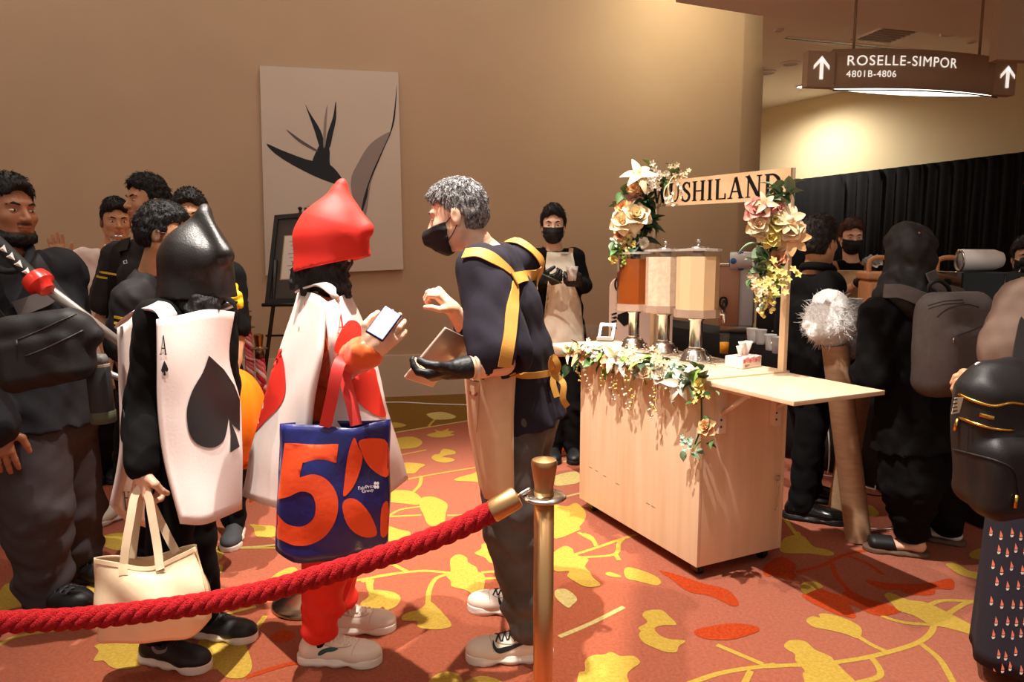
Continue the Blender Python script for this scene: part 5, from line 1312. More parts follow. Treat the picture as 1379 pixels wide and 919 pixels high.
# easel with framed notice
t = thing('easel', 'black floor easel standing before the wall picture', 'easel', gp(372, 560))
Ye = 5.75
tl, trr, brr, bl = at(371, 291, Ye), at(447, 284, Ye), at(440, 408, Ye - .14), at(358, 409, Ye - .14)
BW = M('black_wood', (26, 22, 20), .4)
gl_ = lambda p: V(p[0], p[1], 0.0)
mid = (tl + trr) / 2
obj('leg', tube([bl + V(.08, .04, .35), bl + V(.06, .0, -.02), V(bl[0] - .06, Ye - .3, 0)], .016, 8), BW, t)
obj('leg', tube([brr + V(-.08, .04, .35), brr + V(-.06, 0, -.02), V(brr[0] + .06, Ye - .3, 0)], .016, 8), BW, t)
obj('leg', tube([mid + V(0, .06, .05), V(mid[0], Ye + .6, 0)], .014, 8), BW, t)
obj('ledge', tube([bl + V(-.02, -.03, -.01), brr + V(.02, -.03, -.01)], .015, 8), BW, t)
obj('crossbar', tube([bl + V(0.0, -.03, -.26), brr + V(0, -.03, -.26)], .009, 8), BW, t)
for k in (.42, .6):
    p = tl * (1 - k) + trr * k; obj('prong', tube([p + V(0, .03, -.06), p + V(0, .03, .035)], .012, 8), BW, t); obj('prong_knob', lathe([(.008, 0), (.018, .01), (.018, .022), (.0001, .032)], p + V(0, .03, .03), 12), BW, t)
t = thing('framed_notice', 'black framed notice with a small white certificate on the easel', 'frame', (bl + brr) / 2)
def eq(u, v): return (tl * (1 - u) + trr * u) * (1 - v) + (bl * (1 - u) + brr * u) * v
en = nrm(np.cross(trr - tl, bl - tl)); en = en if en[1] < 0 else -en
def epanel(u0, u1, v0, v1, th, off): return patch([[eq(u, v) + en * off for u in (u0, u1)] for v in (v1, v0)], 1, 1, th)
obj('mat_board', epanel(.05, .95, .04, .96, .01, .004), M('mat_grey', (70, 66, 62), .6), t, auto=30)
for (u0, u1, v0, v1) in ((0, 1, 0, .05), (0, 1, .95, 1), (0, .07, .05, .95), (.93, 1, .05, .95)): obj('frame_bar', epanel(u0, u1, v0, v1, .035, .008), BW, t, auto=30)
obj('paper_border', epanel(.20, .80, .24, .74, .002, .010), M('paper_gold', (190, 170, 120), .5), t, auto=30)
obj('paper', epanel(.22, .78, .25, .73, .002, .012), M('paper_white', (226, 220, 210), .6), t, auto=30)
for i in range(8):
    v = .31 + i * .045; obj('print_line', epanel(.30 + .03 * (i % 3), .70 - .03 * (i % 2), v, v + .008, .0008, .0135), M('print_grey', (150, 146, 140), .6), t, smooth=False)

# long counter under a black cloth behind the cart
bu = nrm(V(.44, -1.15, 0)); bs = V(-bu[1], bu[0], 0); B0 = V(2.47, 3.45, 0) + bu * .9; BLn = 4.6; BD = .44; BH = .80
BRm = np.array([-bu, bs, V(0, 0, 1)]).T
def bt(a, b, z): return B0 - bu * a + bs * b + V(0, 0, z)
CLO = M('black_cloth', (20, 18, 18), .9, var=.2, vscale=12)
cn = thing('serving_counter', 'long serving counter skirted to the floor in black cloth', 'counter', bt(BLn / 2, BD / 2, 0))
obj('tabletop', bbox_round((0, 0, BH - .03), (BLn, BD, BH), .006, BRm, B0, 2), M('counter_top', (206, 192, 176), .5), cn)
rows = [[bt(a, -.012 - .012 * math.sin(a * 22) * (1 - zf), .012 + (BH + .003 - .012) * zf) for a in np.linspace(BLn, 0, 60)] for zf in (0, .5, 1)]
obj('skirt', patch(rows, 2, 2, .004), CLO, cn)
for a in (-.012, BLn + .012):
    rows = [[bt(a, b, .012 + (BH + .003 - .012) * zf) for b in np.linspace(0, BD, 6)] for zf in (0, .5, 1)]
    obj('skirt', patch(rows, 2, 2, .004), CLO, cn)
obj('runner', bbox_round((1.5, -.014, BH), (BLn, BD, BH + .004), .002, BRm, B0, 2), CLO, cn)
for a in (.1, BLn - .1):
    for b in (.08, BD - .08): obj('leg', tube([bt(a, b, 0), bt(a, b, BH - .02)], .02, 8), STEELD, cn)
def on_counter(px, py): return gp(px, py, BH + .004)
def bplace(px, Yb):  # point on the counter seen at column px, b metres behind its front edge
    d = ray(px, 400); # horizontal direction
    n2 = V(bs[0], bs[1]); o2 = (B0 + bs * Yb)[:2]; tt = np.dot(o2, n2) / np.dot(d[:2], n2); return V(d[0] * tt, d[1] * tt, BH + .004)
# beverage dispenser with black tap
c = bplace(972, .06); D_ = np.array([nrm(V(.93, -.36, 0)), nrm(V(.36, .93, 0)), V(0, 0, 1)]).T
hz = at(985, 357, c[1])[2] - c[2]
t = thing('beverage_dispenser', 'tall white insulated beverage dispenser with copper front and black tap', 'dispenser', c)
w = 50 / FPX * c[1]
obj('body', bbox_round((-.02, 0, .06), (w * .82, .32, hz), .012, D_, c, 3), M('white_enamel', (226, 230, 236), .35), t)
obj('front_panel', bbox_round((-.02, -.012, .06), (w * .45, .004, hz - .01), .006, D_, c, 2), M('copper_satin', (206, 160, 132), .35, .5), t)
obj('base', bbox_round((-.01, .02, 0), (w * .8, .30, .07), .008, D_, c, 2), STEEL, t)
obj('cap', bbox_round((-.03, -.02, hz - .012), (w * .83, .33, hz + .012), .006, D_, c, 2), STEEL, t)
q = c + D_ @ V(w * .06, -.012, hz * .34)
tp = obj('tap', tube([q, q + D_ @ V(0, -.05, 0), q + D_ @ V(0, -.055, -.07)], .014, 10), STEEL, t)
obj('tap_lever', tube(cr([q + D_ @ V(0, -.045, .01), q + D_ @ V(-.025, -.05, .05), q + D_ @ V(-.018, -.05, .10), q + D_ @ V(.018, -.05, .10), q + D_ @ V(.025, -.05, .05), q + D_ @ V(0, -.045, .01)], 4), .009, 8), BLK, tp)
# rolls of blue printed cups on top of boxes
BLU = M('print_blue', (64, 120, 190), .5)
def cup_roll(px, py, Y, L, r, label, ax=(1, -.4, .05)):
    c = at(px, py, Y); a_ = nrm(V(*ax)); t = thing('cup_sleeve', label, 'cups', c - V(0, 0, r))
    obj('sleeve', lathe([(r * .2, 0), (r, .004), (r, .02), (r * .9, L), (r * .5, L + .006), (.0001, L + .006)], c, 24, axis=a_), WHT, t)
    for i in range(3): obj('print_band', lathe([(r * (1.004 - .1 * z / L), z), (r * (1.004 - .1 * (z + .02) / L), z + .02)], c, 24, axis=a_), BLU, t)  if False else None
    s, u, d = frame(a_)
    for i in range(5):
        an = i * 1.257; z = .03 + .05 * (i % 3); cc = c + a_ * z + (s * math.cos(an) + u * math.sin(an)) * r * .97
        obj('print_motif', lathe([(.0001, 0.006), (r * .32, .004), (r * .34, 0)][::-1], cc, 12, axis=s * math.cos(an) + u * math.sin(an)), BLU, t)
    obj('print_motif', lathe([(.0001, 0), (r * .6, 0), (r * .62, -.002)][::-1], c - a_ * .001, 16, axis=a_), BLU, t)
    return t
c2 = bplace(992, .2); boxz = at(992, 372, c2[1])[2]
cup_roll(983, 352, c2[1] - .25, .20, .07, 'roll of white cups with blue print atop the white dispenser')
# steel espresso machine and black grinder box behind right garland
c = bplace(1016, .05); t = thing('coffee_machine', 'steel coffee machine with black drawer behind the post flowers', 'coffee machine', c)
hz = at(1016, 378, c[1])[2] - c[2]
obj('body', bbox_round((.02, 0, .22), (.34, .36, hz), .015, D_, c, 2), STEEL, t); obj('drawer', bbox_round((.02, -.02, .01), (.30, .34, .2), .01, D_, c, 2), BLK, t)
obj('top_rail', tube([c + D_ @ V(-.02, 0, hz + .03), c + D_ @ V(.34, 0, hz + .03), c + D_ @ V(.34, .36, hz + .03)], .008, 8), STEEL, t); obj('spout', tube([c + D_ @ V(.14, -.04, .24), c + D_ @ V(.14, 0, .26), c + D_ @ V(.14, .05, .30)], .02, 10), STEEL, t)
for k in (.06, .14): obj('drawer_knob', lathe([(.0001, .02), (.01, .016), (.008, 0)][::-1], c + D_ @ V(k, -.02, .06), 10, axis=-(D_ @ V(0, 1, 0))), STEEL, t)
cup_roll(1016, 362, c[1], .16, .065, 'white and blue printed cup sleeve by the coffee machine', (.8, -.5, .3))
# tan insulated carriers with handles
TAN = M('tan_plastic', (206, 146, 98), .45)
def carrier(px, Yb, w, top_py, label):
    c = bplace(px, Yb); hz = at(px, top_py, c[1])[2] - c[2]; R3 = np.array([nrm(V(.96, -.28, 0)), nrm(V(.28, .96, 0)), V(0, 0, 1)]).T
    t = thing('insulated_carrier', label, 'carrier', c)
    obj('body', bbox_round((-w / 2, -.16, 0), (w / 2, .16, hz * .78), .025, R3, c, 3), TAN, t)
    ld = obj('lid', bbox_round((-w / 2 - .012, -.172, hz * .78), (w / 2 + .012, .172, hz * .86), .015, R3, c, 3), TAN, t)
    for s_ in (-1, 1):
        x = s_ * (w / 2 - .07)
        obj('handle', tube(cr([c + R3 @ V(x - .06, -.1, hz * .85), c + R3 @ V(x - .055, -.1, hz * .97), c + R3 @ V(x, -.1, hz), c + R3 @ V(x + .055, -.1, hz * .97), c + R3 @ V(x + .06, -.1, hz * .85)], 4), .014, 8), TAN, ld)
    obj('latch', bbox_round((-.03, -.185, hz * .62), (.03, -.158, hz * .82), .005, R3, c, 2), BLK, t)
carrier(1222, .2, .50, 347, 'tan insulated drink carrier with moulded handles behind the hooded figure')
# black oven box with bagged cups on it
c = bplace(1328, .10); R3 = np.array([nrm(V(.97, -.22, 0)), nrm(V(.22, .97, 0)), V(0, 0, 1)]).T
hz = at(1328, 366, c[1])[2] - c[2]; w = 76 / FPX * c[1]
t = thing('display_box', 'glossy black countertop display box beside the hooded figure', 'box', c)
obj('white_plinth', bbox_round((-w / 2 - .04, -.12, 0), (w / 2 + .2, .3, hz * .42), .01, R3, c, 2), M('plinth_white', (222, 214, 202), .5), t)
obj('body', bbox_round((-w / 2, -.08, hz * .42), (w / 2, .28, hz), .008, R3, c, 2), M('gloss_black', (10, 10, 11), .12), t)
obj('corner_trim', tube([c + R3 @ V(w * .16, -.083, hz * .44), c + R3 @ V(w * .16, -.083, hz * .98)], .004, 6), STEELD, t)
zc = c[2] + hz
t = thing('cup_bag', 'white paper roll of dark cups lying on the black display box', 'cups', V(*(c + R3 @ V(-.1, .05, hz))))
a_ = R3 @ V(.96, .05, 0.02); p0 = c + R3 @ V(-w * .38, .06, hz + .058)
obj('sleeve', lathe([(.058, 0), (.06, .004), (.055, .16), (.04, .20), (.012, .215), (.0001, .216)], p0, 24, axis=a_), WHT, t)
obj('cup_rim', lathe([(.058, .0), (.060, -.006), (.052, -.01), (.048, .004)], p0, 24, axis=a_), STEEL, t); obj('cup_inside', lathe([(.0001, .002), (.05, .002), (.05, .0)][::-1], p0, 24, axis=a_), BLK, t)
t = thing('clamp_lamp', 'small black clamp with round knobs on the display box', 'clamp', c + R3 @ V(w * .42, -.02, hz))
p = c + R3 @ V(w * .45, -.06, hz)
obj('stem', tube([p + V(0, 0, -.01), p + V(0, 0, .04)], .012, 10), BLK, t); obj('knob', lathe([(.0001, -.02), (.022, -.016), (.026, 0), (.022, .016), (.0001, .02)], p + V(0, 0, .05), 16, axis=(1, -.5, 0)), BLK, t)
obj('knob', lathe([(.0001, -.02), (.018, -.016), (.02, 0), (.018, .016), (.0001, .02)], p + V(.02, -.02, .02), 16, axis=(.5, -1, 0)), BLK, t)
obj('yellow_tag', box((-.03, -.002, -.006), (.03, .002, .006), None, p + V(.0, -.03, -.03)), M('tag_yellow', (210, 200, 40), .5), t)
# standing menu board with rounded corners, left of the tea
c0 = at(820, 520, 4.62); w = .46; zt_ = at(835, 374, 4.62)[2]
t = thing('menu_standee', 'pink-beige round cornered menu standee with black drawings behind the amber tea', 'standee', V(c0[0] + w / 2, 4.62, 0))
pl = [(0, 0), (w, 0), (w, zt_ - .07)] + [(w - .07 + .07 * math.cos(k), zt_ - .07 + .07 * math.sin(k)) for k in np.linspace(0, 1.57, 6)] + [(.07 - .07 * math.sin(k), zt_ - .07 + .07 * math.cos(k)) for k in np.linspace(0, 1.57, 6)]
SXm = nrm(V(1, .25, 0)); O = V(c0[0], 4.62, 0)
obj('board', slab(pl, -.02, 0, O, SXm, V(0, 0, 1), np.cross(SXm, (0, 0, 1))), M('standee_pink', (226, 196, 176), .5), t, smooth=False)
nS = np.cross(SXm, V(0, 0, 1))
ring_ = lambda cx, cz, r, wd: [(cx + r * math.cos(k) * .6, cz + r * math.sin(k)) for k in np.linspace(0, 6.283, 25)] + [(cx + (r - wd) * math.cos(k) * .5, cz + (r - wd) * math.sin(k)) for k in np.linspace(6.283, 0, 25)]
zz = lambda py: at(830, py, 4.62)[2]
obj('print_numeral', slab(ring_(.055, zz(373 + 10), .05, .018), .0005, .002, O, SXm, V(0, 0, 1), nS), INKB, t, smooth=False)
obj('print_leaf', slab([(.10, zz(440)), (.05, zz(430)), (.055, zz(424)), (.12, zz(420)), (.17, zz(424)), (.17, zz(434))], .0005, .002, O, SXm, V(0, 0, 1), nS), INKB, t, smooth=False)
for i in range(5): obj('print_stripe', slab([(.012 + .02 * (i % 2), zz(445 - i * 5)), (.05, zz(443 - i * 5)), (.045, zz(441 - i * 5)), (.008, zz(443 - i * 5))], .0005, .002, O, SXm, V(0, 0, 1), nS), INKB, t, smooth=False)
obj('stand_foot', box((-.02, .0, 0), (w + .02, .22, .02), np.array([SXm, -nS, V(0, 0, 1)]).T, O), M('foot_grey', (120, 116, 110), .5), t, smooth=False)

# cardboard tubes topped with cotton wool
CARD = M('cardboard_tube', (196, 160, 124), .7, rgb2=(182, 144, 108), vscale=14, stretch=(1, 1, 4)); COT = M('cotton_wool', (244, 242, 240), .95, bump=.6, bscale=90, sheen=.6, spec=.1)
def tree(base, top, r, cotc, cotr, label, seed):
    base, top = V(*base), V(*top); ax = nrm(top - base); L = np.linalg.norm(top - base)
    t = thing('cotton_tree', label, 'tube', (base[0], base[1], 0))
    lowest = r * math.sqrt(max(0, 1 - ax[2] ** 2))
    base = base + V(0, 0, lowest)
    obj('tube', lathe([(r * .9, .012), (r, 0), (r, L * .52), (r * 1.006, L * .521), (r * 1.006, L), (r * .9, L), (r * .9, L - .05)], base, 32, axis=ax), CARD, t, auto=40)
    f = Fld(.0085); R2 = np.random.RandomState(seed)
    for i in range(26):
        d = R2.normal(0, 1, 3); d = nrm(d); f.add(ell(V(*cotc) + d * V(.62, .62, .72) * cotr * R2.uniform(.5, 1), V(1, 1, 1) * cotr * R2.uniform(.30, .46)), .025)
    f.add(ell(cotc, V(.75, .75, .85) * cotr), .03); f.disp(fuzz(.005, 55, seed)); f.disp(fuzz(.002, 150, seed + 1))
    co = obj('cotton', f.mesh(), COT, t)
    vs, fs, n = [], [], 0
    ws_ = []
    for i in range(1500):
        d = nrm(R2.normal(0, 1, 3)); p = V(*cotc) + d * V(.85, .85, .95) * cotr * R2.uniform(.80, 1.0); q = nrm(d + R2.normal(0, .9, 3)); m_ = nrm(q + R2.normal(0, .8, 3)); l = R2.uniform(.02, .05)
        ws_.append(tube([p, p + q * l * .4, p + q * l * .5 + m_ * l * .3, p + q * l * .6 + m_ * l * .6], [.0012, .0009, .0007, .0003], 4, caps=False))
    w = obj('cotton_wisps', join(*ws_), COT, co); w['kind'] = 'stuff'
tree(gp(1156, 729), at(1124, 468, 3.36), .060, at(1117, 432, 3.36), .135, 'kraft cardboard tube topped with a tall fluffy cotton cloud by the cart flap', 5)
tree(gp(1130, 692), at(1164, 480, 3.55), .060, at(1163, 455, 3.55), .115, 'second cardboard tube with lower cotton cloud next to the hooded figure', 9)
single('paper_cup', lathe([(.022, 0), (.032, .08), (.034, .082), (.032, .085), (.0001, .084)], at(1152, 424, 3.60), 20), WHT, 'small white lidded cup on the cotton cloud', 'cup')
# cables and power strip
CAB = M('white_cable', (236, 230, 222), .5)
def cable(pts, label, r=.004, mat=CAB, name='power_cable'):
    p = cr([gp(*q[:2]) + V(0, 0, r + (q[2] if len(q) > 2 else 0)) for q in pts], 6); return single(name, tube(p, r, 6), mat, label, 'cable')
cable([(512, 543), (545, 543), (580, 545), (640, 547), (700, 552), (762, 556)], 'white power cable lying along the foot of the tan wall', .006)
single('cable_coil', tube([gp(772, 550) + V(.05 * math.cos(k) * (1 + .1 * math.sin(3 * k)), .07 * math.sin(k), .006 + k * .0025) for k in np.linspace(0, 22, 70)], .005, 6), CAB, 'loose coil of white cable on the carpet beside the cart', 'cable')
cable([(1085, 632), (1105, 640), (1122, 643), (1140, 640)], 'white cable curving over the carpet behind the cardboard tubes', .005)
pA = at(1104, 575, 4.45); pB = gp(1114, 632); single('power_cable', tube(cr([at(1113, 560, 4.40), at(1117, 600, 4.40), gp(1115, 637) + V(0, 0, .005), gp(1106, 634) + V(0, 0, .005)], 6), .005, 6), CAB, 'white cable hanging down the black counter cloth', 'cable')
cable([(1160, 655), (1175, 660), (1190, 661)], 'short white lead running into the power strip', .005)
cable([(1160, 664), (1175, 668), (1195, 669), (1205, 668)], 'thin black lead beside the power strip', .004, BLK)
cable([(1166, 713), (1185, 714), (1205, 713)], 'white cable between cardboard tube and open sandal', .004)
c = gp(1190, 661); t = thing('power_strip', 'white power strip with plugs on the carpet by the counter', 'power strip', c); Rp = np.array([nrm(V(1, -.5, 0)), nrm(V(.5, 1, 0)), V(0, 0, 1)]).T
obj('block', bbox_round((-.05, -.03, 0), (.12, .03, .035), .006, Rp, c, 2), WHT, t)
for k in (-.02, .04, .09): obj('plug', bbox_round((k - .018, -.02, .034), (k + .018, .02, .075), .006, Rp, c, 2), WHT, t)
# ------------------------------------------------------------------ people
HB = M('hair_black', (14, 12, 12), .55, bump=.6, bscale=160, stretch=(1, 1, .25)); HG = M('hair_grey', (58, 56, 58), .5, rgb2=(190, 188, 188), vscale=110, stretch=(1, 1, .35), bump=.7, bscale=200)
HBR = M('hair_brown', (70, 34, 26), .45, bump=.6, bscale=160); BLKMASK = M('mask_black', (24, 22, 24), .8, bump=.1, bscale=300)
GLOVE = M('glove_black', (18, 17, 18), .5, bump=.3, bscale=60)
NAVY = M('tee_navy', (40, 36, 46), .9, var=.06, vscale=20, bump=.08, bscale=300, spec=.25); BLKC = M('cloth_black', (12, 11, 12), .9, var=.15, vscale=14, bump=.08, bscale=260, spec=.2)
JERS = M('jersey_black', (34, 31, 33), .75, bump=.06, bscale=300); PINKS = M('shirt_pink', (244, 224, 216), .75, bump=.05, bscale=300); GREYP = M('trouser_grey', (62, 55, 57), .85, var=.08, vscale=25, bump=.1, bscale=200)
JEAN = M('trouser_charcoal', (66, 58, 56), .8, rgb2=(92, 84, 78), vscale=9, bump=.12, bscale=180); APR = M('apron_canvas', (228, 192, 150), .8, var=.03, vscale=30, bump=.08, bscale=300)
STRP = M('apron_strap', (202, 146, 64), .6, bump=.08, bscale=200); WSOLE = M('sole_white', (232, 224, 212), .6); OFFW = M('shoe_offwhite', (228, 212, 194), .55, var=.02, vscale=20); BLKSH = M('shoe_black', (24, 24, 26), .5, bump=.1, bscale=200)
YEL = M('stripe_yellow', (222, 180, 50), .6); SOCK = M('sock_white', (236, 228, 224), .85, bump=.2, bscale=200)
def glove(p, S, hd, nm='glove', mat=GLOVE):
    f = Fld(.0038); wr, el = getattr(p, 'wr' + S), getattr(p, 'el' + S)
    hand_prims(f, wr, V(*hd['d']), V(*hd['n']), V(*hd['t']), hd.get('curl', (.4, .5, .5, .55)), hd.get('tc', .4), infl=.0022, fore=wr + nrm(el - wr) * .03); return obj(nm, f.mesh(), mat, p.root)

# --- the man in the canvas apron, leaning in
D = dict(head=at(617, 293, 2.42), hf=(-.95, .12, -.20), hs=1.0, neck=at(656, 338, 2.43), chest=at(678, 412, 2.44), pelvis=at(702, 540, 2.47), waist=at(692, 478, 2.46),
    shL=at(650, 364, 2.26), shR=at(694, 356, 2.62), elL=at(676, 488, 2.13), wrL=at(616, 497, 2.07), elR=at(640, 455, 2.70), wrR=at(609, 416, 2.60),
    hipL=at(690, 560, 2.40), hipR=at(712, 556, 2.56), knL=at(688, 700, 2.32), knR=at(690, 672, 2.58), anL=at(712, 846, 2.30), anR=at(704, 795, 2.62), g=1.05, arm=1.05, leg=1.05, skin='fair', hairmat=HG,
    handL=dict(d=(-.9, .05, -.22), n=(-.2, .3, .9), t=(.1, -1, .2), curl=(.55, .6, .65, .7), tc=.4, s=.95), handR=dict(d=(-.5, -.25, .6), n=(-.6, .2, -.5), t=(.2, -.9, .2), curl=(1.0, 1.05, 1.1, 1.1), tc=.7))
man = make_person('man in dark tee, canvas apron and black mask leaning over a tablet', D)
hair_short(man, HG, top=.006, sides=.003, quiff=.010, spikes=.003, seed=1., tl=.016, tn=3200, lift=.35, h=.004)
mask(man, BLKMASK, mtop=-.016)
sh = top_garment(man, NAVY, 'tee_shirt', e=.022, sleeve=.88, sl_e=.032, hemdrop=.07, loose=.03, fold=.006, fr=12, seed=.5, dr=.0065, neck_cut=-.02, neckr=.074)
tr_ = trousers(man, JEAN, e=.026, r_hem=.068, fold=.011, seed=2., knee=.012)
glove(man, 'L', D['handL'])
wq = D['wrL'] * .62 + D['elL'] * .38; wd_ = frame(D['elL'] - D['wrL']); obj('watch_band', tube([wq + (wd_[0] * math.cos(k) + wd_[1] * math.sin(k)) * .0375 for k in np.linspace(0, 6.28, 21)[:-1]], .007, 8, closed=True), M('watch_cream', (226, 200, 170), .4), man.root)
b8 = bvh_obj(sh)
obj('apron_strap', strap_on(b8, [(626, 343), (649, 342), (675, 357), (692, 376), (690, 410), (686, 450), (679, 494)], .040, .004, .004), STRP, man.root)
obj('apron_strap', strap_on(b8, [(690, 377), (712, 372), (736, 364)], .042, .004, .006), STRP, man.root)
obj('apron_strap', strap_on(b8, [(676, 318), (702, 328), (722, 344), (735, 364), (738, 395)], .036, .004, .004), STRP, man.root)
ws_ = obj('waist_tie', strap_on(b8, [(690, 503), (712, 506), (738, 503), (750, 500)], .022, .004, .006), STRP, man.root)
kb = cast(b8, 742, 503)[0] + V(.01, -.02, 0)
for pth in ([(0, 0, 0), (.012, -.02, .03), (-.004, -.02, .062), (-.012, -.01, .03), (0, 0, 0)], [(0, 0, 0), (.03, -.02, -.03), (.028, -.03, -.08), (.045, -.02, -.11)], [(0, 0, 0), (-.005, -.02, -.03), (.008, -.03, -.075)]):
    P_ = cr([kb + V(*q) for q in pth], 5); obj('bow_loop', ribbon(P_, [V(.3, -1, 0)] * len(P_), .022, .003), STRP, ws_)
def arow(y, xs): return [at(x, y + dy, Y) for x, dy, Y in xs]
rows = [arow(673, [(691, 0, 2.19), (672, 1, 2.16), (655, 0, 2.25), (650, -8, 2.42), (660, -14, 2.62)]), arow(600, [(691, 0, 2.18), (665, 0, 2.16), (642, 0, 2.25), (636, -6, 2.42), (652, -10, 2.64)]),
        arow(540, [(692, 0, 2.20), (660, 0, 2.16), (633, 0, 2.24), (630, -4, 2.42), (650, -6, 2.66)]), arow(497, [(694, 0, 2.22), (660, -6, 2.17), (630, 2, 2.24), (628, 0, 2.42), (650, -2, 2.64)])]
ap = obj('apron', patch(rows, 5, 5, .004, .004, 18), APR, man.root)
rows = [[at(638, 492, 2.28), at(632, 492, 2.42), at(650, 490, 2.62)], [at(640, 440, 2.33), at(630, 440, 2.43), at(648, 440, 2.58)], [at(642, 388, 2.35), at(630, 387, 2.43), at(646, 386, 2.54)]]
obj('apron_bib', patch(rows, 4, 4, .004), APR, man.root)
ba = bvh_obj(ap)
obj('pocket_edge', strap_on(ba, [(629, 508), (637, 513), (646, 514)], .003, .002, .001), M('pocket_seam', (120, 92, 70), .7), ap); obj('pocket_label', decal(ba, [(633, 527), (644, 529), (643, 533), (638, 535), (633, 531)], .002, 0), M('label_red', (170, 84, 60), .6), ap)
ZIPM = M('seam_strip', (196, 156, 112), .8); obj('pocket_edge', strap_on(ba, [(646, 514), (645, 550), (642, 582)], .0025, .001, .001), ZIPM, ap)  # strip laid along the pocket edge, darker than the apron
for S, an, d in (('L', D['anL'], (-1, -.05)), ('R', D['anR'], (-1, .10))):
    u, T, R = shoe(man, an, d, OFFW, WSOLE, L=1.06); laces(u, T, BLKSH, 1.05, seams=M('seam_grey', (176, 160, 144), .7))
    bs_ = bvh_obj(u)
    if S == 'L': sw = [(664, 862), (668, 872), (674, 873), (700, 866), (727, 855), (727, 860), (706, 868), (680, 879), (670, 880), (664, 873)]
    else: sw = [(672, 800), (676, 812), (690, 818), (700, 815), (700, 819), (688, 822), (676, 819), (671, 810)]
    obj('side_mark', decal(bs_, sw, .0016, 3, 3), M('swoosh_black', (22, 22, 24), .45), u)
    obj('sock', tube([V(an[0], an[1], .08), V(an[0], an[1], .135)], [.044, .046], 16), BLKC, man.root)
t = thing('tablet', 'thin silver tablet held by the black gloved hand of the leaning man', 'tablet', at(575, 500, 2.1))
tb = [at(544, 509, 2.12), at(600, 441, 2.12), at(640, 452, 2.28), at(584, 520, 2.28)]
tn_ = nrm(np.cross(tb[1] - tb[0], tb[3] - tb[0])); tn_ = tn_ if tn_[2] > 0 else -tn_
xv, yv_ = nrm(tb[1] - tb[0]), nrm(tb[3] - tb[0]); yv_ = nrm(yv_ - xv * np.dot(xv, yv_)); tn_ = np.cross(xv, yv_); 
lx, ly = np.linalg.norm(tb[1] - tb[0]), .18
Rt = np.array([xv, yv_, tn_]).T
obj('case', bbox_round((0, 0, -.005), (lx, ly, .005), .004, Rt, tb[0], 3), M('tablet_rose', (224, 196, 178), .3, .4), t)
sg = 1 if tn_[2] > 0 else -1
obj('screen', box((.012, .012, .0052 if sg > 0 else -.0062), (lx - .012, ly - .012, .0062 if sg > 0 else -.0052), Rt, tb[0]), M('screen_dark', (30, 32, 38), .1), t, smooth=False)

# --- foam playing-card costumes
PANEL = M('foam_white', (238, 222, 216), .7, var=.015, vscale=12, bump=.05, bscale=120); FRED = M('foam_red', (226, 44, 30), .6, bump=.04, bscale=120); FBLK = M('foam_black', (24, 22, 22), .5, bump=.05, bscale=160)
def grid(rows): return [[at(*p) for p in r] for r in rows][::-1]
def A_px(x, y, w, h, lean=0., flip=False):
    """serif A as outlines in picture coordinates, baseline-left (x, y)"""
    return [[(x + (a if not flip else 1.06 - a) / 1.06 * w + lean * (b if not flip else 1 - b), y - (b if not flip else 1 - b) * h) for a, b in pl] for pl in GL['A'][1]]
# red ace of hearts
D = dict(head=at(436, 333, 2.35), hf=(.96, -.1, -.25), hs=.86, neck=at(440, 398, 2.36), chest=at(442, 460, 2.37), pelvis=at(438, 588, 2.38), shR=at(434, 424, 2.32), shL=at(448, 420, 2.48), elR=at(440, 500, 2.25), wrR=at(497, 473, 2.06), elL=at(448, 505, 2.55), wrL=at(462, 545, 2.46),
    hipR=at(436, 605, 2.30), hipL=at(444, 603, 2.46), knR=at(440, 715, 2.26), knL=at(448, 700, 2.46), anR=at(432, 850, 2.28), anL=at(456, 815, 2.48), g=.92, arm=.92, leg=.92, eyes=False,
    handR=dict(d=(.62, -.1, .55), n=(.3, .75, .45), t=(-.5, -.1, .8), curl=(.55, .55, .5, .5), tc=.5), handL=dict(d=(.8, -.3, -.1), n=(0, -.6, .6), t=(0, -.4, .8)))
red = make_person('person in red ace of hearts card costume and red pointed hood holding a phone', D)
f = Fld(.006)
f.add(econe(at(442, 322, 2.35), at(443, 368, 2.35), .108, .118, (0, 1, 0), 1.0), .03); f.add(ell(at(446, 318, 2.35), (.118, .112, .11)), .03); f.add(cone(at(448, 300, 2.35), at(460, 250, 2.36), .080, .022), .05); f.add(cone(at(458, 258, 2.36), at(462, 243, 2.36), .02, .006), .02)
f.add(cone(at(470, 318, 2.33), at(492, 312, 2.32), .05, .022), .04); f.add(cone(at(470, 345, 2.35), at(484, 364, 2.35), .07, .055), .04); f.add(cone(at(458, 262, 2.36), at(494, 306, 2.33), .02, .02), .03)
f.sub(ell(at(470, 275, 2.22), (.05, .05, .05)), .03); f.disp(folds(.003, 14, 2.)); f.cut(at(440, 358, 2.35), (.22, 0, -1))
f.sub(cone(at(440, 345, 2.35), at(444, 390, 2.35), .095, .105), .006)
obj('hood', f.mesh(), FRED, red.root)
f = Fld(.006); f.add(ell(at(438, 345, 2.36), (.09, .09, .10)), .03)
for (a, b, r1, r2) in (((405, 360), (392, 388), .03, .012), ((415, 365), (412, 392), .035, .02), ((440, 368), (458, 388), .045, .03), ((458, 380), (470, 400), .03, .01), ((432, 368), (440, 388), .05, .03)): f.add(cone(at(*a, 2.33), at(*b, 2.31), r1, r2), .025)
f.disp(fuzz(.005, 110)); obj('hair', f.mesh(), HB, red.root)
ORG = M('satin_orange', (232, 96, 32), .4, var=.06, vscale=20, sheen=.3); REDP = M('trouser_red', (226, 40, 24), .7, bump=.08, bscale=200)
sh = top_garment(red, ORG, 'satin_top', e=.006, long=True, sl_e=.012, fold=.007, fr=26, seed=4., cuff=.014, hemdrop=.0)
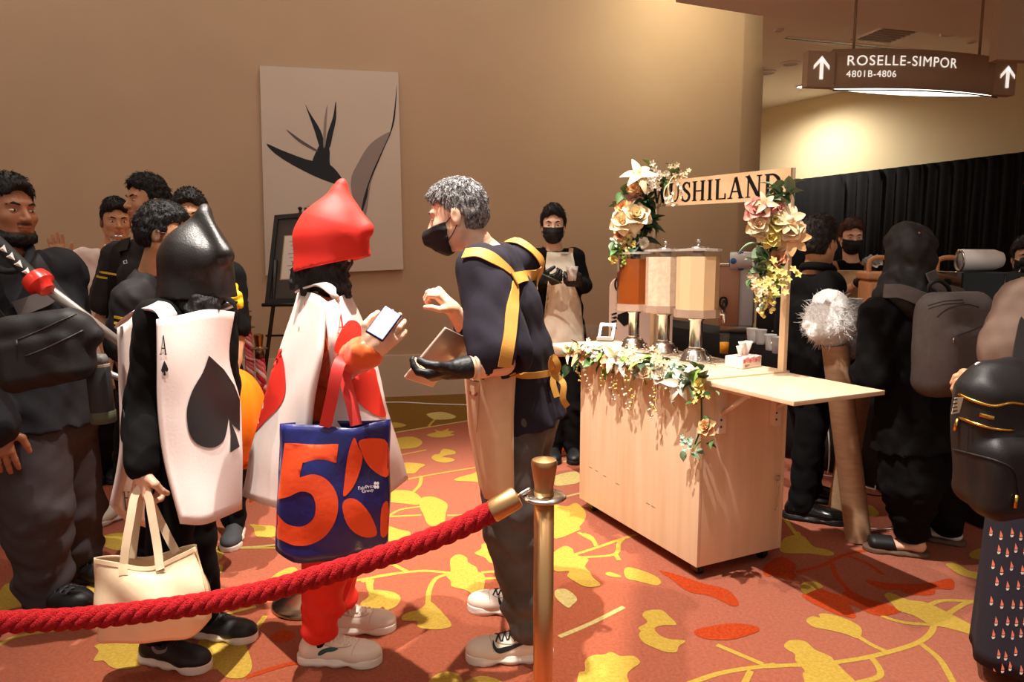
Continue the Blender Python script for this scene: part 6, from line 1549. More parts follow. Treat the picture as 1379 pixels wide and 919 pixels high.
trousers(red, REDP, e=.022, r_hem=.066, fold=.010, seed=3., knee=.01, low=.93)
bkv = patch(grid([[(404, 394, 2.40), (421, 395, 2.25), (440, 407, 2.13)], [(380, 468, 2.42), (406, 470, 2.23), (434, 476, 2.06)], [(358, 540, 2.44), (390, 542, 2.24), (420, 547, 2.06)], [(340, 612, 2.46), (376, 616, 2.25), (416, 622, 2.08)], [(327, 668, 2.47), (365, 682, 2.26), (413, 692, 2.09)]]), 6, 6, .014, .004, 16)
bk = obj('back_panel', bkv, PANEL, red.root)
ftv = patch(grid([[(438, 409, 2.12), (455, 401, 2.24), (468, 394, 2.38)], [(444, 468, 2.07), (472, 462, 2.20), (494, 452, 2.36)], [(447, 540, 2.16), (484, 541, 2.24), (517, 540, 2.38)], [(440, 612, 2.14), (492, 612, 2.25), (537, 604, 2.38)], [(438, 694, 2.16), (498, 682, 2.27), (548, 645, 2.40)]]), 6, 6, .014, .003, 16)
ft = obj('front_panel', ftv, PANEL, red.root)
c5 = cropper(320, 380, 4.177)
obj('heart_print', decal(bvh_of(bkv), c5([(205, 358), (240, 385), (262, 450), (272, 540), (270, 630), (235, 705), (165, 775), (85, 855), (98, 780), (125, 660), (150, 540), (168, 440), (180, 385)]), .0025, 5, 3), FRED, bk)
bf = bvh_of(ftv)
obj('heart_print', decal(bf, c5([(555, 400), (545, 350), (580, 270), (620, 220), (665, 222), (700, 270), (712, 340), (650, 380)]), .0025, 4, 3), FRED, ft)
obj('heart_print', decal(bf, c5([(610, 580), (680, 520), (760, 480), (785, 560), (815, 680), (830, 758), (760, 742), (690, 690), (640, 630)]), .0025, 5, 3), FRED, ft)
obj('letter_a', join(*[decal(bf, pl, .003, 0) for pl in A_px(452, 450, 12, 26, 0)]), FRED, ft)
for pth in ([(404, 394, 2.38), (416, 388, 2.30), (432, 384, 2.24), (446, 392, 2.2), (452, 405, 2.22)], [(414, 396, 2.5), (432, 386, 2.52), (455, 390, 2.5), (466, 396, 2.42)]):
    P_ = cr([at(*q) for q in pth], 6); obj('shoulder_strap', ribbon(P_, [V(.1, -.4, 1)] * len(P_), .035, .006), PANEL, red.root)
for S, an, d in (('R', D['anR'], (1, -.05)), ('L', D['anL'], (1, .05))):
    u, T, R = shoe(red, an, d, OFFW, WSOLE, L=1.02); laces(u, T, M('lace_cream', (240, 226, 208), .7), 1.0, r=.0032, seams=M('seam_tan', (190, 170, 150), .7))
    if S == 'R':
        bs_ = bvh_obj(u); obj('side_mark', decal(bs_, [(428, 882), (432, 876), (445, 872), (456, 874), (448, 878), (440, 879), (432, 883)], .0016, 3, 3), M('mark_green', (36, 74, 74), .5), u)
        obj('outsole_band', decal(bvh_obj(u.children[0]), [(428, 891), (436, 888), (452, 893), (462, 897), (450, 899), (432, 896)], .001, 0), MATS['mark_green'], u)
    obj('sock', tube([V(an[0], an[1], .07), V(an[0], an[1], .15)], [.041, .044], 16), BLKC, red.root)
t = thing('smartphone', 'dark framed smartphone with a lit lilac screen in a raised hand', 'phone', at(512, 447, 2.03))
pv_ = [at(501, 452, 1.99), at(526, 419, 2.05), at(534, 438, 2.02)]
xv = nrm(pv_[1] - pv_[0]); c = at(517, 436, 2.02); yv_ = nrm(V(.75, -.1, -.45)); yv_ = nrm(yv_ - xv * np.dot(xv, yv_)); zv = np.cross(xv, yv_); zv = zv if zv[1] < 0 else -zv; Rt = np.array([xv, yv_, zv]).T
obj('case', bbox_round((-.054, -.030, -.005), (.054, .030, .005), .0045, Rt, c, 3), M('phone_dark', (40, 44, 64), .3, .3), t)
obj('screen', box((-.050, -.026, .0048), (.050, .026, .0058), Rt, c), M('phone_screen', (150, 150, 220), .1, emit=(150, 150, 225), estr=.6), t, smooth=False)
# blue shopping bag
BB = M('bag_blue', (34, 40, 120), .32, rgb2=(26, 28, 84), vscale=9, bump=.25, bscale=22, coat=.3); BO = M('bag_orange', (240, 82, 36), .35, bump=.25, bscale=22, coat=.3)
bag = thing('shopping_bag', 'blue and orange glossy shopping bag marked 50 hung on the red costume arm', 'bag', at(448, 757, 2.05))
rows = [[(372, 738, 2.05), (397, 757, 2.0), (430, 757, 1.99), (461, 755, 2.0), (500, 744, 2.05), (523, 732, 2.10), (505, 728, 2.24), (400, 738, 2.24)],
        [(373, 690, 2.04), (397, 690, 2.0), (430, 692, 1.985), (466, 692, 2.0), (500, 688, 2.04), (524, 682, 2.09), (506, 684, 2.25), (402, 688, 2.25)],
        [(376, 630, 2.05), (400, 632, 2.01), (432, 633, 2.0), (470, 634, 2.02), (500, 628, 2.05), (525, 622, 2.09), (506, 626, 2.22), (404, 630, 2.22)],
        [(378, 571, 2.06), (400, 572, 2.04), (432, 573, 2.03), (474, 577, 2.03), (500, 570, 2.06), (525, 565, 2.09), (508, 566, 2.16), (404, 569, 2.16)]]
bagv = patch([[at(*q) for q in r] for r in rows], 5, 6, .003, .004, 20, closed_u=True)
bo = obj('bag_body', bagv, BB, bag); bb_ = bvh_of(bagv)
botm = [at(*q) for q in rows[0]]; obj('bag_base', (np.array(botm), [tuple(range(8))]), BB, bag, smooth=False)
c4 = cropper(300, 540, 2.424)
five_ = [tuple(x) for x in cr([V(*x) for x in [(252, 250), (300, 240), (345, 262), (374, 312), (372, 378), (340, 436), (290, 468), (235, 472), (178, 448)]], 4)]; five_i = [tuple(x) for x in cr([V(*x) for x in [(176, 365), (208, 400), (258, 410), (296, 385), (304, 342), (290, 305), (255, 296), (218, 312), (180, 322)]], 4)]
obj('numeral_five', decal(bb_, c4([(203, 138), (378, 141), (371, 202), (262, 202)] + five_ + five_i + [(192, 230)]), .002, 6), BO, bo)
for pl in ([(390, 345), (405, 320), (440, 325), (480, 370), (503, 430), (480, 446), (440, 437), (405, 402)], [(445, 130), (500, 122), (538, 140), (540, 243), (505, 238), (470, 205), (452, 165)], [(428, 120), (442, 150), (456, 185), (440, 250), (418, 292), (394, 312), (396, 270), (408, 180)], [(538, 330), (517, 352), (515, 440), (538, 428)]):
    obj('print_shape', decal(bb_, c4(pl), .002, 5, 3), BO, bo)
def text_decal(b, s, px, py, hpx, ang=0., off=.003):
    v, fc = text(s, (0, 0, 0), (1, 0, 0), (0, 1, 0), hpx, 0.); ca_, sa_ = math.cos(ang), math.sin(ang); out_ = []
    for q in v:
        a, n = cast(b, px + q[0] * ca_ - q[1] * sa_, py - q[1] * ca_ - q[0] * sa_); out_.append(a + n * off)
    return np.array(out_), fc
PW = M('print_white', (240, 238, 236), .5)
obj('lettering', text_decal(bb_, 'FairPrice', 482, 660, 4.6, .16), PW, bo); obj('lettering', text_decal(bb_, 'Group', 487, 664, 4.2, .16), PW, bo)
for i in range(4): obj('emblem_dot', decal(bb_, [(505 + 2.2 * (i % 2) * 1.6 + 1.9 * math.cos(k), 651 + 5 * (i // 2) + 2.4 * math.sin(k)) for k in np.linspace(0, 6.28, 9)[:-1]], .003, 0), PW, bo)
HRED = M('handle_red', (222, 60, 54), .6)
for pth in ([(438, 575, 2.03), (446, 540, 2.02), (452, 508, 2.02), (458, 488, 2.04), (466, 484, 2.10)], [(480, 573, 2.05), (474, 545, 2.06), (466, 515, 2.08), (464, 490, 2.10), (460, 482, 2.12)]):
    P_ = cr([at(*q) for q in pth], 6); obj('handle', ribbon(P_, [V(.1, -1, .1)] * len(P_), .036, .003), HRED, bag)

# black ace of spades
D = dict(head=at(262, 352, 2.38), hf=(.80, -.5, -.15), hs=.98, neck=at(258, 408, 2.38), chest=at(250, 472, 2.37), pelvis=at(246, 600, 2.38), shR=at(212, 430, 2.26), shL=at(292, 420, 2.50), elR=at(195, 538, 2.26), wrR=at(190, 632, 2.16), elL=at(300, 520, 2.52), wrL=at(300, 610, 2.44),
    hipR=at(236, 612, 2.32), hipL=at(258, 610, 2.44), knR=at(228, 738, 2.27), knL=at(262, 724, 2.42), anR=at(214, 852, 2.28), anL=at(277, 826, 2.45), g=.92, arm=.92, leg=.92, eyes=False, skin='fair',
    handR=dict(d=(.05, -.1, -1), n=(.5, .6, -.1), t=(.7, -.6, 0), curl=(.9, .95, 1., 1.), tc=.7), handL=dict(d=(0, 0, -1), n=(-.6, .4, 0), t=(.6, -.6, 0)))
blk = make_person('person in white ace of spades card costume and black pointed hood', D)
f = Fld(.006)
f.add(econe(at(262, 350, 2.38), at(262, 398, 2.38), .108, .117, (0, 1, 0), 1.), .03); f.add(ell(at(264, 348, 2.38), (.114, .112, .11)), .03); f.add(cone(at(268, 330, 2.38), at(276, 284, 2.38), .078, .02), .05); f.add(cone(at(275, 288, 2.38), at(277, 277, 2.38), .016, .006), .02)
f.add(cone(at(285, 350, 2.33), at(302, 345, 2.32), .055, .03), .04); f.add(cone(at(285, 375, 2.38), at(290, 398, 2.38), .07, .065), .04); f.add(cone(at(276, 290, 2.36), at(304, 342, 2.3), .018, .02), .03)
f.disp(folds(.003, 13, 1.)); f.cut(at(262, 402, 2.38), (.03, 0, -1)); f.sub(cone(at(262, 385, 2.38), at(262, 425, 2.38), .095, .102), .006)
obj('hood', f.mesh(), M('leather_black', (30, 27, 26), .38, bump=.12, bscale=180), blk.root)
f = Fld(.006); f.add(ell(at(258, 385, 2.39), (.09, .09, .07)), .03); f.add(cone(at(246, 400, 2.34), at(262, 424, 2.27), .05, .022), .03); f.add(cone(at(265, 405, 2.28), at(266, 431, 2.26), .022, .006), .02); f.add(cone(at(280, 398, 2.35), at(284, 412, 2.3), .05, .03), .03)
f.disp(fuzz(.004, 120)); obj('hair', f.mesh(), HB, blk.root)
top_garment(blk, BLKC, 'long_sleeve_top', e=.012, long=True, sl_e=.020, fold=.006, fr=18, seed=2., hemdrop=.02, cuff=.006)
trousers(blk, BLKC, e=.016, r_hem=.06, fold=.005, seed=5.)
v_, f_b = lathe([(.165, -.018), (.17, 0), (.165, .018)], (0, 0, 0), 32)
obj('belt', (np.array([blk.pelvis + blk.side * q[0] * .98 + np.cross(blk.side, (0, 0, 1)) * q[1] * .74 + V(0, 0, .02 + q[2]) for q in v_]), f_b), MATS['foam_white'], blk.root)
ftv = patch(grid([[(212, 430, 2.10), (245, 424, 2.16), (282, 417, 2.26), (314, 420, 2.40)], [(212, 490, 2.08), (246, 494, 2.13), (281, 489, 2.24), (306, 484, 2.38)], [(213, 552, 2.07), (248, 556, 2.12), (287, 553, 2.22), (322, 544, 2.36)], [(222, 622, 2.06), (256, 624, 2.11), (291, 618, 2.21), (323, 612, 2.34)], [(244, 706, 2.05), (272, 707, 2.10), (299, 697, 2.2), (323, 686, 2.33)]]), 6, 6, .016, .003, 14)
ft = obj('front_panel', ftv, PANEL, blk.root); bf = bvh_of(ftv)
c4b = cropper(150, 380, 2.705)
lobe_ = [tuple(x) for x in cr([V(*x) for x in [(353, 268), (330, 330), (292, 398), (273, 470), (281, 545), (312, 590), (365, 604), (404, 582), (418, 542), (425, 495)]], 4)]
obj('spade_print', decal(bf, c4b(lobe_ + [(440, 520), (466, 543), (466, 430), (445, 375), (408, 320)]), .0028, 5), FBLK, ft)
obj('spade_print', decal(bf, c4b([(428, 500), (433, 560), (431, 622), (465, 600), (452, 555)]), .0028, 5), FBLK, ft)
obj('letter_a', join(*[decal(bf, pl, .003, 0) for pl in A_px(214, 478, 11, 26)]), FBLK, ft)
obj('spade_mark', decal(bf, c4b([(192, 286), (184, 308), (180, 322), (186, 332), (191, 326), (189, 340), (198, 340), (196, 324), (203, 328), (207, 318), (202, 304)]), .003, 0), FBLK, ft)
bkv = patch(grid([[(161, 440, 2.36), (180, 422, 2.48), (215, 414, 2.64)], [(163, 515, 2.36), (182, 512, 2.48), (210, 508, 2.66)], [(165, 585, 2.36), (184, 588, 2.48), (212, 590, 2.66)], [(158, 640, 2.37), (178, 650, 2.49), (208, 655, 2.67)], [(150, 680, 2.38), (168, 700, 2.5), (200, 712, 2.68)]]), 6, 6, .016, .002, 14)
bk = obj('back_panel', bkv, PANEL, blk.root); bf2 = bvh_of(bkv)
obj('spade_print', decal(bf2, [(162, 582), (168, 600), (176, 600), (180, 580), (178, 540), (168, 530)], .0028, 4, 3), FBLK, bk)
obj('letter_a', join(*[decal(bf2, pl, .003, 0) for pl in A_px(164, 688, 10, 26, 0, True)]), FBLK, bk)
for pth in ([(164, 438, 2.36), (178, 424, 2.3), (198, 414, 2.24), (218, 416, 2.17), (228, 428, 2.14)], [(215, 414, 2.62), (250, 408, 2.6), (290, 410, 2.5), (305, 418, 2.40)]):
    P_ = cr([at(*q) for q in pth], 6); obj('shoulder_strap', ribbon(P_, [V(-.1, -.5, 1)] * len(P_), .05, .008), PANEL, blk.root)
for S, an, d in (('R', D['anR'], (1, -.30)), ('L', D['anL'], (1, -.2))):
    u, T, R = shoe(blk, an, d, BLKSH, WSOLE, L=.98); laces(u, T, BLKSH, 1., 3)
    if S == 'R': obj('side_mark', decal(bvh_obj(u), [(205, 868), (212, 876), (224, 874), (226, 866), (224, 878), (212, 881), (205, 875)], .0016, 3, 3), M('mark_grey', (120, 118, 120), .4), u)
# beige tote
CANV = M('tote_canvas', (232, 206, 172), .55, var=.04, vscale=10, bump=.12, bscale=24); SEAM = M('tote_seam', (214, 186, 150), .6)
tote = thing('tote_bag', 'plain beige canvas tote bag hanging from the hand of the black hooded person', 'bag', at(205, 862, 2.06))
rows = [[(134, 865, 2.04), (170, 866, 2.0), (215, 864, 2.0), (257, 858, 2.03), (285, 832, 2.10), (262, 832, 2.2), (200, 838, 2.22), (142, 842, 2.18)],
        [(133, 825, 2.02), (170, 828, 1.98), (215, 828, 1.97), (262, 822, 2.01), (283, 805, 2.09), (262, 806, 2.21), (200, 812, 2.23), (142, 816, 2.17)],
        [(130, 785, 2.04), (165, 789, 2.0), (210, 789, 1.99), (255, 780, 2.03), (276, 772, 2.09), (258, 774, 2.18), (200, 782, 2.2), (140, 782, 2.15)],
        [(128, 752, 2.06), (160, 758, 2.04), (200, 764, 2.03), (240, 748, 2.05), (261, 736, 2.09), (245, 738, 2.13), (195, 750, 2.15), (145, 750, 2.13)]]
tv = patch([[at(*q) for q in r] for r in rows], 7, 8, .003, .009, 30, closed_u=True)
to = obj('bag_body', tv, CANV, tote); tbv = bvh_of(tv)
obj('bag_base', (np.array([at(*q) for q in rows[0]]), [tuple(range(8))]), CANV, tote, smooth=False)
obj('hem', strap_on(tbv, [(129, 756), (160, 762), (200, 768), (238, 752), (260, 741)], .012, .002, .001), SEAM, to); obj('hem', strap_on(tbv, [(263, 742), (270, 765), (278, 798)], .010, .002, .001), SEAM, to)
for pth in ([(166, 772, 2.03), (170, 735, 2.05), (176, 700, 2.08), (182, 668, 2.12), (192, 655, 2.14)], [(216, 768, 2.02), (212, 735, 2.06), (206, 700, 2.09), (200, 668, 2.12), (192, 655, 2.14)], [(178, 752, 2.14), (182, 720, 2.15), (186, 690, 2.15), (189, 660, 2.15)], [(238, 745, 2.12), (225, 720, 2.14), (210, 690, 2.15), (196, 660, 2.15)]):
    P_ = cr([at(*q) for q in pth], 6); obj('handle', ribbon(P_, [V(.05, -1, .1)] * len(P_), .026, .003), CANV, tote)
for px, py in ((166, 768), (216, 764)): obj('handle_patch', decal(tbv, [(px - 6, py - 6), (px + 6, py - 7), (px + 7, py + 7), (px - 5, py + 8)], .003, 3), SEAM, to)

# --- the man with the sling bag and prop sword
D = dict(head=at(10, 288, 2.72), hf=(.93, -.36, .02), hs=1.10, neck=at(8, 352, 2.74), chest=at(38, 425, 2.74), pelvis=at(52, 562, 2.74), shR=at(-38, 380, 2.56), shL=at(82, 366, 2.92), elR=at(-48, 490, 2.50), wrR=at(-6, 578, 2.44), elL=at(100, 475, 3.0), wrL=at(62, 520, 2.80),
    hipR=at(38, 575, 2.66), hipL=at(78, 573, 2.86), knR=at(50, 690, 2.64), knL=at(96, 680, 2.90), anR=at(60, 800, 2.67), anL=at(106, 758, 2.92), g=1.26, arm=1.2, leg=1.22, skin='brown', beard=True,
    handR=dict(d=(.10, .02, -1), n=(-.5, .8, 0), t=(.8, .5, 0), curl=(.22, .25, .28, .3), tc=.2, s=1.1))
lm = make_person('bearded man in dark jacket with black sling bag and prop sword', D)
hair_short(lm, HB, top=.018, sides=.008, quiff=.012, spikes=.003, seed=3.)
f = Fld(.0045); E = lm.E; f.add(E(0, .045, -.088, .05, .045, .032), .02); f.add(cone(hl(lm, .06, .0, -.03), hl(lm, .045, .045, -.085), .016 * 1.1, .022), .02); f.add(cone(hl(lm, -.06, .0, -.03), hl(lm, -.045, .045, -.085), .016 * 1.1, .022), .02)
f.disp(fuzz(.003, 160)); f.sub(E(0, .085, -.052, .036, .03, .022), .01); obj('beard', f.mesh(), HB, lm.root)
JK = M('jacket_ink', (18, 19, 25), .85, var=.12, vscale=12, bump=.06, bscale=200)
shl = top_garment(lm, JK, 'jacket', e=.03, dr=.004, long=True, sl_e=.03, fold=.010, fr=13, seed=1.5, hemdrop=.03, loose=.05, cuff=.02)
trousers(lm, GREYP, e=.034, r_hem=.088, fold=.013, seed=4., knee=.02, fr=15)
bl1 = bvh_obj(shl)
obj('collar', tube(cr([at(-22, 352, 2.6), at(10, 366, 2.52), at(34, 356, 2.60), at(40, 335, 2.74), at(18, 328, 2.86)], 5), .02, 8, flat=.6), JK, lm.root)
obj('lapel', strap_on(bl1, [(40, 342), (62, 372), (84, 402), (100, 425)], .050, .006, .004), M('lapel_grey', (54, 52, 54), .7), lm.root)
for S, an, d in (('R', D['anR'], (.97, -.24)), ('L', D['anL'], (.95, -.3))):
    u, T, R = shoe(lm, an, d, BLKSH, BLKSH, kind='clog', L=1.10, W=1.05)
    obj('heel_strap', tube(cr([T(.03, -.05, .06), T(-.03, -.045, .07), T(-.075, 0, .075), T(-.03, .045, .07), T(.03, .05, .06)], 4), .011, 8, flat=.4), BLKSH, u)
# sling bag
NYL = M('nylon_black', (28, 25, 25), .6, var=.1, vscale=16, bump=.1, bscale=300); ZIP = M('zip_dark', (70, 66, 64), .4, .3)
sb = thing('sling_bag', 'black nylon sling bag with two zips across the bearded man', 'bag', at(58, 545, 2.40))
c = at(58, 471, 2.34); xa = nrm(V(.96, .22, .16)); ya = nrm(np.cross(V(0, 0, 1), xa)); za = np.cross(xa, ya); R3 = np.array([xa, ya, za])
f = Fld(.007); f.add(rbox(c, (.148, .065, .128), .05, R3), .02); f.add(rbox(c - ya * .03 - za * .025, (.125, .05, .085), .035, R3), .012); f.add(cone(c + xa * .13 + za * .05, c + xa * .155 + za * .02, .05, .04), .03); f.disp(folds(.004, 22, 2.)); sbo = obj('pouch', f.mesh(), NYL, sb); bsb = bvh_obj(sbo)
obj('zip', cord_on(bsb, [(24, 458), (50, 447), (80, 433), (103, 423)], .0028), ZIP, sb); obj('zip', cord_on(bsb, [(34, 480), (60, 470), (90, 456), (112, 445)], .0028), ZIP, sb)
obj('zip_pull', tube([cast(bsb, 24, 458)[0] + V(0, -.005, 0), cast(bsb, 25, 466)[0] + V(0, -.008, 0)], .003, 6), ZIP, sb)
obj('strap', strap_on(bl1, [(20, 418), (40, 412), (58, 404), (62, 400)], .06, .006, .012), M('strap_grey', (78, 68, 66), .7), sb)
obj('strap', ribbon(cr([at(8, 440, 2.40), at(-10, 420, 2.40), at(-40, 380, 2.44), at(-45, 350, 2.55), at(-20, 338, 2.8)], 6), [V(-.2, -1, .3)] * 25, .05, .004), NYL, sb)
t = thing('water_bottle', 'tall charcoal water bottle with an olive base clipped to the sling bag', 'bottle', at(144, 570, 2.45))
p0, p1 = at(140, 568, 2.45), at(130, 480, 2.45); ax_ = nrm(p1 - p0); L_ = np.linalg.norm(p1 - p0)
obj('body', lathe([(.036, 0), (.040, .006), (.040, L_ * .82), (.034, L_ * .88), (.033, L_ * .9)], p0, 28, axis=ax_), M('bottle_charcoal', (52, 54, 56), .45), t)
obj('base_boot', lathe([(.037, -.004), (.042, 0), (.042, L_ * .16), (.0405, L_ * .165)], p0, 28, axis=ax_), M('boot_olive', (84, 88, 66), .6), t)
obj('cap', lathe([(.036, L_ * .86), (.037, L_ * .95), (.030, L_ * 1.02), (.0001, L_ * 1.03)], p0, 28, axis=ax_), M('cap_grey', (96, 92, 90), .5), t); obj('cap_band', lathe([(.0385, L_ * .84), (.0385, L_ * .875), (.036, L_ * .88)], p0, 28, axis=ax_), M('band_tan', (160, 138, 118), .5), t)
obj('carry_loop', tube(cr([p0 + ax_ * L_ * .95 + V(-.02, -.02, 0), p0 + ax_ * L_ * 1.06 + V(-.03, -.03, .02), p0 + ax_ * L_ * 1.1 + V(-.05, -.03, .04)], 5), .006, 8), STEEL, t)
# prop sword
sw = thing('prop_sword', 'prop sword with black and white wrapped grip, red guard and grey tube blade', 'sword', at(60, 385, 2.40))
g0, g1, e1_ = at(-8, 322, 2.38), at(50, 378, 2.36), at(170, 469, 2.62)
ax_ = nrm(g1 - g0); L_ = np.linalg.norm(g1 - g0)
gr = obj('grip', lathe([(.020, 0), (.022, .01), (.022, L_ - .01), (.024, L_)], g0, 20, axis=ax_), M('grip_black', (24, 20, 20), .7), sw)
s, u, _ = frame(ax_); GW = M('grip_white', (222, 214, 208), .7)
for i in range(5):
    for side_ in (0, 1):
        z0 = L_ * (.06 + i * .18); vs = []
        an0 = 3.6 + side_ * 3.14
        for dz, da in ((0, -.55), (.0, .55), (L_ * .15, 0.)):
            an = an0 + da; vs.append(g0 + ax_ * (z0 + dz) + (s * math.cos(an) + u * math.sin(an)) * .0238)
        vs.append(g0 + ax_ * (z0 + L_ * .05) + (s * math.cos(an0) + u * math.sin(an0)) * .0265)
        obj('wrap_diamond', (np.array(vs), [(0, 1, 3), (1, 2, 3), (2, 0, 3), (0, 2, 1)]), GW, gr, smooth=False)
obj('guard', lathe([(.022, -.02), (.042, -.016), (.046, 0), (.046, .02), (.030, .032), (.026, .05)], g1, 24, axis=ax_), M('guard_red', (222, 44, 32), .3, coat=.4), sw, auto=50)
ab = nrm(e1_ - g1); obj('blade', lathe([(.018, 0), (.018, np.linalg.norm(e1_ - g1)), (.0001, np.linalg.norm(e1_ - g1) + .02)], g1 + ab * .04, 16, axis=ab), M('blade_grey', (168, 160, 154), .3, .6), sw)
single('scabbard_tip', tube([at(146, 503, 2.55), at(170, 513, 2.58)], [.013, .012], 10), MATS['blade_grey'], 'bright metal rod end poking out between bottle and card costume', 'rod')
# the shoe edge at the picture's left border belongs to another visitor out of frame

# --- visitors behind
D = dict(head=at(156, 300, 4.25), hf=(.62, -.78, -.05), hs=1.0, neck=at(150, 337, 4.27), chest=at(140, 380, 4.28), pelvis=at(140, 490, 4.3), shR=at(112, 350, 4.22), shL=at(172, 350, 4.38), elR=at(82, 402, 4.15), wrR=at(80, 352, 4.05), elL=at(180, 410, 4.4), wrL=at(175, 460, 4.3), hipR=at(132, 497, 4.26), hipL=at(150, 497, 4.34), knR=at(130, 590, 4.24), knL=at(152, 590, 4.32), anR=at(130, 672, 4.3), anL=at(155, 670, 4.36), skin='tan', fade=True,
    handR=dict(d=(-.05, -.05, 1), n=(.3, -.9, 0), t=(.9, .2, 0), curl=(.1, .08, .1, .12), tc=.1), handL=dict(d=(0, 0, -1), n=(-1, 0, 0), t=(0, -1, 0)))
pk = make_person('smiling man in a pale pink shirt with one hand raised', D, .010, .006)
hair_short(pk, HB, top=.028, sides=.002, quiff=.014, spikes=.003, back=-.02)
sh = top_garment(pk, PINKS, 'shirt', e=.016, sleeve=.95, sl_e=.018, fold=.006, h=.010, neck_cut=-.01); trousers(pk, BLKC, h=.012)
obj('collar', tube(cr([hl(pk, -.062, .02, -.145), hl(pk, 0, .07, -.17), hl(pk, .062, .02, -.145), hl(pk, .0, -.06, -.125), hl(pk, -.062, .02, -.145)], 5), .014, 8, flat=.5), PINKS, pk.root)
for an in (D['anR'], D['anL']): shoe(pk, an, (.5, -.8), BLKSH, BLKSH, h=.006)

D = dict(head=at(199, 274, 3.70), hf=(-.62, -.78, .03), hs=1.04, neck=at(204, 322, 3.73), chest=at(200, 375, 3.73), pelvis=at(198, 510, 3.73), shR=at(158, 345, 3.81), shL=at(246, 345, 3.65), elR=at(138, 430, 3.81), wrR=at(150, 500, 3.70), elL=at(258, 430, 3.65), wrL=at(250, 500, 3.60), hipR=at(184, 520, 3.75), hipL=at(212, 520, 3.71), knR=at(174, 615, 3.70), knL=at(218, 615, 3.67), anR=at(168, 690, 3.67), anL=at(222, 700, 3.65), skin='tan',
    handR=dict(d=(.3, -.2, -1), n=(.6, .5, 0), t=(-.4, -.9, 0), curl=(.4, .4, .5, .5)), handL=dict(d=(0, -.2, -1), n=(-.6, .5, 0), t=(-.6, -.9, 0)))
tl3 = make_person('tall man in black jersey with yellow sleeve stripes and a wide shoulder strap', D, .009, .0055)
hair_short(tl3, HB, top=.024, sides=.004, quiff=.010, spikes=.009, seed=2.)
sh = top_garment(tl3, JERS, 'jersey', e=.018, sleeve=.72, sl_e=.024, fold=.006, h=.009, neck_cut=-.01); trousers(tl3, BLKC, h=.011, r_hem=.06)
b3 = bvh_obj(sh)
for y in (0, 7): obj('sleeve_stripe', strap_on(b3, [(119, 362 + y), (128, 365 + y), (138, 367 + y), (147, 368 + y)], .011, .002, .001), YEL, sh)
obj('chest_mark', decal(b3, [(166, 352), (171, 350), (172, 355), (167, 356)], .002, 0), PW, sh)
bs3 = thing('strap_bag', 'wide black shoulder strap with silver buckles across the tall man', 'strap', at(156, 470, 3.5))
obj('strap', strap_on(b3, [(158, 322), (157, 360), (154, 400), (152, 440), (150, 470)], .075, .005, .006), NYL, bs3)
for y in (323, 434): q, n = cast(b3, 157, y); obj('buckle', tube([q + n * .016 + V(a, 0, b) for a, b in ((-.03, -.012), (.03, -.012), (.03, .012), (-.03, .012))], .005, 6, closed=True), STEEL, bs3)
u, _, _ = shoe(tl3, D['anR'], (-.35, -.9), OFFW, WSOLE, h=.006); u, _, _ = shoe(tl3, D['anL'], (-.2, -.95), OFFW, WSOLE, h=.006)

D = dict(head=at(219, 318, 3.02), hf=(.93, .25, -.12), hs=1.02, neck=at(206, 365, 3.04), chest=at(196, 428, 3.06), pelvis=at(205, 560, 3.1), shR=at(178, 402, 2.92), shL=at(226, 398, 3.22), elR=at(168, 482, 2.94), wrR=at(185, 560, 2.90), elL=at(226, 480, 3.2), wrL=at(240, 550, 3.1), hipR=at(198, 572, 3.04), hipL=at(214, 570, 3.18), knR=at(200, 668, 3.02), knL=at(216, 660, 3.16), anR=at(196, 760, 3.05), anL=at(214, 745, 3.2), skin='tan', fade=True, handR=dict(d=(.2, 0, -1), n=(.2, .9, 0), t=(.9, 0, 0)), handL=dict(d=(.2, 0, -1), n=(.2, -.9, 0), t=(.9, 0, 0)))
gm = make_person('man in glasses and black jersey standing behind the spade costume', D, .009, .0052)
hair_short(gm, HB, top=.020, sides=.005, quiff=.014, spikes=.006, seed=5.)
sh = top_garment(gm, JERS, 'jersey', e=.018, sleeve=.80, sl_e=.024, fold=.007, fr=16, h=.009, neck_cut=-.01); trousers(gm, BLKC, h=.011)
b4 = bvh_obj(sh)
for y in (0, 8): obj('sleeve_stripe', strap_on(b4, [(154, 427 + y), (165, 429 + y), (176, 430 + y), (186, 430 + y)], .011, .002, .001), YEL, sh)
gs = obj('glasses', tube(cr([hl(gm, -.08, -.01, .012), hl(gm, -.076, .06, .012), hl(gm, -.055, .098, .008)], 4), .0022, 6), M('glasses_red', (92, 34, 30), .3), gm.root)
obj('glasses_arm', tube(cr([hl(gm, .08, -.01, .012), hl(gm, .076, .06, .012), hl(gm, .055, .098, .008)], 4), .0022, 6), MATS['glasses_red'], gs)
for x in (-1, 1): obj('glasses_rim', tube([hl(gm, .031 * x + .024 * math.cos(k), .102, .006 + .018 * math.sin(k)) for k in np.linspace(0, 6.28, 17)[:-1]], .002, 6, closed=True), MATS['glasses_red'], gs)
obj('glasses_bridge', tube([hl(gm, -.008, .106, .008), hl(gm, .008, .106, .008)], .002, 6), MATS['glasses_red'], gs)
for an in (D['anR'], D['anL']): shoe(gm, an, (.95, .2), BLKSH, BLKSH, h=.006)

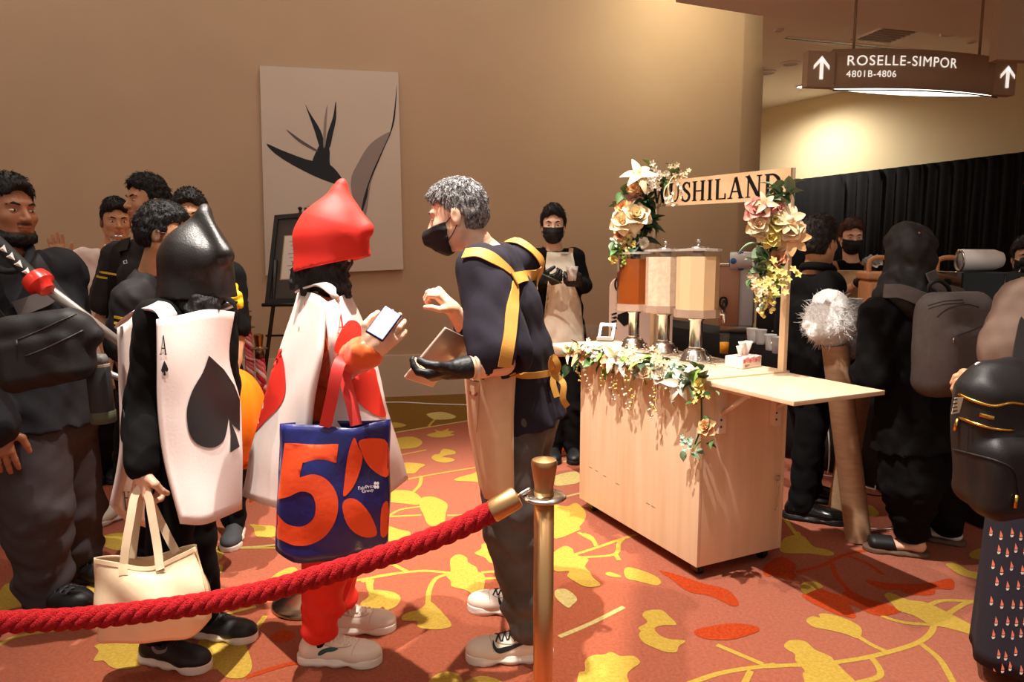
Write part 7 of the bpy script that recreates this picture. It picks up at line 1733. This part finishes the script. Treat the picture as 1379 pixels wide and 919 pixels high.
D = dict(head=at(256, 296, 3.40), hf=(.35, -.93, 0), hs=1.0, neck=at(262, 343, 3.42), chest=at(272, 400, 3.42), pelvis=at(285, 540, 3.42), shR=at(232, 372, 3.44), shL=at(312, 372, 3.38), elR=at(240, 460, 3.5), wrR=at(262, 520, 3.4), elL=at(318, 460, 3.34), wrL=at(310, 515, 3.16), hipR=at(272, 550, 3.44), hipL=at(300, 550, 3.40), knR=at(272, 640, 3.42), knL=at(310, 630, 3.38), anR=at(270, 715, 3.44), anL=at(316, 702, 3.38), skin='tan', handR=dict(d=(.2, -.4, -.9), n=(.9, 0, 0), t=(0, -1, 0)), handL=dict(d=(-.1, -.3, -.9), n=(-.9, 0, 0), t=(0, -1, 0), curl=(.9, .9, 1, 1)))
p5 = make_person('dark haired visitor in black behind the spade costume carrying an orange balloon', D, .010, .006)
hair_short(p5, HB, top=.026, sides=.008, quiff=.012, spikes=.005, seed=8.)
top_garment(p5, BLKC, 'tee_shirt', e=.016, sleeve=.8, h=.010); trousers(p5, BLKC, h=.011, r_hem=.058)
SLIP = M('slipon_grey', (72, 74, 78), .7, bump=.2, bscale=300)
for an in (D['anR'], D['anL']): u, T, R = shoe(p5, an, (.25, -1), SLIP, WSOLE, h=.005)
bal = thing('foil_balloon', 'shiny orange ribbed balloon between the two card costumes', 'balloon', at(306, 645, 3.0))
c = at(306, 566, 3.0); OB = M('balloon_orange', (244, 120, 22), .22, coat=.6, bump=.15, bscale=16)
vs, fs = [], []; n, m = 48, 20
for i in range(m + 1):
    th = math.pi * i / m
    for k in range(n):
        a = 2 * math.pi * k / n; r = .165 * (1 + .05 * abs(math.sin(a * 4))) * math.sin(th) ** .8; vs.append(c + V(r * math.cos(a), r * math.sin(a), -.235 * math.cos(th)))
for i in range(m):
    for k in range(n): fs.append((i * n + k, i * n + (k + 1) % n, (i + 1) * n + (k + 1) % n, (i + 1) * n + k))
bo_ = obj('balloon', (np.array(vs), fs), OB, bal); bbv = bvh_of((np.array(vs), fs))
obj('tail', tube(cr([c - V(0, 0, .235), c + V(.12, -.05, -.20), c + V(.135, -.06, -.32), c + V(.11, -.05, -.36)], 5), [.03] + [.026] * 13 + [.008] * 2, 10, flat=.4), OB, bal)
obj('string', tube(cr([c + V(0, 0, .23), c + V(0, .08, .27), D['wrL'] + V(0, -.01, -.06)], 5), .003, 6), BLKC, bal)
ty = thing('toy_figure', 'small yellow and black toy peeking out behind the black hood', 'toy', at(316, 424, 3.12))
c = at(316, 404, 3.12); f = Fld(.004); f.add(ell(c, (.030, .03, .050)), .02); f.add(ell(c + V(-.005, 0, .055), (.022, .022, .022)), .015); f.add(cone(c + V(.02, 0, .02), c + V(.03, -.01, -.03), .016, .012), .01); f.disp(fuzz(.003, 90)); tb_ = obj('body', f.mesh(), M('toy_yellow', (236, 196, 30), .5), ty)
obj('face', lathe([(.0001, .006), (.014, .004), (.016, 0)][::-1], c + V(-.012, -.022, .055), 14, axis=(-.3, -1, .1)), M('toy_grey', (170, 172, 180), .4), ty); obj('stripe', tube([c + V(-.03, -.012, -.01), c + V(0, -.031, -.012), c + V(.028, -.012, -.01)], .007, 8), BLKC, ty)
obj('peg', tube([c + V(-.01, .02, -.05), c + V(-.05, .15, -.07), D['shL'] + V(0, -.04, 0.03)], .006, 6), BLKC, ty)

# --- workers
def worker(label, D, apron_px, strap_px, hairm, skin='fair', hk={}, hh=.0055, longs=True, apm=None, logo=None):
    D['skin'] = skin; p = make_person(label, D, .010, hh)
    hair_short(p, hairm, **hk); mask(p, BLKMASK, .005)
    sh = top_garment(p, BLKC, 'long_sleeve_top' if longs else 'tee_shirt', e=.014, long=longs, sleeve=.8, sl_e=.012, h=.010, neck_cut=-.01, hemdrop=.08); tr = trousers(p, BLKC, h=.012)
    b = bvh_of(*[([tuple(v.co + Vector(BASE[o.name])) for v in o.data.vertices], [tuple(q.vertices) for q in o.data.polygons]) for o in (sh, tr)])
    ap = obj('apron', decal(b, apron_px, .014, 4), apm or M('apron_cream', (214, 200, 178), .85, var=.03, vscale=30), p.root)
    m_ = ap.modifiers.new('thickness', 'SOLIDIFY'); m_.thickness = .004
    for s in strap_px: obj('apron_strap', strap_on(b, s, .03, .004, .006), M('strap_brown', (150, 104, 66), .6), p.root)
    for S in 'LR':
        if D.get('hand' + S): glove(p, S, D['hand' + S])
    for an in (D['anR'], D['anL']): shoe(p, an, (p.hf[0], -1), BLKSH, BLKSH, h=.007)
    if logo: 
        ba = bvh_obj(ap)
        mk = [(752, 361, 2.0, 1.3), (755.6, 359, 1.2, 1.6), (757.2, 362, 1.0, 1.2), (760, 362.4, 2.0, 1.2), (754, 366.6, 1.0, .8), (756, 367.4, .9, 1.), (758, 367.8, .8, 1.1), (760, 367, .9, .8), (762, 366, .7, .6), (756.6, 353.6, 1.6, 1.0)]
        for x, y, rx, ry in mk: obj('apron_print', decal(ba, [(x + rx * math.cos(k) * (1 + .3 * math.cos(3 * k)), y + ry * math.sin(k)) for k in np.linspace(0, 6.28, 10)[:-1]], .002, 0), MATS['sign_ink'], ap)
    return p
Yw = 4.75
D = dict(head=at(745, 305, Yw), hf=(-.05, -1, -.03), hs=.98, neck=at(747, 337, Yw + .02), chest=at(750, 372, Yw + .02), pelvis=at(757, 455, Yw + .04), shR=at(722, 347, Yw + .02), shL=at(774, 347, Yw + .02), elR=at(721, 388, Yw + .03), wrR=at(735, 379, Yw - .16), elL=at(786, 385, Yw + .02), wrL=at(781, 381, Yw - .14),
    hipR=at(748, 463, Yw + .04), hipL=at(768, 463, Yw + .04), knR=at(748, 550, Yw + .02), knL=at(770, 550, Yw + .02), anR=at(746, 625, Yw + .05), anL=at(772, 625, Yw + .05), g=.95, handR=dict(d=(.7, -.5, .2), n=(.5, .3, .6), t=(.1, -.4, .9), curl=(.8, .8, .9, .9), tc=.6), handL=dict(d=(-.75, -.5, .1), n=(-.3, .4, .7), t=(0, -.3, .9), curl=(.7, .7, .8, .8), tc=.6))
wk = worker('masked worker in black with cream apron standing by the tan wall', D, [(737, 341), (771, 341), (774, 360), (776, 385), (780, 410), (784, 450), (786, 480), (736, 480), (735, 430), (736, 385), (736, 360)], [[(731, 327), (736, 334), (741, 343)], [(768, 326), (769, 334), (769, 343)]], HB, hk=dict(top=.030, sides=.014, quiff=.02, spikes=.006, seed=4., h=.006), logo=True)
c = D['wrL'] + V(-.06, -.07, .015); t = single('plastic_cup', lathe([(.028, 0), (.040, .09), (.042, .092), (.040, .094), (.037, .088), (.026, .004), (.0001, .004)], c, 20), CUPM, 'clear plastic cup in the gloved hand of the wall worker', 'cup', c)
single('marker_pen', tube([D['wrR'] + V(-.03, -.08, .05), D['wrR'] + V(.10, -.09, -.01)], .005, 8), M('pen_green', (40, 60, 44), .4), 'thin dark pen held by the worker at the tan wall', 'pen')
Yw = 5.12
D = dict(head=at(1146, 320, Yw), hf=(-.15, -1, -.15), hs=.98, neck=at(1146, 352, Yw + .02), chest=at(1147, 385, Yw + .02), pelvis=at(1148, 460, Yw + .04), shR=at(1120, 362, Yw + .02), shL=at(1172, 362, Yw + .02), elR=at(1120, 405, Yw - .02), wrR=at(1160, 378, Yw - .26), elL=at(1186, 400, Yw), wrL=at(1176, 425, Yw - .18),
    hipR=at(1140, 468, Yw + .04), hipL=at(1158, 468, Yw + .04), knR=at(1140, 550, Yw + .02), knL=at(1160, 550, Yw + .02), anR=at(1138, 622, Yw + .05), anL=at(1162, 622, Yw + .05), g=.9, arm=.9, handR=dict(d=(.6, -.4, .5), n=(.6, .2, -.4), t=(.2, -.8, .4), curl=(.7, .7, .8, .8), tc=.6), handL=dict(d=(-.7, -.6, 0), n=(0, -.2, -1), t=(-.3, -.8, 0)))
w2 = worker('masked worker with reddish hair and beige apron behind the serving counter', D, [(1126, 364), (1166, 364), (1170, 400), (1172, 450), (1120, 450), (1122, 400)], [[(1122, 350), (1125, 358), (1128, 366)], [(1164, 350), (1165, 358), (1165, 366)]], HBR, hk=dict(top=.022, sides=.014, quiff=.004, spikes=.004, back=-.09, h=.006), longs=False, apm=M('apron_beige', (206, 176, 130), .8))
f = Fld(.006); q = at(1176, 352, Yw - .32); f.add(ell(q, (.06, .04, .04)), .01); f.disp(folds(.012, 60, 1.)); single('plastic_bag', f.mesh(), M('clear_wrap', (220, 224, 230), .1, trans=.7, ior=1.2), 'crumpled clear plastic wrap in the raised glove of the red haired worker', 'wrap')
Yw = 4.3
D = dict(head=at(1384, 348, Yw), hf=(-.5, -.86, -.1), hs=1.0, neck=at(1390, 388, Yw + .02), chest=at(1392, 425, Yw + .02), pelvis=at(1392, 505, Yw + .04), shR=at(1358, 398, Yw + .04), shL=at(1424, 398, Yw), elR=at(1358, 440, Yw - .04), wrR=at(1372, 400, Yw - .28), elL=at(1430, 450, Yw), wrL=at(1400, 470, Yw - .2),
    hipR=at(1382, 513, Yw + .04), hipL=at(1404, 513, Yw + .04), knR=at(1382, 600, Yw), knL=at(1404, 600, Yw), anR=at(1382, 680, Yw + .05), anL=at(1406, 680, Yw + .05), handR=dict(d=(0, -.4, .9), n=(.2, .8, .3), t=(.8, -.2, 0), curl=(.5, .5, .5, .5)), handL=dict(d=(-.6, -.7, 0), n=(0, 0, -1), t=(-.3, -.8, 0)))
w3 = worker('masked dark haired worker behind the black display box', D, [(1370, 402), (1412, 402), (1416, 500), (1366, 500)], [], HB, hk=dict(top=.022, sides=.014, quiff=.012, spikes=.004, back=-.09, h=.006))
f = Fld(.006); q = at(1372, 385, Yw - .30)
f.add(ell(q, (.055, .05, .06)), .02); f.add(ell(q + V(.03, 0, .06), (.04, .04, .045)), .02); f.disp(fuzz(.006, 60)); single('cotton_cloth', f.mesh(), M('cloth_white', (240, 238, 236), .8), 'bunched white cloth held up by the worker behind the display box', 'cloth')

# --- man in black polo beside the tubes
D = dict(head=at(1103, 328, 3.66), hf=(.80, .56, .02), hs=1.02, neck=at(1094, 372, 3.68), chest=at(1093, 420, 3.70), pelvis=at(1092, 525, 3.72), shR=at(1117, 385, 3.54), shL=at(1066, 380, 3.84), elR=at(1124, 455, 3.48), wrR=at(1143, 494, 3.62), elL=at(1062, 455, 3.9), wrL=at(1085, 505, 3.95), hipR=at(1100, 535, 3.66), hipL=at(1084, 533, 3.78), knR=at(1086, 612, 3.64), knL=at(1092, 605, 3.84), anR=at(1078, 686, 3.62), anL=at(1092, 664, 3.90), g=1.02, leg=.98, skin='tan',
    handR=dict(d=(.7, .4, -.2), n=(-.2, .5, -.7), t=(.4, -.3, .7), curl=(.5, .5, .6, .6)), handL=dict(d=(.5, .3, -.5), n=(.5, -.7, 0), t=(.5, 0, .6)))
pm = make_person('man in black polo shirt seen from behind beside the cotton clouds', D, .009, .005)
hair_short(pm, M('hair_darkbrown', (32, 22, 18), .45, bump=.6, bscale=150), top=.022, sides=.009, quiff=.012, spikes=.007, seed=6.)
top_garment(pm, BLKC, 'polo_shirt', e=.020, sleeve=.85, sl_e=.020, fold=.007, h=.009, hemdrop=.05, neck_cut=-.055, neckr=.060)
obj('collar', tube(cr([hl(pm, -.062, .035, -.140), hl(pm, -.070, -.02, -.122), hl(pm, .0, -.078, -.112), hl(pm, .070, -.02, -.122), hl(pm, .062, .035, -.140)], 5), .022, 8, flat=1.), BLKC, pm.root)
trousers(pm, BLKC, e=.012, r_hem=.062, fold=.006, h=.009)
PATENT = M('patent_black', (14, 14, 15), .22)
for an, d in ((D['anR'], (.92, -.38)), (D['anL'], (.92, -.3))): u, T, R = shoe(pm, an, d, PATENT, BLKSH, L=1.08, W=1.05); obj('buckle', tube([T(.02, -.045, .075) + V(a, 0, b) for a, b in ((-.01, -.008), (.01, -.008), (.01, .008), (-.01, .008))], .002, 6, closed=True), STEEL, u)

# --- hooded figure with backpack
D = dict(head=at(1222, 338, 3.18), hf=(.25, .95, -.12), hs=1.0, neck=at(1226, 390, 3.16), chest=at(1232, 450, 3.16), pelvis=at(1236, 562, 3.16), shL=at(1184, 425, 3.14), shR=at(1284, 415, 3.20), elL=at(1176, 510, 3.10), wrL=at(1166, 500, 3.36), elR=at(1296, 500, 3.30), wrR=at(1272, 540, 3.42), hipL=at(1224, 575, 3.14), hipR=at(1252, 573, 3.20), knL=at(1226, 650, 3.14), knR=at(1262, 645, 3.24), anL=at(1228, 716, 3.16), anR=at(1277, 708, 3.30), g=1.02, skin='fair', eyes=False,
    handL=dict(d=(-.3, .9, 0), n=(.5, .2, -.6), t=(.3, .3, .8), curl=(.4, .4, .5, .5)), handR=dict(d=(-.2, .9, -.2), n=(-.8, 0, 0), t=(0, .2, 1)))
hd = make_person('figure in black hood and loose black clothes wearing a charcoal backpack', D, .009, .005)
JER = M('jersey_hood', (22, 20, 20), .7, bump=.05, bscale=240)
f = Fld(.006); E = hd.E
f.add(E(0, -.016, .030, .096, .114, .100), .03); f.add(cone(hl(hd, 0, -.03, -.02), at(1226, 392, 3.14), .09, .105), .05); f.add(cone(at(1235, 340, 3.08), at(1252, 354, 3.08), .05, .024), .04); f.add(cone(at(1222, 392, 3.14), at(1244, 410, 3.10), .115, .10), .05); f.add(cone(at(1196, 400, 3.14), at(1265, 396, 3.16), .06, .05), .05)
f.disp(folds(.008, 24, .7)); f.disp(folds(.003, 46, 2.)); f.sub(E(0, .12, -.01, .06, .06, .09), .01)
ho = obj('hood', f.mesh(), JER, hd.root); bh_ = bvh_obj(ho)
q, n = cast(bh_, 1238, 314); obj('snap', lathe([(.0001, .004), (.005, .003), (.006, 0)][::-1], q, 10, axis=n), BRASS, ho)
f_ = top_garment(hd, BLKC, 'tunic', e=.03, long=True, sl_e=.035, fold=.010, fr=14, seed=3., hemdrop=.14, loose=.03, cuff=.02)
trousers(hd, BLKC, e=.045, r_hem=.075, fold=.008, seed=6., knee=.03, low=.95)
SOLB = M('sole_brown', (104, 78, 60), .7)
for an, d, sk in ((D['anL'], (-.95, .32), False), (D['anR'], (-.82, .55), True)):
    u, T, R = shoe(hd, an, d, BLKSH, SOLB, kind='sandal', L=.98, name='sandal')
    f = Fld(.005); f.add(econe(T(-.035, 0, .048), T(.13, 0, .038), .033, .040, R[1], .7, .5), .02); f.add(cone(T(-.028, 0, .05), T(-.02, 0, .11), .034, .032), .02); f.cut(T(0, 0, .024), (0, 0, -1))
    obj('sock' if sk else 'foot', f.mesh(), SOCK if sk else M('skin_foot', (232, 186, 160), .5), hd.root)
bp = thing('backpack', 'charcoal fabric backpack with zip pockets on the black hooded figure', 'backpack', at(1282, 530, 2.95))
CHAR = M('pack_charcoal', (92, 84, 82), .75, var=.08, vscale=40, bump=.15, bscale=350)
xa = nrm(V(.82, .22, -.10)); ya = nrm(np.cross(V(0, 0, 1), xa)); za = nrm(np.cross(xa, ya)); tlt = -.12
za = nrm(za + xa * -.12); xa = nrm(xa - za * np.dot(xa, za)); ya = np.cross(za, xa); R3 = np.array([xa, ya, za]); c = at(1281, 464, 2.93)
f = Fld(.0075); f.add(rbox(c, (.155, .095, .225), .075, R3), .02); f.add(rbox(c - ya * .055 - za * .045, (.125, .06, .14), .05, R3), .02); f.disp(folds(.003, 18, 3.)); bpo = obj('pack_body', f.mesh(), CHAR, bp); bbp = bvh_obj(bpo)
for pth in ([(1250, 412), (1270, 406), (1296, 404)], [(1251, 416), (1271, 410), (1298, 408)], [(1262, 427), (1275, 416), (1300, 410), (1318, 414)], [(1288, 452), (1306, 446), (1326, 437)]): obj('zip', cord_on(bbp, pth, .0022), ZIP, bp)
q, n = cast(bbp, 1284, 455); obj('zip_pull', tube([q + n * .004, q + n * .006 + V(0, 0, -.022)], .003, 6), STEEL, bp)
obj('grab_handle', tube(cr([at(1251, 398, 2.98), at(1252, 384, 2.96), at(1264, 378, 2.96), at(1276, 386, 2.98), at(1279, 394, 3.0)], 5), .009, 8), NYL, bp)
bt_ = bvh_of(*[([tuple(v.co + Vector(BASE[o.name])) for v in o.data.vertices], [tuple(q.vertices) for q in o.data.polygons]) for o in (f_, ho)])
obj('shoulder_strap', strap_on(bt_, [(1192, 392), (1212, 392), (1230, 398), (1248, 404)], .06, .010, .006), CHAR, bp); obj('shoulder_strap', strap_on(bt_, [(1266, 365), (1280, 380), (1288, 395), (1296, 402)], .06, .010, .006), CHAR, bp)

# --- visitor at the right edge with a big black backpack in front
D = dict(head=at(1462, 285, 2.20), hf=(-.6, .75, -.2), hs=1.0, neck=at(1446, 365, 2.20), chest=at(1432, 440, 2.19), pelvis=at(1444, 612, 2.18), shL=at(1384, 413, 2.06), shR=at(1472, 405, 2.32), elL=at(1366, 492, 2.02), wrL=at(1340, 512, 1.90), elR=at(1450, 520, 2.36), wrR=at(1378, 545, 2.2), hipL=at(1438, 625, 2.12), hipR=at(1450, 622, 2.24), knL=at(1430, 770, 2.12), knR=at(1440, 760, 2.22), anL=at(1424, 905, 2.12), anR=at(1434, 890, 2.22), g=.95, skin='tan',
    handL=dict(d=(-.85, -.2, .1), n=(.1, .3, -.9), t=(-.1, -.6, .6), curl=(.7, .75, .8, .8), tc=.6), handR=dict(d=(-.8, -.4, 0), n=(0, .2, -.9), t=(-.2, -.6, .6)))
re = make_person('visitor in taupe tee and navy patterned skirt holding a white pen', D, .009, .005)
hair_short(re, HB, top=.02, sides=.012, back=-.09)
shr = top_garment(re, M('tee_taupe', (112, 90, 78), .85, bump=.08, bscale=260), 'tee_shirt', e=.014, sleeve=.78, sl_e=.034, fold=.006, h=.008, hemdrop=-.02)
SKT = M('skirt_navy', (32, 30, 42), .8, bump=.05, bscale=200); rows = []
for z, r in ((.07, .215), (.35, .205), (.65, .195), (.95, .175)):
    cx, cy = 1.775, 2.17; k = (z - .07) / .88
    rows.append([V(cx + r * math.cos(a) * (1 + (.06 * math.sin(6 * a + 1)) * (1 - k)), cy + r * .85 * math.sin(a) * (1 + (.06 * math.sin(6 * a + 1)) * (1 - k)), z) for a in np.linspace(0, 6.283, 25)[:-1]])
skv = patch(rows, 2, 6, .004, closed_u=True); sko = obj('skirt', skv, SKT, re.root); bsk = bvh_of(skv)
for i in range(9):
    for j in range(4):
        x, y = 1336 + j * 13 + (i % 2) * 7 + random.uniform(-2.5, 2.5), 716 + i * 23 + random.uniform(-5, 5)
        obj('sail_print', decal(bsk, [(x, y - 5), (x + 3, y + 2), (x + 2.6, y + 4), (x - 1.4, y + 4)], .0015, 0), M('print_coral', (214, 120, 92), .6), sko); obj('hull_print', decal(bsk, [(x - 2, y + 5), (x + 3, y + 5), (x + 1.5, y + 8), (x - 1, y + 8)], .0015, 0), M('print_cream', (206, 196, 186), .6), sko)
for an in (D['anL'], D['anR']): shoe(re, an + V(.08, .03, 0), (-.4, .9), OFFW, WSOLE)
single('white_pen', tube([at(1317, 490, 1.84), at(1326, 520, 1.86)], .0075, 10), WHT, 'white marker pen held over the black backpack', 'pen')
single('wrist_band', tube([D['wrL'] * .55 + D['elL'] * .45 + V(.0, .034 * math.cos(k), .034 * math.sin(k)) for k in np.linspace(0, 6.28, 17)[:-1]], .005, 8, closed=True), M('band_orange', (220, 110, 40), .5), 'orange band on the forearm of the taupe tee visitor', 'band')
bq = thing('backpack', 'large black backpack with gold zips carried before the navy skirt', 'backpack', at(1345, 712, 1.86))
NB = M('pack_black', (26, 24, 25), .5, var=.1, vscale=12, bump=.08, bscale=260); GOLD = M('zip_gold', (214, 172, 84), .25, 1.)
c = at(1348, 590, 1.84); xa = nrm(V(1, .12, .08)); ya = nrm(np.cross(V(0, 0, 1), xa)); za = np.cross(xa, ya); R3 = np.array([xa, ya, za])
f = Fld(.006); f.add(rbox(c, (.118, .075, .19), .06, R3), .02); f.add(rbox(c - za * .085 - ya * .05, (.112, .06, .115), .045, R3), .012); f.add(rbox(c + za * .15, (.075, .05, .07), .05, R3), .04); f.disp(folds(.003, 26, 1.)); nbo = obj('pack_body', f.mesh(), NB, bq); bn_ = bvh_obj(nbo)
for pth, r in (([(1292, 531), (1312, 540), (1338, 547), (1360, 543), (1379, 545)], .0045), ([(1293, 563), (1315, 571), (1340, 578), (1364, 580)], .0045)): obj('zip', cord_on(bn_, pth, r), GOLD, bq)
obj('piping', cord_on(bn_, [(1285, 606), (1310, 612), (1345, 622), (1366, 636), (1372, 668)], .003), NYL, bq)
obj('maker_plate', decal(bn_, [(1320, 556), (1339, 561), (1338, 566), (1319, 561)], .002, 3), GOLD, bq)
for px, py in ((1292, 570), (1366, 672)): q, n = cast(bn_, px, py); obj('zip_pull', tube([q + n * .006 + V(0, 0, .012), q + n * .008 + V(-.004, 0, -.022)], .0045, 6), GOLD, bq)
obj('strap', ribbon(cr([at(1368, 530, 1.80), at(1374, 500, 1.84), at(1380, 460, 1.92), at(1388, 425, 2.0), at(1400, 400, 2.1)], 5), [V(-.3, -1, .2)] * 21, .05, .006), NYL, bq)
tg = thing('luggage_tag', 'small printed paper tag hanging at the side of the black backpack', 'tag', at(1286, 558, 1.82)); obj('tag', slab([(0, 0), (.02, .004), (.028, .045), (.006, .045)], 0, .002, at(1281, 558, 1.80), (1, 0, 0), (0, 0, 1), (0, -1, 0)), M('tag_paper', (196, 176, 150), .6), tg, smooth=False)
for i in range(4): obj('print_line', slab([(0, 0), (.012, .002), (.012, .005), (0, .003)], 0, .0005, at(1283, 555 - i * 5, 1.797), (1, 0, 0), (0, 0, 1), (0, -1, 0)), INKB, tg, smooth=False)
